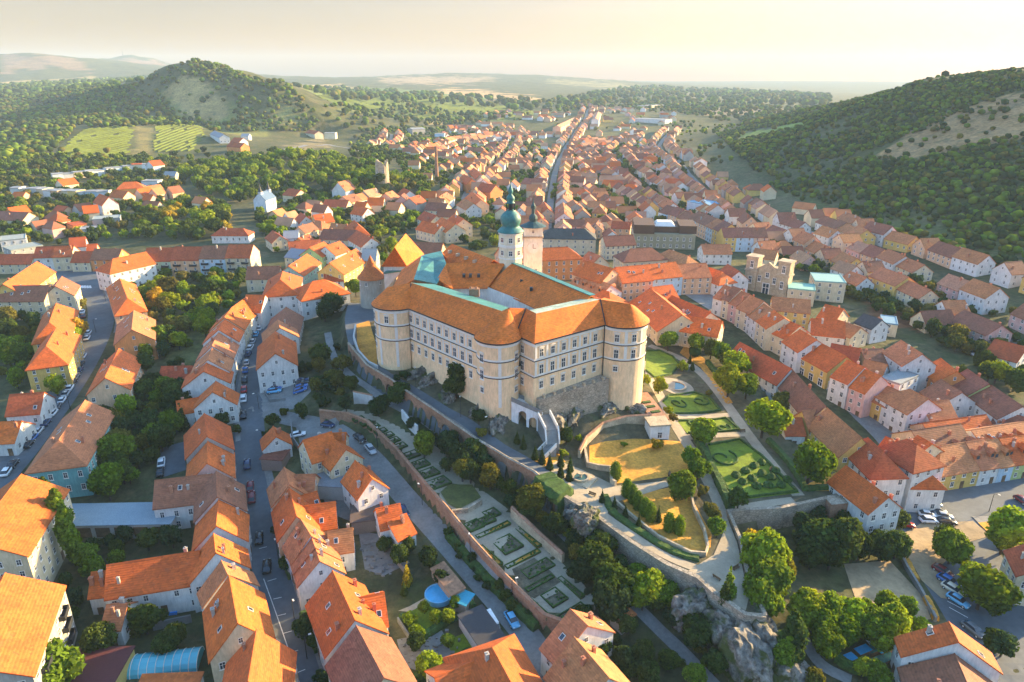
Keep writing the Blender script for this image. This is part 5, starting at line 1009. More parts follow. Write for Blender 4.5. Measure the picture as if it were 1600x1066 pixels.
def build_walls():
    S = UP
    build_arcade()
    wall('terrace_wall', 'long pale stone wall holding up the cypress terrace above the white crag', [p for p in CEDGE[10:18]], 1.0, 'stone_wall', 1.5, .9)
    wall('terrace_wall', 'stone wall along the right edge of the gravel terrace court', [p for p in CEDGE[17:22]], .7, 'stone_wall', 1.0, 1.0)
    wall('garden_wall', 'stone wall under the formal parterres at the garden end', [p for p in CEDGE[21:25]], .9, 'stone_wall', 1.0, .8)
    wall('rampart', 'old brick and stone rampart beside the blue end house', [AT(1292, 786, S(16.5)), AT(1322, 783, S(16.5)), AT(1360, 783, S(16.4))], 3.0, 'brick_wall', 1.5, .6, 'stone_wall')
    wall('lane_wall', 'long brick wall between the lane and the rose garden', GEDGE[:10], .6, 'brick_wall', 1.5, 1.3, 'brick_wall')
    wall('slope_wall', 'white plastered wall under the lower arcade path, near the dark trees', [AT(628, 640, 16), AT(640, 655, 15.4), AT(652, 665, 15)], .5, 'plaster', 3.5).color = (.6, .6, .58, 1)
    wall('slope_wall', 'white plastered wall left of the rose garden below the path', [AT(552, 612, 18), AT(582, 618, 17.4)], .5, 'plaster', 3.5, 0, 'brick_wall').color = (.6, .6, .58, 1)
    wall('slope_wall', 'white broken wall beside the dark slope trees under the arcade', [AT(696, 672, 13.6), AT(716, 692, 12.8), AT(736, 706, 12)], .5, 'plaster', 3.0).color = (.55, .55, .53, 1)
    wall('slope_wall', 'brick topped wall between the lower path and the slope trees', [AT(800, 792, 9.6), AT(842, 832, 8.4), AT(880, 866, 7.2)], .8, 'beige_stone', 3.0, 0, 'brick_wall')
    wall('ramp_wall', 'curved white wall beside the castle road left of the bastion', [AT(556, 512, S(26.6)), AT(553, 530, S(26.8)), AT(560, 552, S(26.9)), AT(576, 570, S(27)), AT(590, 577, S(27))], .5, 'plaster', 1.5, 1.2).color = (.5, .5, .48, 1)
    wall('lawn_wall', 'low orange brick wall round the dry lawn terrace', [AT(911, 690, S(19.2)), AT(918, 727, S(18.6)), AT(936, 731, S(18.4)), AT(954, 733, S(18.4)), AT(955, 752, S(18.2)), AT(962, 757, S(18.2))], .6, 'beige_stone', .8, .9)
    wall('rock_foot_wall', 'curved ivy grown stone wall at the foot of the castle rock', [AT(905, 708, S(19.6)), AT(916, 686, S(20.4)), AT(942, 664, S(21.4)), AT(977, 654, S(21.9)), AT(1018, 651, S(21.9))], .7, 'beige_stone', 1.0, .7, 'brick_wall')
    wall('bed_wall', 'low stone wall curving round the cypress lawn', [AT(962, 785, S(18)), AT(982, 803, S(17.7)), AT(1028, 840, S(17.3)), AT(1079, 865, S(17)), AT(1102, 867, S(16.8)), AT(1106, 855, S(16.8)), AT(1100, 828, S(16.9)), AT(1084, 794, S(17.1)), AT(1078, 766, S(17.2))], .45, 'beige_stone', 1.0, .7)
    wall('garden_step_wall', 'white rubble wall between the two rose garden levels', [AT(706, 800, 8.6), AT(730, 797, 8.6), AT(752, 783, 8.6)], .6, 'stone_wall', 1.5, .5)
    wall('yard_wall', 'curved wall with orange shrubs along the street car park', [AT(1401, 850, 1.6), AT(1416, 885, 1.5), AT(1440, 925, 1.4), AT(1462, 968, 1.3)], .5, 'concrete', 1.0, .6)
    # brick bed terrace and small garden pavilion beside the right tower
    root = empty('garden_pavilion', AT(1031, 686, S(18.2))); o0 = np.array(root.location); tag(root, 'small white garden pavilion with a brick planting terrace beside the right tower', 'pavilion')
    q = [AT(1015, 690, S(18.2)), AT(1045, 688, S(18.2))]; q += [q[1] + np.array((-.6, 4.6, 0)), q[0] + np.array((-.6, 4.6, 0))]
    MB().prism([tuple((p - o0)[:2]) for p in q], -1, 4.3).obj('wall', ['plaster'], root, (.72, .70, .66)); c = sum(q) / 4 - o0
    MB().prism([tuple((c + (p - o0 - c) * 1.1)[:2]) for p in q], 4.304, 4.75).obj('cornice', ['beige_stone'], root)
    m = (q[0] + q[1]) / 2 - o0; place_window(root, m[0], m[1] - .03, 1.7, (0, -1), 1.3, 1.8)
    t = [AT(1003, 636, S(22.4)), AT(1016, 652, S(22.2)), AT(1046, 656, S(22.2)), AT(1012, 612, S(22.6)), AT(1003, 612, S(22.6))]
    MB().prism([tuple((p - o0)[:2]) for p in t], -1, float(np.mean([p[2] for p in t]) - o0[2])).obj('planting_terrace', ['brick_wall'], root)
    for u, v, sx in ((1010, 630, 2.4), (1016, 637, 2.6), (1024, 645, 2.6)): a = AT(u, v, S(22.2)) - o0; MB().box(-sx / 2, sx / 2, -.5, .5, -.2, .5).obj('planting', ['hedge'], root, loc=a, rz=.3)
    # rocks
    for k, (l, u, v, z, s) in enumerate([('pale rock under the left castle wing beside the facade tree', 655, 590, S(26), (4, 2.2, 3)), ('pale rock left of the facade tree at the wall foot', 672, 602, S(25.2), (4.5, 2.4, 3.2)), ('pale rock right of the facade tree by the road', 700, 628, S(24.2), (4, 2.2, 3)), ('white rock at the middle tower foot behind the round bush', 745, 652, S(23.5), (3, 1.8, 3.2)), ('big white rock right under the middle tower', 780, 664, S(23), (4.5, 2.4, 3.6)),
          ('grey rock under the stone bastion left part', 868, 668, S(21.5), (4.5, 3, 4.5)), ('grey cliff rock under the stone bastion middle part', 893, 655, S(21.5), (5, 3, 5)), ('grey cliff rock left of the right tower foot', 918, 640, S(22), (5, 3, 4)), ('pale rock at the right tower foot', 950, 640, S(21.6), (6, 3.2, 2.6)), ('low pale rock right of the tower foot', 985, 640, S(21.4), (5, 2.6, 2.2)), ('dark rock heap on the dry lawn below the ivy wall', 970, 680, S(18.6), (4, 2, 1.4)), ('mossy grey rock beside the hedge bank below the terrace', 915, 812, 11.5, (3.5, 2.6, 3)), ('grey rock beside the gravel path under the terrace wall', 900, 806, 9.5, (3, 2.5, 3))]):
        rock(l, u, v, z, s, RNG.uniform(0, 3), seed=k)
    crag('jagged white limestone crag below the terrace wall at the bottom edge', [(1035, 895, 9), (1100, 925, 9), (1160, 968, 8.5), (1210, 962, 8), (1262, 985, 3), (1262, 1100, 0), (1170, 1100, 0), (1105, 1030, .6), (1060, 985, 2), (1000, 930, 3)], 3.0)
    for k, (l, u, v, z, s) in enumerate([('jagged white block in the middle of the crag', 1120, 985, 4.5, (5, 3, 4)), ('large white block on the lower crag', 1165, 1030, 3.5, (6, 3.6, 5)), ('white block under the round terrace corner', 1185, 985, 5.5, (5, 3, 3.5)), ('cracked white block at the bottom edge of the crag', 1215, 1050, 2, (5, 3.4, 4)), ('grey block under the terrace wall left of the crag', 1080, 950, 5.5, (4.5, 3, 3.5))]): rock(l, u, v, z, s, RNG.uniform(0, 3), seed=20 + k)

# ------------------------------------------------------------------ gardens
def build_gardens():
    lawns = [((1010,548),(1030,547),(1052,557),(1063,570),(1050,586),(1022,592),(1008,580)), ((1034,628),(1043,618),(1085,613),(1110,621),(1128,642),(1055,648)), ((1058,658),(1135,653),(1158,672),(1074,678)), ((1105,694),(1155,685),(1192,712),(1250,771),(1172,780),(1136,768),(1122,742))]
    for q in lawns: patch('lawn', GP(*q), 'lawn', .09)
    for q in (((921,697),(945,690),(990,686),(1062,690),(1078,712),(1076,738),(1046,745),(962,756),(956,733),(921,727)), ((968,776),(1046,762),(1076,766),(1083,795),(1100,830),(1104,860),(1076,860),(1028,834),(985,802)), ((834,720),(868,703),(884,722),(862,732)), ((1070,540),(1100,560),(1145,630),(1135,632),(1095,575),(1062,552)), ((1098,855),(1080,795),(1084,785),(1112,835),(1110,856))): patch('dry_lawn', GP(*q), 'dry_grass', .07)
    patch('dry_lawn', GP((557,508),(577,502),(582,520),(588,540),(590,572),(572,565),(558,540)), 'dry_grass', .25)
    patch('lawn', GP((1528,818),(1575,812),(1600,840),(1600,868),(1560,850)), 'dry_grass', .25); patch('lawn', GP((1258,758),(1330,752),(1335,768),(1262,768)), 'dry_grass', .1)
    for k, q in enumerate(lawns):
        w = GP(*q); c = sum(w) / len(w); loc = ('behind the right tower', 'with the round fountain above it', 'narrow one between two gravel paths', 'largest one at the garden end')[k]
        root = empty('parterre_hedge', c); tag(root, f'clipped green parterre hedge pattern, {loc}', 'hedge')
        hedge_line([c + (p - c) * .95 for p in w], .55, .55, parent=root, closed=True, name='border_hedge', it=0)
        ax = w[len(w) // 2] - w[0]; ax = ax[:2] / np.linalg.norm(ax[:2]); R0 = max(np.linalg.norm((p - c)[:2]) for p in w)
        for m in ((-.38, .0), (.38, .0)) if k != 2 else ((-.45, 0), (.45, 0)):
            e = c[:2] + ax * m[0] * R0
            sp = [e + np.array((math.cos(a), math.sin(a))) * R0 * (.06 + .045 * a / 1.57) for a in np.linspace(0, 7.2, 16)]
            if all(in_poly([p[0] for p in sp], [p[1] for p in sp], w)): hedge_line(sp, .4, .5, parent=root, name='scroll_hedge', it=0, step=.6)
    # bushes at the end of the big parterre
    root = empty('parterre_bushes', G(1190, 750)); tag(root, 'cluster of rounded low bushes on the end of the largest parterre', 'bushes'); o0 = np.array(root.location)
    for u, v in ((1150,745),(1165,738),(1178,730),(1190,725),(1160,755),(1175,750),(1190,742),(1205,748),(1212,738),(1200,760),(1220,760),(1182,762),(1230,752)):
        b = MB().lathe([(.9, -.2), (1.2, .5), (.9, 1.0), (.35, 1.3), (.02, 1.35)], 9); b.v = [tuple(np.array(p) * RNG.uniform(.85, 1.15, 3)) for p in b.v]; b.obj('bush', ['hedge'], root, loc=G(u, v) - o0)
    hedge_line(GP((1084,680),(1100,708),(1116,742),(1130,772),(1141,797)), 1.8, 1.7, 'long clipped hedge between gravel path and largest parterre')
    hedge_line(GP((1200,690),(1225,715),(1250,750),(1258,768)), 1.5, 1.2, 'clipped hedge along the right path of the formal garden')
    hedge_line(GP((1105,568),(1122,590),(1134,606)), 1.6, 1.5, 'short clipped hedge below the tall dark garden trees'); hedge_line(GP((1262,766),(1300,764),(1338,758)), 1.2, 1.2, 'clipped hedge in front of the rampart house')
    hedge_line(GP((945,775),(955,800),(975,815),(1000,832),(1032,852),(1065,868),(1092,874)), 1.8, .6, 'low planted bed along the cypress terrace wall', it=1)
    for q in (((975,700),(980,745)),((1008,690),(1022,740)),((1026,696),(1056,738))): pass
    # bank hedge below the castle road
    hedge_line(GP((850,752),(868,775),(892,798),(915,812)), 6, 2.0, 'dense ivy bank falling below the arcade end', 'ivy'); 
    # round pond
    p = G(1055, 604); root = empty('round_pond', p); tag(root, 'round stone rimmed pond in the formal garden', 'pond'); MB().lathe([(3.4, -.3), (3.4, .35), (2.9, .35), (2.9, .1)], 24).obj('rim', ['beige_stone'], root); MB().lathe([(2.92, 0.0), (2.92, .14)], 24).obj('water', ['water'], root)
    patch('pond_circle', [p + np.array((5.6 * math.cos(a), 5.6 * math.sin(a), 0)) for a in np.linspace(0, 6.2, 20)], 'gravel', .13)
    # fountain with its basin
    p = G(907, 750); root = empty('fountain', p); tag(root, 'pale stone fountain with a round basin on the lower terrace', 'fountain'); MB().box(-3.2, 3.2, -2.6, 2.6, -.5, .35).obj('plinth', ['beige_stone'], root, rz=-.6); MB().lathe([(1.9, .3), (2.0, .95), (1.6, .95), (1.5, .6), (.3, .6), (.3, 1.5), (.8, 1.9), (.75, 2.0), (.02, 1.9)], 20).obj('basin', ['beige_stone'], root)
    MB().lathe([(1.55, .7), (1.55, .8)], 20).obj('water', ['water'], root)
    # rose garden beds: soil with a clipped border
    beds = [(560,655,2.6,1.6),(572,661,2.6,1.7),(584,667,2.7,1.8),(595,674,2.8,1.9),(605,681,3,2),(614,689,3.1,2.1),(624,698,3.2,2.2),(641,712,3.9,2.7),(655,726,4.1,2.9),(669,740,4.3,3),(685,755,4.6,3.3),(768,803,3,2.6),(740,822,3.4,2.8)]
    ax = (GEDGE[6] - GEDGE[1])[:2]; rz = math.atan2(ax[1], ax[0])
    def bed(u, v, L, W, rz, label, soil='soil', group=None):
        c = G(u, v); root = empty('flower_bed', c, rz); MB().box(-L / 2, L / 2, -W / 2, W / 2, -.4, .12).obj('soil', [soil], root); b = MB(); t = .22
        for x0, x1, y0, y1 in ((-L / 2, L / 2, -W / 2, -W / 2 + t), (-L / 2, L / 2, W / 2 - t, W / 2), (-L / 2, -L / 2 + t, -W / 2 + t, W / 2 - t), (L / 2 - t, L / 2, -W / 2 + t, W / 2 - t)): b.box(x0, x1, y0, y1, -.4, .38)
        b.obj('border_hedge', ['hedge'], root); pl = MB()
        for _ in range(int(L * W * .8)): x, y, s = RNG.uniform(-L / 2 + .4, L / 2 - .4), RNG.uniform(-W / 2 + .4, W / 2 - .4), RNG.uniform(.12, .3); pl.lathe([(s, 0), (s * 1.1, s), (.02, s * 1.7)], 5, c=(x, y, .1))
        pl.obj('planting', ['hedge'], root)['kind'] = 'stuff'; register(root, label, 'flower bed', (u, v), 'flower beds in the rose garden')
    for u, v, L, W in beds: bed(u, v, W * 1.15, L * 1.15, rz, 'rectangular clipped flower bed in gravel')
    c = G(793, 851)
    cc, ss = math.cos(rz), math.sin(rz)
    for dx, dy, L, W in ((0, 0, 5, 5), (5.2, 0, 1.3, 9), (-5.2, 0, 1.3, 9), (0, 5.2, 9, 1.3), (0, -5.2, 9, 1.3), (9, 1, 3, 7), (-8.5, -1, 2.6, 7)):
        x, y = c[0] + dx * cc - dy * ss, c[1] + dx * ss + dy * cc; q = px((x, y, hz(x, y)))
        bed(q[0], q[1], L, W, rz, 'narrow dry grass bed' if min(L, W) < 2 else 'square planted bed', 'dry_grass' if min(L, W) < 2 else 'soil')
    c = G(866, 934)
    for dx, dy, L, W in ((0, 0, 4, 4), (4.4, 0, 1.2, 7), (-4.4, 0, 1.2, 7), (0, 4.4, 7, 1.2), (0, -4.4, 7, 1.2)):
        x, y = c[0] + dx * cc - dy * ss, c[1] + dx * ss + dy * cc; q = px((x, y, hz(x, y))); bed(q[0], q[1], L, W, rz, 'narrow low bed' if min(L, W) < 2 else 'square leafy bed')
    patch('lawn', GP((688,770),(704,756),(718,758),(738,758),(752,778),(730,790),(716,797),(700,788)), 'rough_grass', .16)
    o = patch('herb_garden', GP((800,890),(835,872),(862,895),(876,910),(835,936),(815,925)), 'soil', .1)
    # beds of the small plot lower right, cold frames
    for i, (u, v) in enumerate(((1312,994),(1335,995),(1348,1018),(1365,1016),(1380,1016),(1385,1030),(1325,1031),(1370,1036))):
        root = empty('cold_frame', G(u, v), .4); MB().box(-1.6, 1.6, -.9, .9, -.3, .5, 0).obj('frame', ['timber'], root); MB().box(-1.5, 1.5, -.8, .8, .504, .56).obj('cover', ['pool_blue' if i % 2 == 0 else 'copper'], root); register(root, ('blue' if i % 2 == 0 else 'green') + ' covered cold frame', 'cold frame', (u, v), 'cold frames in the bed garden', 'in the bed garden')

# ------------------------------------------------------------------ trees
def leaf_cards(pts, nrm, size, rng):
    n = len(pts); a = rng.normal(size=(n, 3)); a -= nrm * (a * nrm).sum(1)[:, None] * .8; a /= np.linalg.norm(a, axis=1)[:, None] + 1e-9; b = np.cross(nrm, a); b /= np.linalg.norm(b, axis=1)[:, None] + 1e-9
    s = size * rng.uniform(.6, 1.3, (n, 1)); a = a * s; b = b * s * rng.uniform(.6, 1, (n, 1)); V = np.stack((pts - a, pts - b * .9 + a * .1, pts + a, pts + b), 1).reshape(-1, 3); F = np.arange(4 * n).reshape(-1, 4); return V, F
def crown_data(kind, seed, n=620):
    rng = np.random.default_rng(seed)
    if kind == 'broad': blobs = [(np.array((0, 0, .0)), .72)] + [(d * rng.uniform(.38, .82) * np.array((1, 1, .75)), rng.uniform(.18, .44)) for d in (lambda q: q / np.linalg.norm(q, axis=1)[:, None])(rng.normal(size=(17, 3)) + np.array((rng.normal(0, .25), rng.normal(0, .25), .15)))]; leaf = .10
    elif kind == 'conifer': blobs = [(np.array((0, 0, z)), (.62 - .25 * (z + .0)) * .8) for z in np.linspace(-1.2, 1.9, 9)]; blobs = [(np.array((rng.normal(0, .05), rng.normal(0, .05), z)), max(.1, .72 * (2.1 - z) / 3.4)) for z in np.linspace(-1.2, 1.95, 10)]; leaf = .11
    elif kind == 'poplar': blobs = [(np.array((rng.normal(0, .12), rng.normal(0, .12), z)), .50 * math.sin(math.pi * min(.97, max(.14, (z + 2.1) / 4.4))) + .08) for z in np.linspace(-1.8, 2.0, 11)]; leaf = .12
    elif kind == 'cone': blobs = [(np.array((0, 0, z)), max(.06, .5 * (1.55 - z) / 2.4)) for z in np.linspace(-.95, 1.5, 14)]; leaf = .055
    elif kind == 'egg': blobs = [(np.array((0, 0, z)), max(.1, .56 * math.sqrt(max(0, 1 - ((z + .15) / 1.25) ** 2)))) for z in np.linspace(-1.0, 1.05, 12)]; leaf = .05
    C = np.array([c for c, r in blobs]); Rr = np.array([r for c, r in blobs]); P, N = [], []
    w = Rr ** 2; w = w / w.sum()
    for i in rng.choice(len(blobs), n * 2, p=w):
        d = rng.normal(size=3); d /= np.linalg.norm(d); p = C[i] + d * Rr[i] * rng.uniform(.80, 1.14)
        if np.any(np.linalg.norm(C - p, axis=1) < Rr * .82): continue
        P.append(p); N.append(d)
        if len(P) >= n: break
    P = np.array(P); N = np.array(N); V, F = leaf_cards(P, (N + rng.normal(0, .45, N.shape)), leaf if kind in ('broad', 'conifer', 'poplar') else leaf * 1.3, rng)
    t = np.repeat(np.clip(rng.normal(1.0, .28, len(P)), .45, 1.7), 4)
    # leafy inner mass under the outer sprays
    bm = bmesh.new()
    for c, r in blobs: bmesh.ops.create_icosphere(bm, subdivisions=2 if r > .2 else 1, radius=r * .84, matrix=Matrix.Translation(c))
    iv = np.array([v.co for v in bm.verts]); iv = iv * (1 + .07 * noise3(iv + seed, 6)[:, None]); bm.verts.index_update(); fi = [[v.index for v in f.verts] for f in bm.faces]; bm.free()
    k = len(iv); vs = np.vstack((iv, V)); fs = fi + (F + k).tolist(); tint = np.r_[np.clip(rng.normal(.85, .2, k), .5, 1.3), t]; return vs, fs, tint
CROWN = {}
def crown_mesh(kind, var, n):
    key = (kind, var, n)
    if key not in CROWN:
        vs, fs, t = crown_data(kind, 100 + var * 13 + len(kind), n); me = mesh('crown_' + kind, vs, fs, 'leaf'); a = me.color_attributes.new('tint', 'FLOAT_COLOR', 'POINT'); a.data.foreach_set('color', np.column_stack((t, t, t, np.ones(len(t)))).ravel()); CROWN[key] = me
    return CROWN[key]
b = MB(); b.tube((0, 0, -1), (0, 0, 1), .07, .045, 7)
for k in range(5): a = k * 1.26; b.tube((0, 0, .55 + .08 * k), (.35 * math.cos(a), .35 * math.sin(a), 1.15 + .06 * k), .03, .012, 5)
TRUNK = b.me('trunk', ['bark'])
TONE = {'lime': (.20, .26, .018), 'green': (.12, .18, .018), 'dark': (.06, .09, .02), 'olive': (.14, .13, .026), 'gold': (.34, .24, .022), 'deep': (.038, .066, .022), 'rust': (.21, .115, .03)}
TNAME = {'lime': 'bright lime green', 'green': 'mid green', 'dark': 'dark green', 'olive': 'olive green', 'gold': 'golden yellow', 'deep': 'deep green', 'rust': 'rust tinged'}
TREES = []
def T(u, v, r, tone='green', kind='broad', on=None):
    """a tree whose crown centre is seen at (u, v)"""
    hc = {'broad': 1.25, 'conifer': 1.35, 'poplar': 2.1, 'cone': 1.0, 'egg': 1.05}[kind] * r
    p = over(u, v, hc) if on is None else AT(u, v, on + hc) - np.array((0, 0, hc)); TREES.append((p, r, tone, kind))
def TXY(x, y, r, tone, kind='broad'): TREES.append((np.array((x, y, hz(x, y))), r, tone, kind))
def fill(poly, n, rr, tones, kinds=('broad',), sep=.85):
    q = np.array([G(u, v)[:2] for u, v in poly]); lo, hi = q.min(0), q.max(0); got = []
    for _ in range(n * 30):
        if len(got) >= n: break
        x, y = RNG.uniform(lo, hi); r = RNG.uniform(*rr)
        if not in_poly([x], [y], q)[0] or any((x - a) ** 2 + (y - b) ** 2 < (sep * (r + c)) ** 2 for a, b, c in got) or not free(x, y, r * .45): continue
        got.append((x, y, r)); TXY(x, y, r, random.choice(tones), random.choice(kinds))
def scatter(poly, spc, rr, tones, prob=.8):
    q = np.array([G(u, v)[:2] for u, v in poly]); lo, hi = q.min(0), q.max(0); X, Y = np.meshgrid(np.arange(lo[0], hi[0], spc), np.arange(lo[1], hi[1], spc)); X = (X + RNG.uniform(-.45, .45, X.shape) * spc).ravel(); Y = (Y + RNG.uniform(-.45, .45, Y.shape) * spc).ravel()
    k = in_poly(X, Y, q) & (RNG.random(len(X)) < prob * (1 + .5 * np.sin(X * .05 + 2 * np.sin(Y * .04)))); X, Y = X[k], Y[k]; F = np.array(FOOT); ok = np.ones(len(X), bool)
    for p, (_, o) in zip(ROADS, STREETS):
        for a in p: ok &= np.hypot(X - a[0], Y - a[1]) > 5.5
    for a, b, c in F[(F[:, 0] > lo[0] - 20) & (F[:, 0] < hi[0] + 20) & (F[:, 1] > lo[1] - 20) & (F[:, 1] < hi[1] + 20)]: ok &= (X - a) ** 2 + (Y - b) ** 2 > (c + 1.2) ** 2
    X, Y = X[ok], Y[ok]; Z = height(X, Y)
    for x, y, z in zip(X, Y, Z): TREES.append((np.array((x, y, z)), RNG.uniform(*rr), random.choice(tones), 'broad'))
def tree_data():
    global ROADS
    ROADS = [np.array(dense([G(u, v)[:2] for u, v in pts], 5.0)) for pts, _ in STREETS]
    mixed = ['dark', 'green', 'dark', 'deep', 'olive', 'lime', 'dark']
    scatter([(0,236),(80,250),(280,243),(290,300),(210,335),(215,375),(0,388)], 7.5, (2.0, 4.4), mixed, .55)
    scatter([(640,335),(780,362),(850,340),(858,235),(800,200),(690,205),(615,235)], 8.0, (1.8, 3.6), mixed, .5); scatter([(868,350),(990,352),(1180,350),(1090,292),(1042,245),(1010,222),(890,220)], 8.0, (1.8, 3.6), mixed, .5)
    scatter([(430,300),(560,312),(640,330),(650,360),(600,400),(430,395)], 6.5, (1.8, 3.4), mixed, .5); scatter([(1185,368),(1270,392),(1440,440),(1600,500),(1600,600),(1480,545),(1330,470),(1200,400)], 6.5, (1.8, 3.2), ['dark', 'deep', 'dark', 'olive'], .55); scatter([(560,205),(700,200),(640,240),(600,262),(545,245)], 9, (2.4, 4.4), mixed, .7)
    for a in [(717,585,4.6,'dark'),(712,600,3.4,'dark'),(748,650,2.0,'deep'),(752,672,1.6,'olive'),(632,582,1.8,'deep'),(620,588,1.4,'deep'),(625,612,3.4,'dark'),(835,776,3.8,'olive'),(662,692,3.4,'green'),(700,692,3.4,'deep'),(720,712,3.6,'deep'),(742,702,3.2,'dark'),(765,706,3.2,'olive'),(735,735,3.0,'deep'),(755,722,2.8,'deep'),(500,552,3.6,'dark'),(518,470,4.4,'dark'),(506,484,3.8,'deep'),(555,447,3.6,'green'),(610,382,4.2,'lime'),(598,398,3.2,'green'),(540,628,2.4,'deep'),(590,634,2.6,'deep'),(600,628,2.4,'dark'),(515,600,2.6,'deep'),(530,592,2.6,'olive'),(548,598,2.4,'dark'),(505,625,2.0,'deep'),(470,640,2.4,'dark'),
      (1103,672,3.5,'lime'),(1195,648,5.6,'lime'),(1226,628,3.6,'olive'),(1268,718,5.4,'green'),(1295,700,2.4,'olive'),(1140,592,4.8,'lime'),(1150,565,4.6,'lime'),(1168,600,4.0,'green'),(1128,548,3.4,'green'),(1135,560,3.4,'dark'),(1112,543,3.4,'dark'),(1088,534,3.6,'green'),(1045,530,3.6,'green'),(1108,612,1.2,'olive'),(1030,600,2.6,'lime'),(1010,590,2.0,'lime'),(1068,568,2.0,'lime'),(1045,638,1.8,'lime'),(1052,650,1.6,'olive'),(1068,756,3.4,'green'),(1078,712,2.6,'green'),(1092,730,2.8,'green'),(1098,764,1.6,'olive'),(1112,797,2.2,'olive'),(1122,822,2.3,'green'),(1155,776,2.6,'dark'),(1027,690,1.8,'gold'),(975,692,1.0,'green'),(880,705,1.4,'lime'),(905,682,1.2,'lime'),(870,660,1.8,'deep'),(885,680,2.2,'deep'),
      (1196,866,5.2,'lime'),(1205,905,5.4,'green'),(1178,850,3.4,'gold'),(1190,935,4.4,'green'),(1222,890,3.6,'olive'),(1322,842,5.0,'dark'),(1285,838,4.4,'dark'),(1300,862,3.8,'deep'),(1345,850,3.6,'deep'),(1380,850,3.4,'deep'),(1270,862,3.6,'deep'),(1490,852,4.0,'green'),(1478,836,3.0,'dark'),(1538,915,4.8,'green'),(1520,896,3.2,'lime'),(1556,934,3.2,'dark'),(1585,822,5.2,'lime'),(1570,842,3.4,'green'),(1560,577,4.4,'lime'),(1590,590,4.0,'dark'),(1540,560,3.4,'dark'),(1505,575,2.8,'dark'),(1400,972,3.8,'lime'),(1265,945,3.6,'lime'),(1300,952,3.6,'green'),(1332,960,3.4,'lime'),(1366,970,3.6,'green'),(1285,975,3.2,'green'),(1322,985,3.0,'green'),(1350,955,3.2,'green'),(1378,988,3.2,'lime'),(1258,965,3,'green'),(1290,1003,3.0,'green'),(1372,1050,2.6,'green'),(1350,1042,2.0,'lime'),(1270,1060,2.4,'olive'),(1570,1005,2.6,'deep'),(1555,1000,2.4,'dark'),
      (1018,915,3.6,'lime'),(1005,930,3.0,'green'),(1035,925,2.8,'green'),(930,872,3.8,'dark'),(960,905,3.6,'dark'),(945,930,3.4,'deep'),(915,890,2.8,'deep'),(965,940,3.2,'deep'),(1085,985,2.4,'dark'),(1120,1035,2.6,'dark'),(1088,1056,2.4,'green'),(1060,960,2.0,'dark'),(1045,1030,2.2,'dark'),(930,1010,2.4,'deep'),(975,1030,2.6,'deep'),(1010,1050,2.6,'deep'),
      (82,1045,4.6,'green'),(60,1052,3.0,'lime'),(178,700,4.2,'green'),(165,750,4.6,'green'),(190,735,3.2,'dark'),(150,722,3,'dark'),(185,605,4.0,'green'),(195,630,3.4,'lime'),(120,512,4.2,'gold'),(108,522,3.6,'lime'),(262,448,5.4,'olive'),(245,462,4.2,'gold'),(285,452,4,'lime'),(255,475,3.6,'olive'),(262,520,3.6,'dark'),(310,490,3.6,'green'),(295,500,3.4,'green'),(18,548,4.4,'green'),(30,520,3.6,'olive'),(8,510,3.8,'dark'),(40,560,3.2,'dark'),(85,598,3.6,'lime'),(225,565,4.0,'dark'),(228,548,3,'lime'),(235,475,2.6,'gold'),(105,465,2.6,'rust'),(128,470,2.2,'olive'),(225,965,3.2,'dark'),(152,995,3.2,'dark'),(272,990,2.8,'dark'),(205,950,1.8,'olive'),(255,1005,2.4,'dark'),(470,570,2.2,'deep'),(495,590,2.2,'deep'),
      (663,948,1.4,'green'),(680,962,1.4,'lime'),(700,960,1.6,'lime'),(650,985,1.6,'lime'),(640,965,1.4,'lime'),(678,958,1.0,'gold'),(712,940,1.6,'green'),(690,900,1.6,'deep'),(650,1000,2.0,'deep'),(700,1000,1.6,'green'),(670,1035,2.2,'lime'),(625,865,2.4,'dark'),(640,850,1.8,'dark'),(670,870,2.4,'deep'),(600,850,1.8,'dark'),(425,655,2.4,'dark'),(418,676,2.0,'deep'),(443,640,1.6,'dark'),(430,825,1.4,'deep'),(445,880,1.8,'dark'),(478,980,2.4,'dark'),(490,1000,1.8,'dark'),(505,1060,1.8,'deep'),(345,655,2.4,'deep'),(330,650,2.2,'dark'),(370,668,1.6,'dark'),(315,660,2,'deep')]: T(*a)
    T(92, 812, 3.6, 'green', 'poplar'); T(108, 840, 3.2, 'green', 'poplar'); T(78, 790, 2.8, 'dark', 'poplar'); T(1238, 1005, 3.0, 'dark', 'poplar'); T(1226, 1030, 2.4, 'green', 'poplar'); T(636, 898, 1.6, 'gold', 'conifer'); T(880, 520, 2.2, 'deep', 'conifer') if False else None
    T(1070, 514, 2.2, 'deep', 'poplar'); T(1087, 540, 2.0, 'deep', 'poplar'); T(1022, 524, 1.6, 'deep', 'cone'); T(1140, 915, 1.8, 'green', 'conifer'); T(1134, 925, 1.5, 'dark', 'conifer'); T(893, 404, 2.4, 'deep', 'conifer'); T(886, 400, 2.2, 'deep', 'conifer'); T(285, 655, 2.4, 'dark', 'conifer'); T(58, 632, 2.2, 'deep', 'conifer'); T(48, 640, 2, 'deep', 'conifer'); T(207, 968, 2.2, 'olive', 'conifer')
    fill([(205,430),(382,432),(372,470),(320,532),(250,560),(215,535)], 64, (2.2, 4.2), ['lime', 'green', 'dark', 'dark', 'olive', 'lime'], sep=.68)
    fill([(160,612),(282,598),(300,650),(240,728),(190,770),(130,770),(150,670)], 46, (2.2, 4.0), ['dark', 'deep', 'dark', 'green', 'olive'], sep=.66); fill([(0,480),(48,482),(70,560),(50,620),(0,600)], 26, (2.4, 4), ['green', 'dark', 'olive', 'lime'])
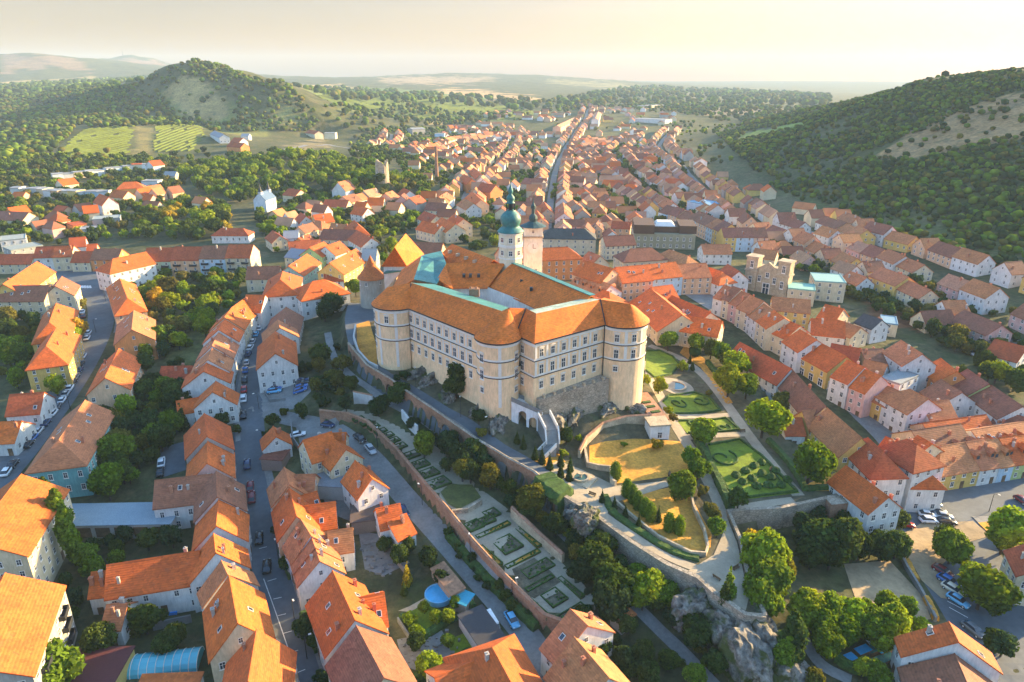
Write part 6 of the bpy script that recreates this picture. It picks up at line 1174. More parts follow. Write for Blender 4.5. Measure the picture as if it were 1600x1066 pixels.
    fill([(100,870),(200,840),(290,850),(200,880),(130,920),(120,1000),(70,1000)], 30, (1.5, 3.0), ['deep', 'dark', 'deep', 'green']); fill([(300,480),(330,470),(250,640),(230,640),(250,560)], 14, (1.8, 3), ['dark', 'deep', 'green'])
    fill([(640,665),(690,700),(750,742),(800,775),(850,812),(920,855),(900,880),(850,846),(790,792),(700,745)], 26, (1.6, 3.2), ['deep', 'deep', 'dark', 'dark', 'olive']); fill([(880,840),(930,850),(1000,920),(1080,985),(1110,1060),(1060,1020),(985,950),(930,930)], 34, (1.6, 3.2), ['deep', 'dark', 'deep', 'green'])
    fill([(1240,960),(1420,960),(1440,1000),(1330,995),(1260,990)], 12, (2, 3), ['lime', 'green', 'green']); fill([(1240,820),(1400,830),(1420,880),(1330,880),(1240,870)], 14, (2.4, 3.4), ['deep', 'dark']); fill([(480,560),(530,540),(545,610),(520,640),(490,625)], 12, (1.6, 2.6), ['deep', 'dark', 'olive']); fill([(880,960),(990,970),(1030,1066),(960,1066),(930,990)], 14, (1.4, 2.4), ['deep', 'dark'])
    fill([(1060,960),(1120,960),(1230,1000),(1240,1066),(1110,1066)], 16, (.8, 1.8), ['dark', 'olive', 'deep', 'green'])
    fill([(700,830),(760,900),(830,970),(815,975),(740,905),(690,850)], 16, (.9, 1.5), ['deep', 'dark'])
    fill([(275,272),(330,255),(420,246),(520,250),(590,262),(605,300),(560,308),(500,300),(440,300),(380,318),(330,310)], 190, (4.2, 6.5), ['lime', 'lime', 'green', 'lime', 'green', 'dark'], sep=.62)
    fill([(605,280),(640,278),(690,310),(640,330),(575,330),(540,300)], 40, (3, 5), ['lime', 'green', 'dark', 'olive'], sep=.7); fill([(215,335),(300,320),(370,330),(360,372),(260,380),(215,372)], 60, (3.4, 5.6), ['lime', 'green', 'dark', 'dark', 'gold'], sep=.7); fill([(400,330),(440,330),(470,350),(440,390),(410,380)], 14, (3, 4.4), ['green', 'lime', 'dark'])
    fill([(0,232),(80,250),(280,245),(280,330),(200,372),(0,385)], 260, (2.4, 4.6), ['dark', 'green', 'dark', 'olive', 'lime', 'deep'], sep=.7); fill([(0,225),(40,240),(70,275),(0,290)], 40, (3.6, 6), ['green', 'lime', 'green', 'dark'], sep=.6)
    fill([(1290,425),(1420,440),(1500,490),(1500,560),(1410,510),(1330,470)], 40, (2.4, 4), ['dark', 'deep', 'dark', 'olive']); fill([(1480,480),(1600,540),(1600,620),(1540,600),(1490,540)], 22, (2.2, 3.6), ['dark', 'deep', 'dark'])
    for poly, n in (([(640,335),(780,362),(850,340),(858,235),(800,200),(690,205),(615,235)], 240), ([(868,350),(1180,350),(1090,292),(1042,245),(1010,222),(890,220)], 280), ([(430,300),(600,300),(640,360),(600,410),(430,400)], 40), ([(1185,368),(1440,462),(1330,470),(1200,400)], 24), ([(700,360),(780,345),(790,380),(740,400)], 14), ([(540,210),(640,200),(640,250),(540,245)], 40), ([(780,150),(1060,160),(1050,225),(900,210),(800,200)], 110), ([(1040,190),(1180,190),(1260,260),(1220,320),(1090,260)], 120)): fill(poly, n, (2.2, 4.0), ['dark', 'green', 'dark', 'lime', 'olive'])
    fill([(60,240),(330,238),(330,262),(280,275),(60,262)], 60, (2.4, 4.4), ['dark', 'green', 'deep', 'olive'], sep=.7); fill([(440,300),(520,300),(560,320),(640,325),(660,345),(600,360),(560,345),(440,350)], 50, (2.2, 3.8), ['dark', 'green', 'deep', 'lime'], sep=.8)
    for i in range(26):
        u = 1418 + i * 7.2; T(u, 131 - max(0, min(i, 8)) * 1.3 - max(0, i - 8) * .35 + RNG.uniform(-1, 2), RNG.uniform(2.6, 4.4), random.choice(['deep', 'dark']))
    for u, v in ((870,288),(866,300),(876,275),(880,265)): T(u, v, 4.2, 'lime')
    for i in range(8): T(1040 + 7 * i, 160 + (i % 2) * 2, 6, 'dark', 'poplar')
    for i in range(6): T(1085 + 9 * i, 166, 5, 'dark', 'poplar')
def clip_data():
    for u, v in ((836,708),(847,714),(859,723),(876,719),(891,727),(876,736),(889,741)): T(u, v, 1.75, 'deep', 'cone')
    for u, v in ((980,764),(989,773),(997,783),(1008,793),(1017,801),(1046,816),(1062,821)): T(u, v, 2.1, 'green', 'egg')
    T(962, 736, 2.3, 'green', 'egg')
    for u, v in ((941,777),(960,787),(977,801),(998,816)): T(u, v, 1.35, 'deep', 'cone')
    for u, v in ((631,920),(1078,562),(1082,572),(808,684),(818,692),(1029,806)): T(u, v, 1.5, 'dark', 'cone')
WOODS = [ # far woods, merged: polygon, spacing (m), radius, tones, nearest and farthest distance
 ([(0,150),(120,142),(215,134),(262,107),(305,97),(350,106),(390,123),(420,128),(440,129),(470,150),(498,182),(500,206),(330,206),(318,196),(120,200),(78,240),(0,250)], 8.5, (2.2, 5.2), ['dark', 'green', 'dark', 'green', 'olive'], 850, 2000, [(262,145),(285,118),(330,130),(352,160),(362,186),(330,192),(290,186)], .75),
 ([(1120,210),(1270,172),(1400,142),(1450,125),(1600,110),(1700,100),(1700,470),(1600,440),(1500,408),(1300,338),(1200,288)], 4.0, (1.3, 3.0), ['dark', 'olive', 'dark', 'green', 'deep', 'green'], 280, 1500, [(1362,240),(1480,178),(1600,146),(1800,120),(1800,210),(1600,214),(1500,236),(1420,250)], .62),
 ([(500,168),(640,160),(700,175),(850,180),(1000,160),(1180,165),(1290,170),(1180,200),(1060,178),(900,165),(760,195),(620,200),(520,200)], 16.0, (3.5, 6), ['dark', 'green', 'dark', 'olive'], 1000, 2600, None, .6),
 ([(430,135),(560,140),(700,150),(850,160),(1000,135),(1150,142),(1300,150),(1290,168),(1000,162),(850,178),(640,160),(480,160)], 32.0, (6, 11), ['dark', 'green', 'dark', 'olive'], 1700, 4500, None, .6),
 ([(0,135),(280,118),(300,100),(215,134),(120,142),(0,152)], 26.0, (6, 10), ['dark', 'green'], 1800, 3600, None, .7),
]
def build_trees():
    tree_data(); clip_data()
    items = []
    for p, r, tone, kind in TREES:
        d = math.hypot(p[0], p[1]); q = px((p[0], p[1], p[2] + r)); 
        if not (-40 < q[0] < 1640 and 60 < q[1] < 1110): continue
        items.append((r / d, p, r, tone, kind, q, d))
    clip = [i for i in items if i[4] in ('cone', 'egg')]; tr = sorted([i for i in items if i[4] not in ('cone', 'egg')], key=lambda i: -i[0]); keep, rest = tr[:296], tr[296:]
    print('trees', len(tr))
    for s, p, r, tone, kind, q, d in keep + clip:
        isclip = kind in ('cone', 'egg'); root = empty({'conifer': 'conifer_tree', 'poplar': 'poplar_tree'}.get(kind, 'clipped_cypress' if isclip else 'broadleaf_tree'), p, RNG.uniform(0, 6.28))
        n = 1500 if s > .02 else 800; me = crown_mesh(kind, RNG.integers(0, 5 if kind == 'broad' else 2), n); hc = {'broad': 1.25, 'conifer': 1.35, 'poplar': 2.1, 'cone': 1.0, 'egg': 1.05}[kind] * r
        c = np.array(TONE[tone]) * RNG.uniform(.82, 1.2) * np.array((RNG.uniform(.9, 1.12), 1, RNG.uniform(.8, 1.2)))
        o = obj('crown', me, root, (0, 0, hc), 0, tuple(c)); k = r * (1.0 if kind == 'broad' else 1.05); jj = .08 if isclip else .2; o.scale = (k * RNG.uniform(1 - jj, 1 + jj), k * RNG.uniform(1 - jj, 1 + jj), k * RNG.uniform(.86, 1.0 + jj))
        t = obj('trunk', TRUNK, root, (0, 0, 0)); t.scale = (r * 1.2, r * 1.2, hc * .95)
        shp = {'broad': 'small broadleaf tree' if r < 2.3 else 'large broadleaf tree' if r > 4.2 else 'broadleaf tree', 'conifer': 'pointed conifer', 'poplar': 'tall columnar tree', 'cone': 'clipped cone cypress', 'egg': 'clipped rounded cypress'}[kind]
        register(root, f'{TNAME[tone]} {shp}', 'tree', q, 'clipped cypresses' if isclip else 'trees of the town and gardens')
    # woods too many to count: one mass each for the scattered far trees and the hill woods
    tmpl = []
    for sd_ in range(4):
        vs, fs, t = crown_data('broad', 900 + sd_, 110); bm = bmesh.new(); vs2 = []
        tmpl.append((vs, fs, t))
    small = []
    for sd_ in range(5):
        rng = np.random.default_rng(sd_); bm = bmesh.new(); bmesh.ops.create_icosphere(bm, subdivisions=1 if sd_ else 2, radius=1); v = np.array([q.co for q in bm.verts]); v *= (1 + .16 * noise3(v + sd_ * 3, 2.6) + rng.uniform(-.22, .22, len(v)))[:, None]; v[:, 2] *= .85; f = [[q.index for q in fc.verts] for fc in bm.faces]; bm.free(); small.append((v, f, np.clip(rng.normal(1, .35, len(v)), .4, 1.7)))
    def mass(name, label, plist, tm):
        cls = [[] for _ in tm]
        for it in plist: cls[RNG.integers(len(tm))].append(it)
        VV, FF, LS, CC, off = [], [], [], [], 0
        for (v, f, t), its in zip(tm, cls):
            if not its: continue
            n = len(its); P = np.array([i[0] for i in its]); r = np.array([i[1] for i in its]); col = np.array([i[2] for i in its]); a = RNG.uniform(0, 6.28, n); ca, sa = np.cos(a), np.sin(a); k = len(v)
            X = (v[None, :, 0] * ca[:, None] - v[None, :, 1] * sa[:, None]) * r[:, None] + P[:, None, 0]; Y = (v[None, :, 0] * sa[:, None] + v[None, :, 1] * ca[:, None]) * r[:, None] + P[:, None, 1]; Z = v[None, :, 2] * r[:, None] * RNG.uniform(.85, 1.15, n)[:, None] + P[:, None, 2] + r[:, None] * .95
            VV.append(np.stack((X, Y, Z), -1).reshape(-1, 3)); CC.append((col[:, None, :] * t[None, :, None]).reshape(-1, 3)); ln = np.array([len(q) for q in f]); fl = np.array([i for q in f for i in q])
            FF.append((fl[None] + (np.arange(n) * k)[:, None] + off).ravel()); LS.append(np.tile(ln, n)); off += n * k
        V = np.concatenate(VV); Fv = np.concatenate(FF); ls = np.concatenate(LS); C = np.concatenate(CC); me = bpy.data.meshes.new(name); me.vertices.add(len(V)); me.vertices.foreach_set('co', V.ravel()); me.loops.add(len(Fv)); me.loops.foreach_set('vertex_index', Fv); me.polygons.add(len(ls)); st = np.r_[0, np.cumsum(ls)[:-1]]; me.polygons.foreach_set('loop_start', st); me.polygons.foreach_set('loop_total', ls); me.update(calc_edges=True)
        a = me.color_attributes.new('tint', 'FLOAT_COLOR', 'POINT'); a.data.foreach_set('color', np.column_stack((C, np.ones(len(C)))).ravel()); me.materials.append(M['leaf_mass']); o = obj(name, me); tag(o, label, 'trees', kind='stuff'); return o
    col = lambda tone: np.array(TONE[tone]) * RNG.uniform(.8, 1.2) * np.array((RNG.uniform(.9, 1.15), 1, RNG.uniform(.8, 1.2)))
    near = [(p, r, col(tone)) for s, p, r, tone, kind, q, d in rest if d < 900 and kind == 'broad']; farr = [(p, r, col(tone)) for s, p, r, tone, kind, q, d in rest if d >= 900 or kind != 'broad']
    for poly, spc, rr, tones, d0, d1, hole, dens in WOODS:
        th = np.array([q[0] for q in poly]); u0, u1 = th.min(), th.max(); xs = ((u0 - 800) / FPX / CP * d1 * 1.1, (u1 - 800) / FPX / CP * d1 * 1.1)
        x = np.arange(min(xs[0], -10) if u0 < 800 else (u0 - 800) / FPX * d0, max(xs[1], 10) if u1 > 800 else (u1 - 800) / FPX * d0 * .8, spc); y = np.arange(d0 * .9, d1, spc); X, Y = np.meshgrid(x, y); X = (X + RNG.uniform(-.5, .5, X.shape) * spc).ravel(); Y = (Y + RNG.uniform(-.5, .5, Y.shape) * spc).ravel()
        k = np.abs(X) < Y * 1.0; X, Y = X[k], Y[k]; clump = np.sin(X * .031 + 2 * np.sin(Y * .021)) * np.cos(Y * .027 + np.sin(X * .017)); Z = height(X, Y); zz = Z - CAMZ; c = Y * CP - zz * SP; s = Y * SP + zz * CP; u = 800 + FPX * X / c; v = 533 - FPX * s / c
        k = in_poly(u, v, poly) & (RNG.random(len(X)) < dens + .55 * clump)
        if hole: k &= ~(in_poly(u + 7 * np.sin(X * .05 + Y * .03), v + 4 * np.sin(X * .041 - Y * .037), hole) & (RNG.random(len(X)) < .88))
        k &= ~in_poly(u, v, [(1160,206),(1250,192),(1262,196),(1180,214),(1150,222)])
        for xx, yy, z in zip(X[k], Y[k], Z[k]): farr.append(((xx, yy, z - .4), RNG.uniform(*rr), col(random.choice(tones))))
    print('mass', len(near), len(farr))
    if near: mass('garden_trees', 'many small trees between the far houses and on the wooded ridge', near, tmpl)
    mass('hill_woods', 'woods covering the hills and the far valley', farr, small)
# ------------------------------------------------------------------ cars
def car_meshes():
    def loft(st):                                     # stations: x, half width low, half width high, z low, z high
        b = MB(); n = len(st); vs = []
        for x, wl, wh, z0, z1 in st: vs += [(x, -wl, z0), (x, -wl * 1.04, (z0 + z1) / 2), (x, -wh, z1), (x, wh, z1), (x, wl * 1.04, (z0 + z1) / 2), (x, wl, z0)]
        fs = [(i * 6 + k, i * 6 + (k + 1) % 6, (i + 1) * 6 + (k + 1) % 6, (i + 1) * 6 + k) for i in range(n - 1) for k in range(6)] + [tuple(range(6))[::-1], tuple(range((n - 1) * 6, n * 6))]
        return b.add(vs, fs)
    body = loft([(-2.15, .70, .62, .42, .78), (-2.0, .84, .74, .27, .92), (-1.2, .87, .80, .22, .93), (.9, .87, .80, .22, .92), (1.5, .86, .74, .24, .80), (2.02, .80, .62, .30, .68), (2.14, .66, .5, .40, .58)])
    body.add([(-1.05, -.58, 1.45), (.25, -.58, 1.45), (.25, .58, 1.45), (-1.05, .58, 1.45), (-1.15, -.62, 1.40), (.38, -.62, 1.40), (.38, .62, 1.40), (-1.15, .62, 1.40)], [(0, 1, 2, 3), (4, 5, 1, 0), (5, 6, 2, 1), (6, 7, 3, 2), (7, 4, 0, 3)])
    glass = MB().add([(-1.85, -.74, .92), (1.05, -.74, .91), (1.05, .74, .91), (-1.85, .74, .92), (-1.12, -.61, 1.41), (.35, -.61, 1.41), (.35, .61, 1.41), (-1.12, .61, 1.41)], [(0, 1, 5, 4), (1, 2, 6, 5), (2, 3, 7, 6), (3, 0, 4, 7), (4, 5, 6, 7)])
    vbody = loft([(-2.4, .85, .80, .3, 1.95), (-2.3, .92, .84, .26, 2.0), (1.2, .92, .84, .26, 1.98), (1.45, .92, .82, .26, 1.5), (2.0, .90, .78, .28, 1.1), (2.4, .82, .66, .35, .85)])
    vglass = MB().add([(1.22, -.80, 1.86), (1.86, -.78, 1.2), (1.86, .78, 1.2), (1.22, .80, 1.86), (1.25, -.80, 1.80), (1.9, -.76, 1.22), (1.9, .76, 1.22), (1.25, .80, 1.80)], [(4, 5, 6, 7)]).box(-1.9, .9, -.925, .925, 1.25, 1.72)
    wh = MB(); wh.tube((0, -.1, 0), (0, .1, 0), .32, n=14); rim = MB(); rim.tube((0, -.112, 0), (0, .112, 0), .19, n=10); lt = MB(); lt.box(-.06, .06, -.16, .16, -.07, .07)
    return body.me('car_body', ['paint'], True), glass.me('car_glass', ['glass']), vbody.me('van_body', ['paint']), vglass.me('van_glass', ['glass']), wh.me('wheel', ['tyre']), rim.me('rim', ['plain']), lt.me('headlight', ['white_trim'])
CC = {'white': (.75, .75, .75), 'black': (.012, .013, .016), 'silver': (.42, .44, .46), 'blue': (.03, .12, .36), 'red': (.42, .02, .02), 'grey': (.12, .13, .14), 'dark red': (.16, .015, .02), 'cream': (.65, .58, .45), 'light blue': (.12, .38, .60), 'dark blue': (.015, .035, .10)}
def build_cars():
    B, GL, VB, VG, W, RM, LT = car_meshes()
    def one(u, v, du, dv, c, van=False):
        p = over(u, v, .6); q = AT(u + du, v + dv, p[2] + .6); rz = math.atan2(q[1] - p[1], q[0] - p[0]); d = 1.5; x, y = p[0], p[1]
        zf, zb = hz(x + math.cos(rz) * d, y + math.sin(rz) * d), hz(x - math.cos(rz) * d, y - math.sin(rz) * d)
        root = empty('van' if van else 'car', (x, y, (zf + zb) / 2 + .13)); root.rotation_euler = (0, -math.atan2(zf - zb, 2 * d), rz); k = RNG.uniform(.96, 1.05); root.scale = (k,) * 3
        obj('body', VB if van else B, root, col=CC[c]); obj('windows', VG if van else GL, root).name = 'window_glass'
        for sx in (-1.35, 1.3):
            for sy in (-.8, .8): w = obj('wheel', W, root, (sx, sy, .31)); obj('rim', RM, w, col=(.5, .5, .5))
        for sy in (-.55, .55): obj('headlight', LT, root, ((2.33 if van else 2.02), sy, .72 if van else .62), 0)
        register(root, f"{c} {'van' if van else 'car'}", 'van' if van else 'car', (u, v), 'parked vehicles')
    lr = [(130,556,'white'),(127,568,'black'),(136,528,'white'),(138,520,'white'),(129,487,'white'),(130,494,'dark red'),(124,578,'dark blue'),(119,588,'grey'),(114,597,'black'),(109,606,'white'),(103,615,'silver'),(97,625,'white'),(90,634,'grey'),(83,645,'white'),(72,660,'dark blue'),(60,673,'silver'),(52,683,'blue'),(44,694,'black'),(20,725,'black'),(11,736,'white')]
    for u, v, c in lr: one(u, v, 6, -9 if v < 640 else -7, c) if v > 515 else one(u, v, 2, -8, c)
    for u, v, c in [(410,503,'silver'),(405,513,'white'),(400,522,'light blue'),(395,533,'silver'),(391,543,'white'),(388,553,'dark blue'),(385,566,'silver'),(383,578,'blue'),(382,593,'black'),(381,608,'red'),(380,622,'white'),(380,648,'black'),(386,725,'dark blue'),(391,760,'dark red'),(393,777,'dark red'),(405,841,'black'),(417,885,'black')]: one(u, v, (415 - u) * .3 if v < 560 else 0.5, -10, c)
    for u, v, c in ((428,601,'dark blue'),(430,606,'blue'),(429,611,'light blue')): one(u, v, 9, -.5, c)
    for u, v, c in ((473,595,'dark blue'),(472,600,'black'),(471,605,'blue'),(470,610,'blue')): one(u, v, 9, -1.0, c)
    for u, v, c, du, dv in ((513,664,'dark blue',8,2),(562,685,'black',8,5),(579,702,'silver',6,6),(631,798,'dark blue',5,8),(800,968,'light blue',6,9),(466,679,'white',9,-1),(512,741,'black',9,-3)): one(u, v, du, dv, c)
    one(768, 976, 6, 9, 'white', True); one(1580, 838, 9, 2, 'cream', True)
    for u, v, c, du, dv in ((1442,771,'black',9,-1),(1426,780,'red',9,1),(1431,788,'white',9,-1),(1457,788,'silver',9,0),(1465,798,'grey',9,1),(1449,804,'white',9,1),(1475,806,'silver',9,1),(1451,813,'white',9,0),(1479,815,'black',9,1),(1415,819,'red',9,1),(1473,892,'dark red',9,5),(1482,908,'blue',9,5),(1489,921,'cream',9,5),(1497,938,'light blue',9,5),(1521,984,'grey',9,7),(1512,750,'dark blue',9,-1),(1597,782,'dark red',6,4),(1450,596,'black',9,1),(1515,551,'white',9,3),(1533,538,'silver',9,1),(1540,541,'black',9,1),(1547,537,'white',9,1),(1366,453,'white',9,1),(1378,452,'silver',9,1),(1370,460,'grey',9,1),(1530,660,'black',9,-2)): one(u, v, du, dv, c)
    for u, v, c, du, dv in ((100,412,'white',9,-1),(112,411,'silver',9,-1),(205,437,'white',4,6),(216,456,'white',4,6),(220,462,'silver',8,2),(50,575,'silver',6,3),(252,722,'white',1,-8),(250,737,'black',1,-8),(276,475,'silver',8,-1),(452,468,'dark blue',6,-4),(455,462,'grey',6,-4)): one(u, v, du, dv, c)

# ------------------------------------------------------------------ single landmarks and yard things
def build_landmarks():
    p = AT(598, 284, 24); root = empty('goat_tower', (p[0], p[1], hz(p[0], p[1]) - 1)); tag(root, 'ruined round stone tower on its rock in the wooded ridge', 'tower')
    b = MB(); n = 18
    prof = [13 + 2.2 * math.sin(i * 1.1) + 1.5 * math.sin(i * 2.7) for i in range(n)]; ring = lambda r, zz: [(r * math.cos(2 * math.pi * i / n), r * math.sin(2 * math.pi * i / n), zz if not hasattr(zz, '__len__') else zz[i]) for i in range(n)]
    b.add(ring(5.2, -2) + ring(4.9, prof) + ring(3.9, prof) + ring(3.9, 6), [(i, (i + 1) % n, n + (i + 1) % n, n + i) for i in range(n)] + [(n + i, n + (i + 1) % n, 2 * n + (i + 1) % n, 2 * n + i) for i in range(n)] + [(2 * n + i, 2 * n + (i + 1) % n, 3 * n + (i + 1) % n, 3 * n + i) for i in range(n)] + [tuple(range(3 * n, 4 * n))])
    b.obj('wall', ['beige_stone'], root)
    for a in (235, 290): place_window(root, 5.0 * math.cos(R(a)), 5.0 * math.sin(R(a)), 7, (math.cos(R(a)), math.sin(R(a))), 1.4, 2.4)
    rock('tall pale rock under the ruined round tower', 602, 288, 17, (8, 5, 9), seed=40); rock('pale rock face right of the ruined round tower', 650, 295, 12, (5, 4, 7), seed=41)
    p = G(683, 284); root = empty('brick_chimney', p); tag(root, 'tall red brick factory chimney among the northwest lanes', 'chimney'); b = MB().lathe([(1.7, -1), (1.1, 28), (1.35, 28.2), (1.35, 29), (.9, 29), (.9, 28)], 12); b.obj('shaft', ['brick_wall'], root)
    # white chapel with blue roof and two spires
    V = vol_from_px(404, 303, 420, 298, 9, 8, 4); root = empty('chapel', (V['x'], V['y'], V['z']), V['rz']); tag(root, 'small white chapel with a slate blue roof and two slim spires', 'chapel'); w, f = volume(max(V['L'], 12), 9, 8, 4.5, 'gable'); w.obj('wall', ['plaster'], root, (.7, .72, .75)); f.obj('roof', ['plain'], root, (.10, .16, .26))
    for x in (-4.5, 6.5): t = MB().box(-1.2, 1.2, -1.2, 1.2, -2, 13).obj('tower', ['plaster'], root, (.72, .73, .75), loc=(x, 0, 0)); MB().lathe([(1.6, 13), (.9, 14.5), (.3, 17), (.02, 19.5)], 8).obj('spire', ['dark_metal'], t)
    for s in (-3, 0, 3): place_window(root, s, -4.53, 4.5, (0, -1), 1.2, 3)
    # ruined tomb church with its two stumpy towers
    p = AT(1196, 452, 10); rz = math.atan2(p[1], p[0]) - math.pi / 2 - .35; root = empty('tomb_church', (p[0], p[1], hz(p[0], p[1])), rz); tag(root, 'brown sandstone church ruin with two stump towers and arched openings', 'church')
    b = MB().box(-6, 6, 0, 9, -2, 11); b.obj('nave_wall', ['beige_stone'], root); b = MB()
    for sx in (-1, 1):
        t = MB().box(sx * 7.2 - 2.6, sx * 7.2 + 2.6, -1.0, 4.2, -2, 15.5).box(sx * 7.2 - 3, sx * 7.2 + 3, -1.4, 4.6, 9.5, 10.2).box(sx * 7.2 - 3, sx * 7.2 + 3, -1.4, 4.6, 15.504, 16.3).obj('tower', ['beige_stone'], root)
        for z in (5.5, 12.6): place_window(t, sx * 7.2, -1.03, z, (0, -1), 1.6, 3.4)
    MB().add([(-5, -.2, 11), (5, -.2, 11), (0, -.2, 14.5), (-5, 1.2, 11), (5, 1.2, 11), (0, 1.2, 14.5)], [(0, 1, 2), (5, 4, 3), (0, 3, 4, 1), (1, 4, 5, 2), (2, 5, 3, 0)]).obj('gable', ['beige_stone'], root)
    for x, z, w_, h_ in ((0, 2.2, 3.4, 5.5), (-3.4, 6.5, 1.6, 3), (3.4, 6.5, 1.6, 3), (0, 8.6, 1.8, 2.4)): place_window(root, x, -.03, z, (0, -1), w_, h_, 'plain')
    # dark modern hotel on an olive base
    p = over(1038, 352, 12); rz = -.12; root = empty('hotel', p, rz); tag(root, 'big square hotel with olive lower floors and dark bronze attic', 'hotel'); MB().box(-17, 17, -8, 14, -2, 8.5).obj('wall', ['plaster'], root, (.30, .28, .19)); MB().box(-17.5, -6, -8.5, 13, 8.504, 13.5).box(8, 17.5, -6, 13, 8.504, 13).box(-5.9, 7.9, -4, 13, 8.504, 11.8).obj('attic', ['plain'], root, (.10, .055, .035))
    MB().add([(-6, -3, 11.9), (6, -3, 11.9), (6, 8, 11.9), (-6, 8, 11.9), (-4, 0, 14), (4, 0, 14), (4, 6, 14), (-4, 6, 14)], [(0, 1, 5, 4), (1, 2, 6, 5), (2, 3, 7, 6), (3, 0, 4, 7), (4, 5, 6, 7)]).obj('skylight', ['white_trim'], root)
    for z in (2, 5.8):
        for i in range(9): place_window(root, -14.5 + 3.6 * i, -8.03, z, (0, -1), 1.3, 1.9)
        for i in range(4): place_window(root, -17.03, -5 + 5 * i, z, (-1, 0), 1.3, 1.9)
    p = G(1131, 478); root = empty('plague_column', p); tag(root, 'slender golden stone column standing on the upper square', 'column'); MB().lathe([(2.2, 0), (2.2, .8), (1.4, 1), (1.2, 2.6), (.55, 3), (.45, 9), (.8, 9.4), (.35, 10), (.55, 11), (.05, 12.4)], 12).obj('shaft', ['beige_stone'], root)
    p = AT(192, 89, 0) if False else ATY(192, 87, 5600); root = empty('hill_mast', (p[0], p[1], hz(p[0], p[1]))); tag(root, 'thin mast standing on the far grey hill top', 'mast'); MB().tube((0, 0, 0), (0, 0, 45), 2.2, .6).obj('pole', ['dark_metal'], root)
    # garden things between the houses
    p = G(686, 932); root = empty('swimming_pool', p); tag(root, 'round bright blue garden swimming pool', 'pool'); MB().lathe([(2.9, -.2), (2.9, .9), (2.65, .9), (2.6, .6)], 24).obj('rim', ['plain'], root, (.15, .4, .6)); MB().lathe([(2.62, .6), (2.62, .72)], 24).obj('water', ['pool_blue'], root)
    p = G(265, 957); root = empty('swimming_pool', p, .2); tag(root, 'small oblong blue paddling pool in the white house yard', 'pool'); b = MB()
    for x0, x1, y0, y1 in ((-1.6, 1.6, -.9, -.6), (-1.6, 1.6, .6, .9), (-1.6, -1.3, -.6, .6), (1.3, 1.6, -.6, .6)): b.box(x0, x1, y0, y1, -.1, .6)
    b.obj('rim', ['plain'], root, (.05, .3, .8)); MB().box(-1.3, 1.3, -.6, .6, 0, .4).obj('water', ['pool_blue'], root)
    def shed(name, label, cat, u, v, L, W, h, rz, wc, rc, slope=.3, wm='plain', rm='plain'):
        p = G(u, v); root = empty(name, p, rz); tag(root, label, cat); MB().add([(-L / 2, -W / 2, -.5), (L / 2, -W / 2, -.5), (L / 2, W / 2, -.5), (-L / 2, W / 2, -.5), (-L / 2, -W / 2, h), (L / 2, -W / 2, h), (L / 2, W / 2, h + slope), (-L / 2, W / 2, h + slope)], [(0, 1, 5, 4), (1, 2, 6, 5), (2, 3, 7, 6), (3, 0, 4, 7)]).obj('wall', [wm], root, wc)
        e = .25; MB().add([(-L / 2 - e, -W / 2 - e, h), (L / 2 + e, -W / 2 - e, h), (L / 2 + e, W / 2 + e, h + slope), (-L / 2 - e, W / 2 + e, h + slope), (-L / 2 - e, -W / 2 - e, h + .2), (L / 2 + e, -W / 2 - e, h + .2), (L / 2 + e, W / 2 + e, h + slope + .2), (-L / 2 - e, W / 2 + e, h + slope + .2)], [(3, 2, 1, 0), (4, 5, 6, 7), (0, 1, 5, 4), (1, 2, 6, 5), (2, 3, 7, 6), (3, 0, 4, 7)]).obj('roof', [rm], root, rc); return root
    shed('shed', 'small garden shed with a bright turquoise roof beside the pool', 'shed', 722, 948, 3.6, 3, 2.2, -.5, (.3, .25, .2), (.04, .28, .40)); shed('shed', 'long brown tiled shed behind the round pool', 'shed', 700, 920, 9, 2.8, 2.3, -1.0, (.3, .25, .2), (.30, .17, .10), .5, rm='tiles')
    r = shed('garage', 'flat dark roofed double garage beside the white van', 'garage', 752, 996, 9, 5, 2.7, -1.05, (.5, .5, .5), (.05, .05, .055), .05); 
    r = shed('garage', 'row of grey flat roofed garages with dark doors', 'garage', 192, 822, 26, 8, 3.2, .03, (.45, .42, .38), (.25, .31, .35), .1)
    for i in range(6): place_window(r, -10.5 + 4.2 * i, -4.03, 1.3, (0, -1), 3.2, 2.5, 'door', 'door')
    shed('shed', 'wide flat roof of dark red metal at the bottom left', 'shed', 152, 1062, 10, 8, 2.8, .06, (.5, .38, .12), (.10, .03, .03), .2); shed('shed', 'low orange tiled lean-to beside the glass pool cover', 'shed', 268, 1092, 10, 4, 2.6, .05, (.6, .6, .6), (.5, .13, .03), .8, rm='tiles')
    shed('shed', 'little orange roofed hut in the garden below the rock path', 'shed', 972, 975, 3.6, 3, 2.2, .7, (.4, .35, .3), (.5, .16, .05), .6, rm='tiles'); shed('shed', 'white hut with a tan roof beside the cold frames', 'shed', 1370, 1000, 4.4, 4, 3.4, .3, (.7, .7, .68), (.40, .28, .18), .2, rm='tiles'); shed('shed', 'red roofed carport row beside the main street bend', 'shed', 434, 722, 7, 5.5, 2.6, 1.5, (.3, .2, .16), (.22, .075, .045), .2, rm='tiles')
    shed('shed', 'dark roofed open yard shelter between orange houses', 'shed', 575, 818, 7, 6, 2.8, .2, (.25, .2, .16), (.12, .085, .07), .3); shed('terrace', 'grey roof terrace with a white sun sail beside the orange roofed house', 'terrace', 525, 765, 9, 7.5, 3.2, -.1, (.42, .40, .38), (.22, .23, .25), .02)
    # glazed pool cover
    p = G(250, 1040); root = empty('pool_cover', p, .16); tag(root, 'long arched glass pool cover with white ribs', 'pool cover'); g = MB(); f = MB(); n = 8; Lh = 7.0
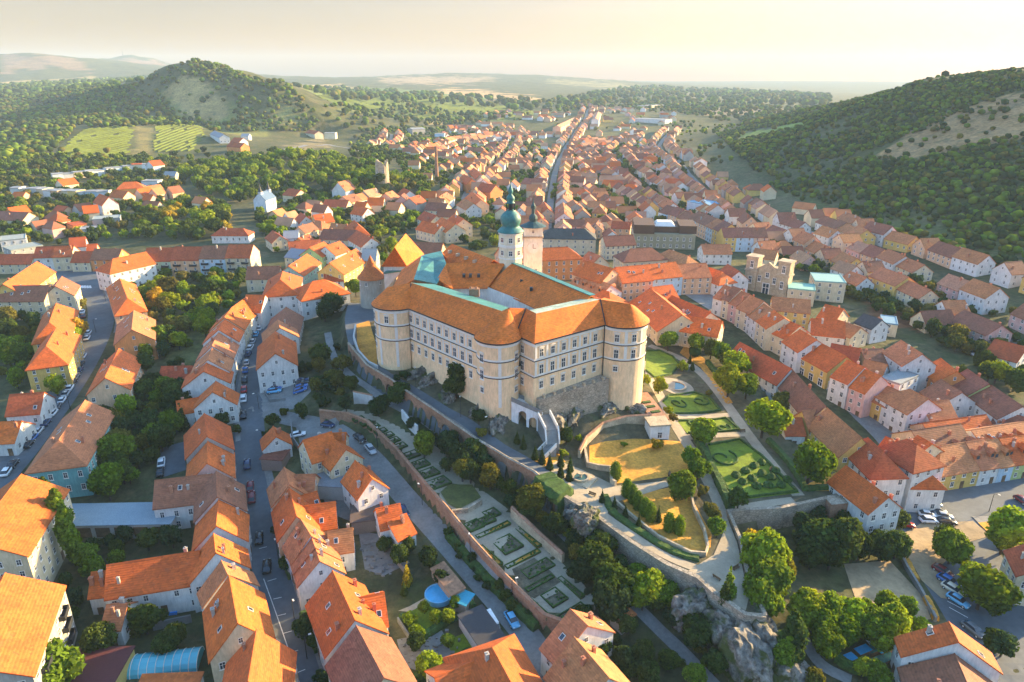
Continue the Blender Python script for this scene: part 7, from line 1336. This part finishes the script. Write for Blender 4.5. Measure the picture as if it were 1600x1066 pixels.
    pr = [(-2.6 * math.cos(math.pi * i / n), 2.2 * math.sin(math.pi * i / n)) for i in range(n + 1)]
    g.add([(x, y, z) for x in (-Lh, Lh) for y, z in pr], [(i, i + 1, n + 2 + i, n + 1 + i) for i in range(n)] + [tuple(range(n + 1))[::-1], tuple(range(n + 1, 2 * n + 2))]); g.obj('glazing', ['pool_glass'], root)
    for k in range(11):
        x = -Lh + 2 * Lh * k / 10
        for (y0, z0), (y1, z1) in zip(pr[:-1], pr[1:]): f.tube((x, y0 * 1.02, z0 * 1.02), (x, y1 * 1.02, z1 * 1.02), .07, n=4)
    f.obj('frame', ['white_trim'], root)
    # yard clutter: countless small things
    b = MB()
    for poly in ([(620,1000),(700,985),(730,1010),(660,1050),(630,1040)], [(560,850),(610,840),(620,905),(580,900)]):
        q = [G(u, v)[:2] for u, v in poly]; lo, hi = np.min(q, 0), np.max(q, 0)
        for _ in range(110):
            x, y = RNG.uniform(lo, hi)
            if in_poly([x], [y], q)[0]: s = RNG.uniform(.1, .32); z = hz(x, y); b.box(x - s, x + s * RNG.uniform(.5, 2), y - s, y + s, z - .1, z + s * RNG.uniform(.6, 2))
    o = b.obj('yard_clutter', ['concrete']); tag(o, 'heap of planks, pots and building clutter in the back yards', 'clutter', kind='stuff')
    for l, pts, w, h in (('long dark hedge between the lane and the rose garden wall', ((700,838),(740,885),(790,938),(838,985)), 1.8, 1.6), ('bright hedge along the bottom edge beside the clutter yard', ((640,1068),(680,1050),(735,1022)), 1.6, 1.4), ('hedge row along the lane right of the pool garden', ((672,880),(700,905),(728,938),(740,955)), 1.4, 1.8), ('hedge round the flower lawn of the pool garden', ((628,965),(660,1000),(680,985),(712,965)), 1.4, 1.2), ('hedge beside the bed garden at the bottom right', ((1305,1030),(1330,1048),(1358,1052)), 1.6, 1.5), ('dark verge hedge along the lower main street pavement', ((474,960),(486,990),(498,1020)), 1.6, 1.0), ('short dark verge hedge by the main street houses', ((440,860),(448,885),(456,905)), 1.4, 1.0), ('orange flowering shrub row on the yard wall', ((1405,858),(1418,884),(1432,910)), 1.2, 1.2), ('second orange shrub row lower on the yard wall', ((1446,938),(1456,955),(1462,970)), 1.2, 1.2)):
        hedge_line(GP(*pts), w, h, l, mname='dry_grass' if 'orange' in l else 'hedge')
    patch('lawn', GP((632,960),(668,935),(690,955),(700,975),(665,995)), 'lawn', .06); patch('lawn', GP((690,1005),(735,985),(748,1012),(712,1030)), 'lawn', .05); patch('yard', GP((620,1000),(690,985),(712,1020),(655,1050),(630,1040)), 'concrete', .05); patch('garden_path', GP((622,955),(640,948),(676,928),(690,915),(694,920),(680,936),(640,957)), 'gravel', .1)
    def yard(q, m_='concrete'): patch('yard', GP(*q), m_, .05)
    yard(((462,665),(495,668),(540,700),(535,730),(500,735),(470,700))); yard(((500,745),(560,760),(590,800),(560,820),(510,800))); yard(((560,830),(620,840),(640,880),(600,900),(570,890)))
    # low yard walls
    for l, pts, h in (('white yard wall round the cream lane house', ((455,662),(458,690),(478,720),(492,745)), 1.6), ('grey yard wall between the two garden plots', ((640,905),(620,880),(614,858)), 1.5), ('grey wall beside the yard clutter', ((622,972),(640,1000),(655,1015)), 1.2), ('white wall along the paddling pool yard', ((220,965),(255,962),(300,950)), 1.8), ('pale wall on the car park edge', ((412,612),(422,628),(446,626)), .8), ('white wall of the blue pool terrace', ((240,985),(300,972)), 1.8)):
        q = [G(u, v) for u, v in pts]; wall('yard_wall', l, [(*p[:2], p[2]) for p in q], .3, 'concrete', .5, h)
    # street lamps
    for u, v in ((405,640),(412,700),(430,800),(436,880),(460,968),(480,1030),(590,700),(660,790),(735,872),(800,940),(720,652),(765,680),(650,605),(1300,585),(1350,635),(1545,800),(1508,880),(150,520),(110,640),(165,470)):
        p = G(u, v); root = empty('street_lamp', p, RNG.uniform(0, 6)); MB().tube((0, 0, 0), (0, 0, 5.2), .09, .06).tube((0, 0, 5.2), (.9, 0, 5.5), .05).obj('pole', ['dark_metal'], root); MB().box(.75, 1.3, -.14, .14, 5.42, 5.56).obj('lamp_head', ['white_trim'], root); register(root, 'thin dark street lamp', 'street lamp', (u, v), 'street lamps')
    # fences and benches on the garden terraces
    for u, v, rz in ((1160,676,.2),(1046,742,1.2),(1150,890,.6),(925,775,-.6),(1205,735,.9),(1120,905,2.2)):
        root = empty('park_bench', G(u, v), rz); MB().box(-.9, .9, -.22, .22, .40, .46).obj('seat', ['timber'], root); MB().box(-.9, .9, .20, .26, .5, .9).obj('backrest', ['timber'], root)
        for s in (-.7, .7): MB().box(-.04, .04, -.2, .24, -.1, .4).obj('leg', ['dark_metal'], root, loc=(s, 0, 0))
        register(root, 'small timber park bench', 'bench', (u, v), 'benches in the castle gardens')
    # vineyards on the slopes
    for name, label, poly, spc, d0, d1, slant, rw in (('vineyard_rows', 'vine rows on the slope under the rocky left hill', [(84,243),(125,204),(175,197),(213,196),(204,238),(150,250)], 11, 600, 1200, .25, 1.0), ('vineyard_rows', 'steep striped vine rows right of the dry strip on the left slope', [(242,197),(316,195),(322,214),(300,238),(236,240)], 8.5, 600, 1200, -.02, 1.0), ('vineyard_rows', 'long vine rows on the middle green slope', [(470,150),(600,143),(700,148),(840,175),(820,188),(640,186),(540,176)], 12, 1300, 2600, .6, 2.6)):
        b = MB(); y = np.arange(d0, d1, 9.0)
        for x0 in np.arange(-1100, 250, spc):
            x = x0 + (y - 900) * slant; z = height(x, y); zz = z - CAMZ; c = y * CP - zz * SP; s = y * SP + zz * CP; u = 800 + FPX * x / c; v = 533 - FPX * s / c; k = in_poly(u, v, poly)
            for i in np.nonzero(k[:-1] & k[1:])[0]:
                if RNG.random() < .04: continue
                h = RNG.uniform(1.3, 1.9); j = RNG.uniform(.8, 1.2); p, q = (x[i], y[i], z[i]), (x[i + 1], y[i + 1], z[i + 1]); b.add([(p[0] - rw * j, p[1], p[2] - .3), (q[0] - rw * j, q[1], q[2] - .3), (q[0] + rw * j, q[1], q[2] - .3), (p[0] + rw * j, p[1], p[2] - .3), (p[0], p[1], p[2] + h), (q[0], q[1], q[2] + h)], [(0, 1, 5, 4), (2, 3, 4, 5)])
        if b.v: o = b.obj(name, ['vines']); tag(o, label, 'vineyard', kind='stuff')
# ------------------------------------------------------------------ evening haze over the valley
def build_haze(density):
    me = MB().box(-7900, 7900, -400, 8000, -60, 300).me('haze', ['glass']); me.materials.clear()
    m = bpy.data.materials.new('haze'); m.use_nodes = True; nt = m.node_tree; nt.nodes.clear(); o = nd(nt, 'ShaderNodeOutputMaterial'); v = nd(nt, 'ShaderNodeVolumePrincipled')
    v.inputs['Color'].default_value = (.58, .77, .95, 1); v.inputs['Density'].default_value = density; v.inputs['Anisotropy'].default_value = 0.0
    nt.links.new(v.outputs[0], o.inputs['Volume']); me.materials.append(m); h = obj('haze', me); h['kind'] = 'stuff'; return h

# ------------------------------------------------------------------ build: large structure first, small things last
build_ground(); build_castle(); build_round_tower(); build_church_tower(); build_stairs()
build_houses(); build_roads(); build_walls(); build_gardens(); build_landmarks(); build_trees(); build_cars()
finish_labels(); build_haze(.0001)
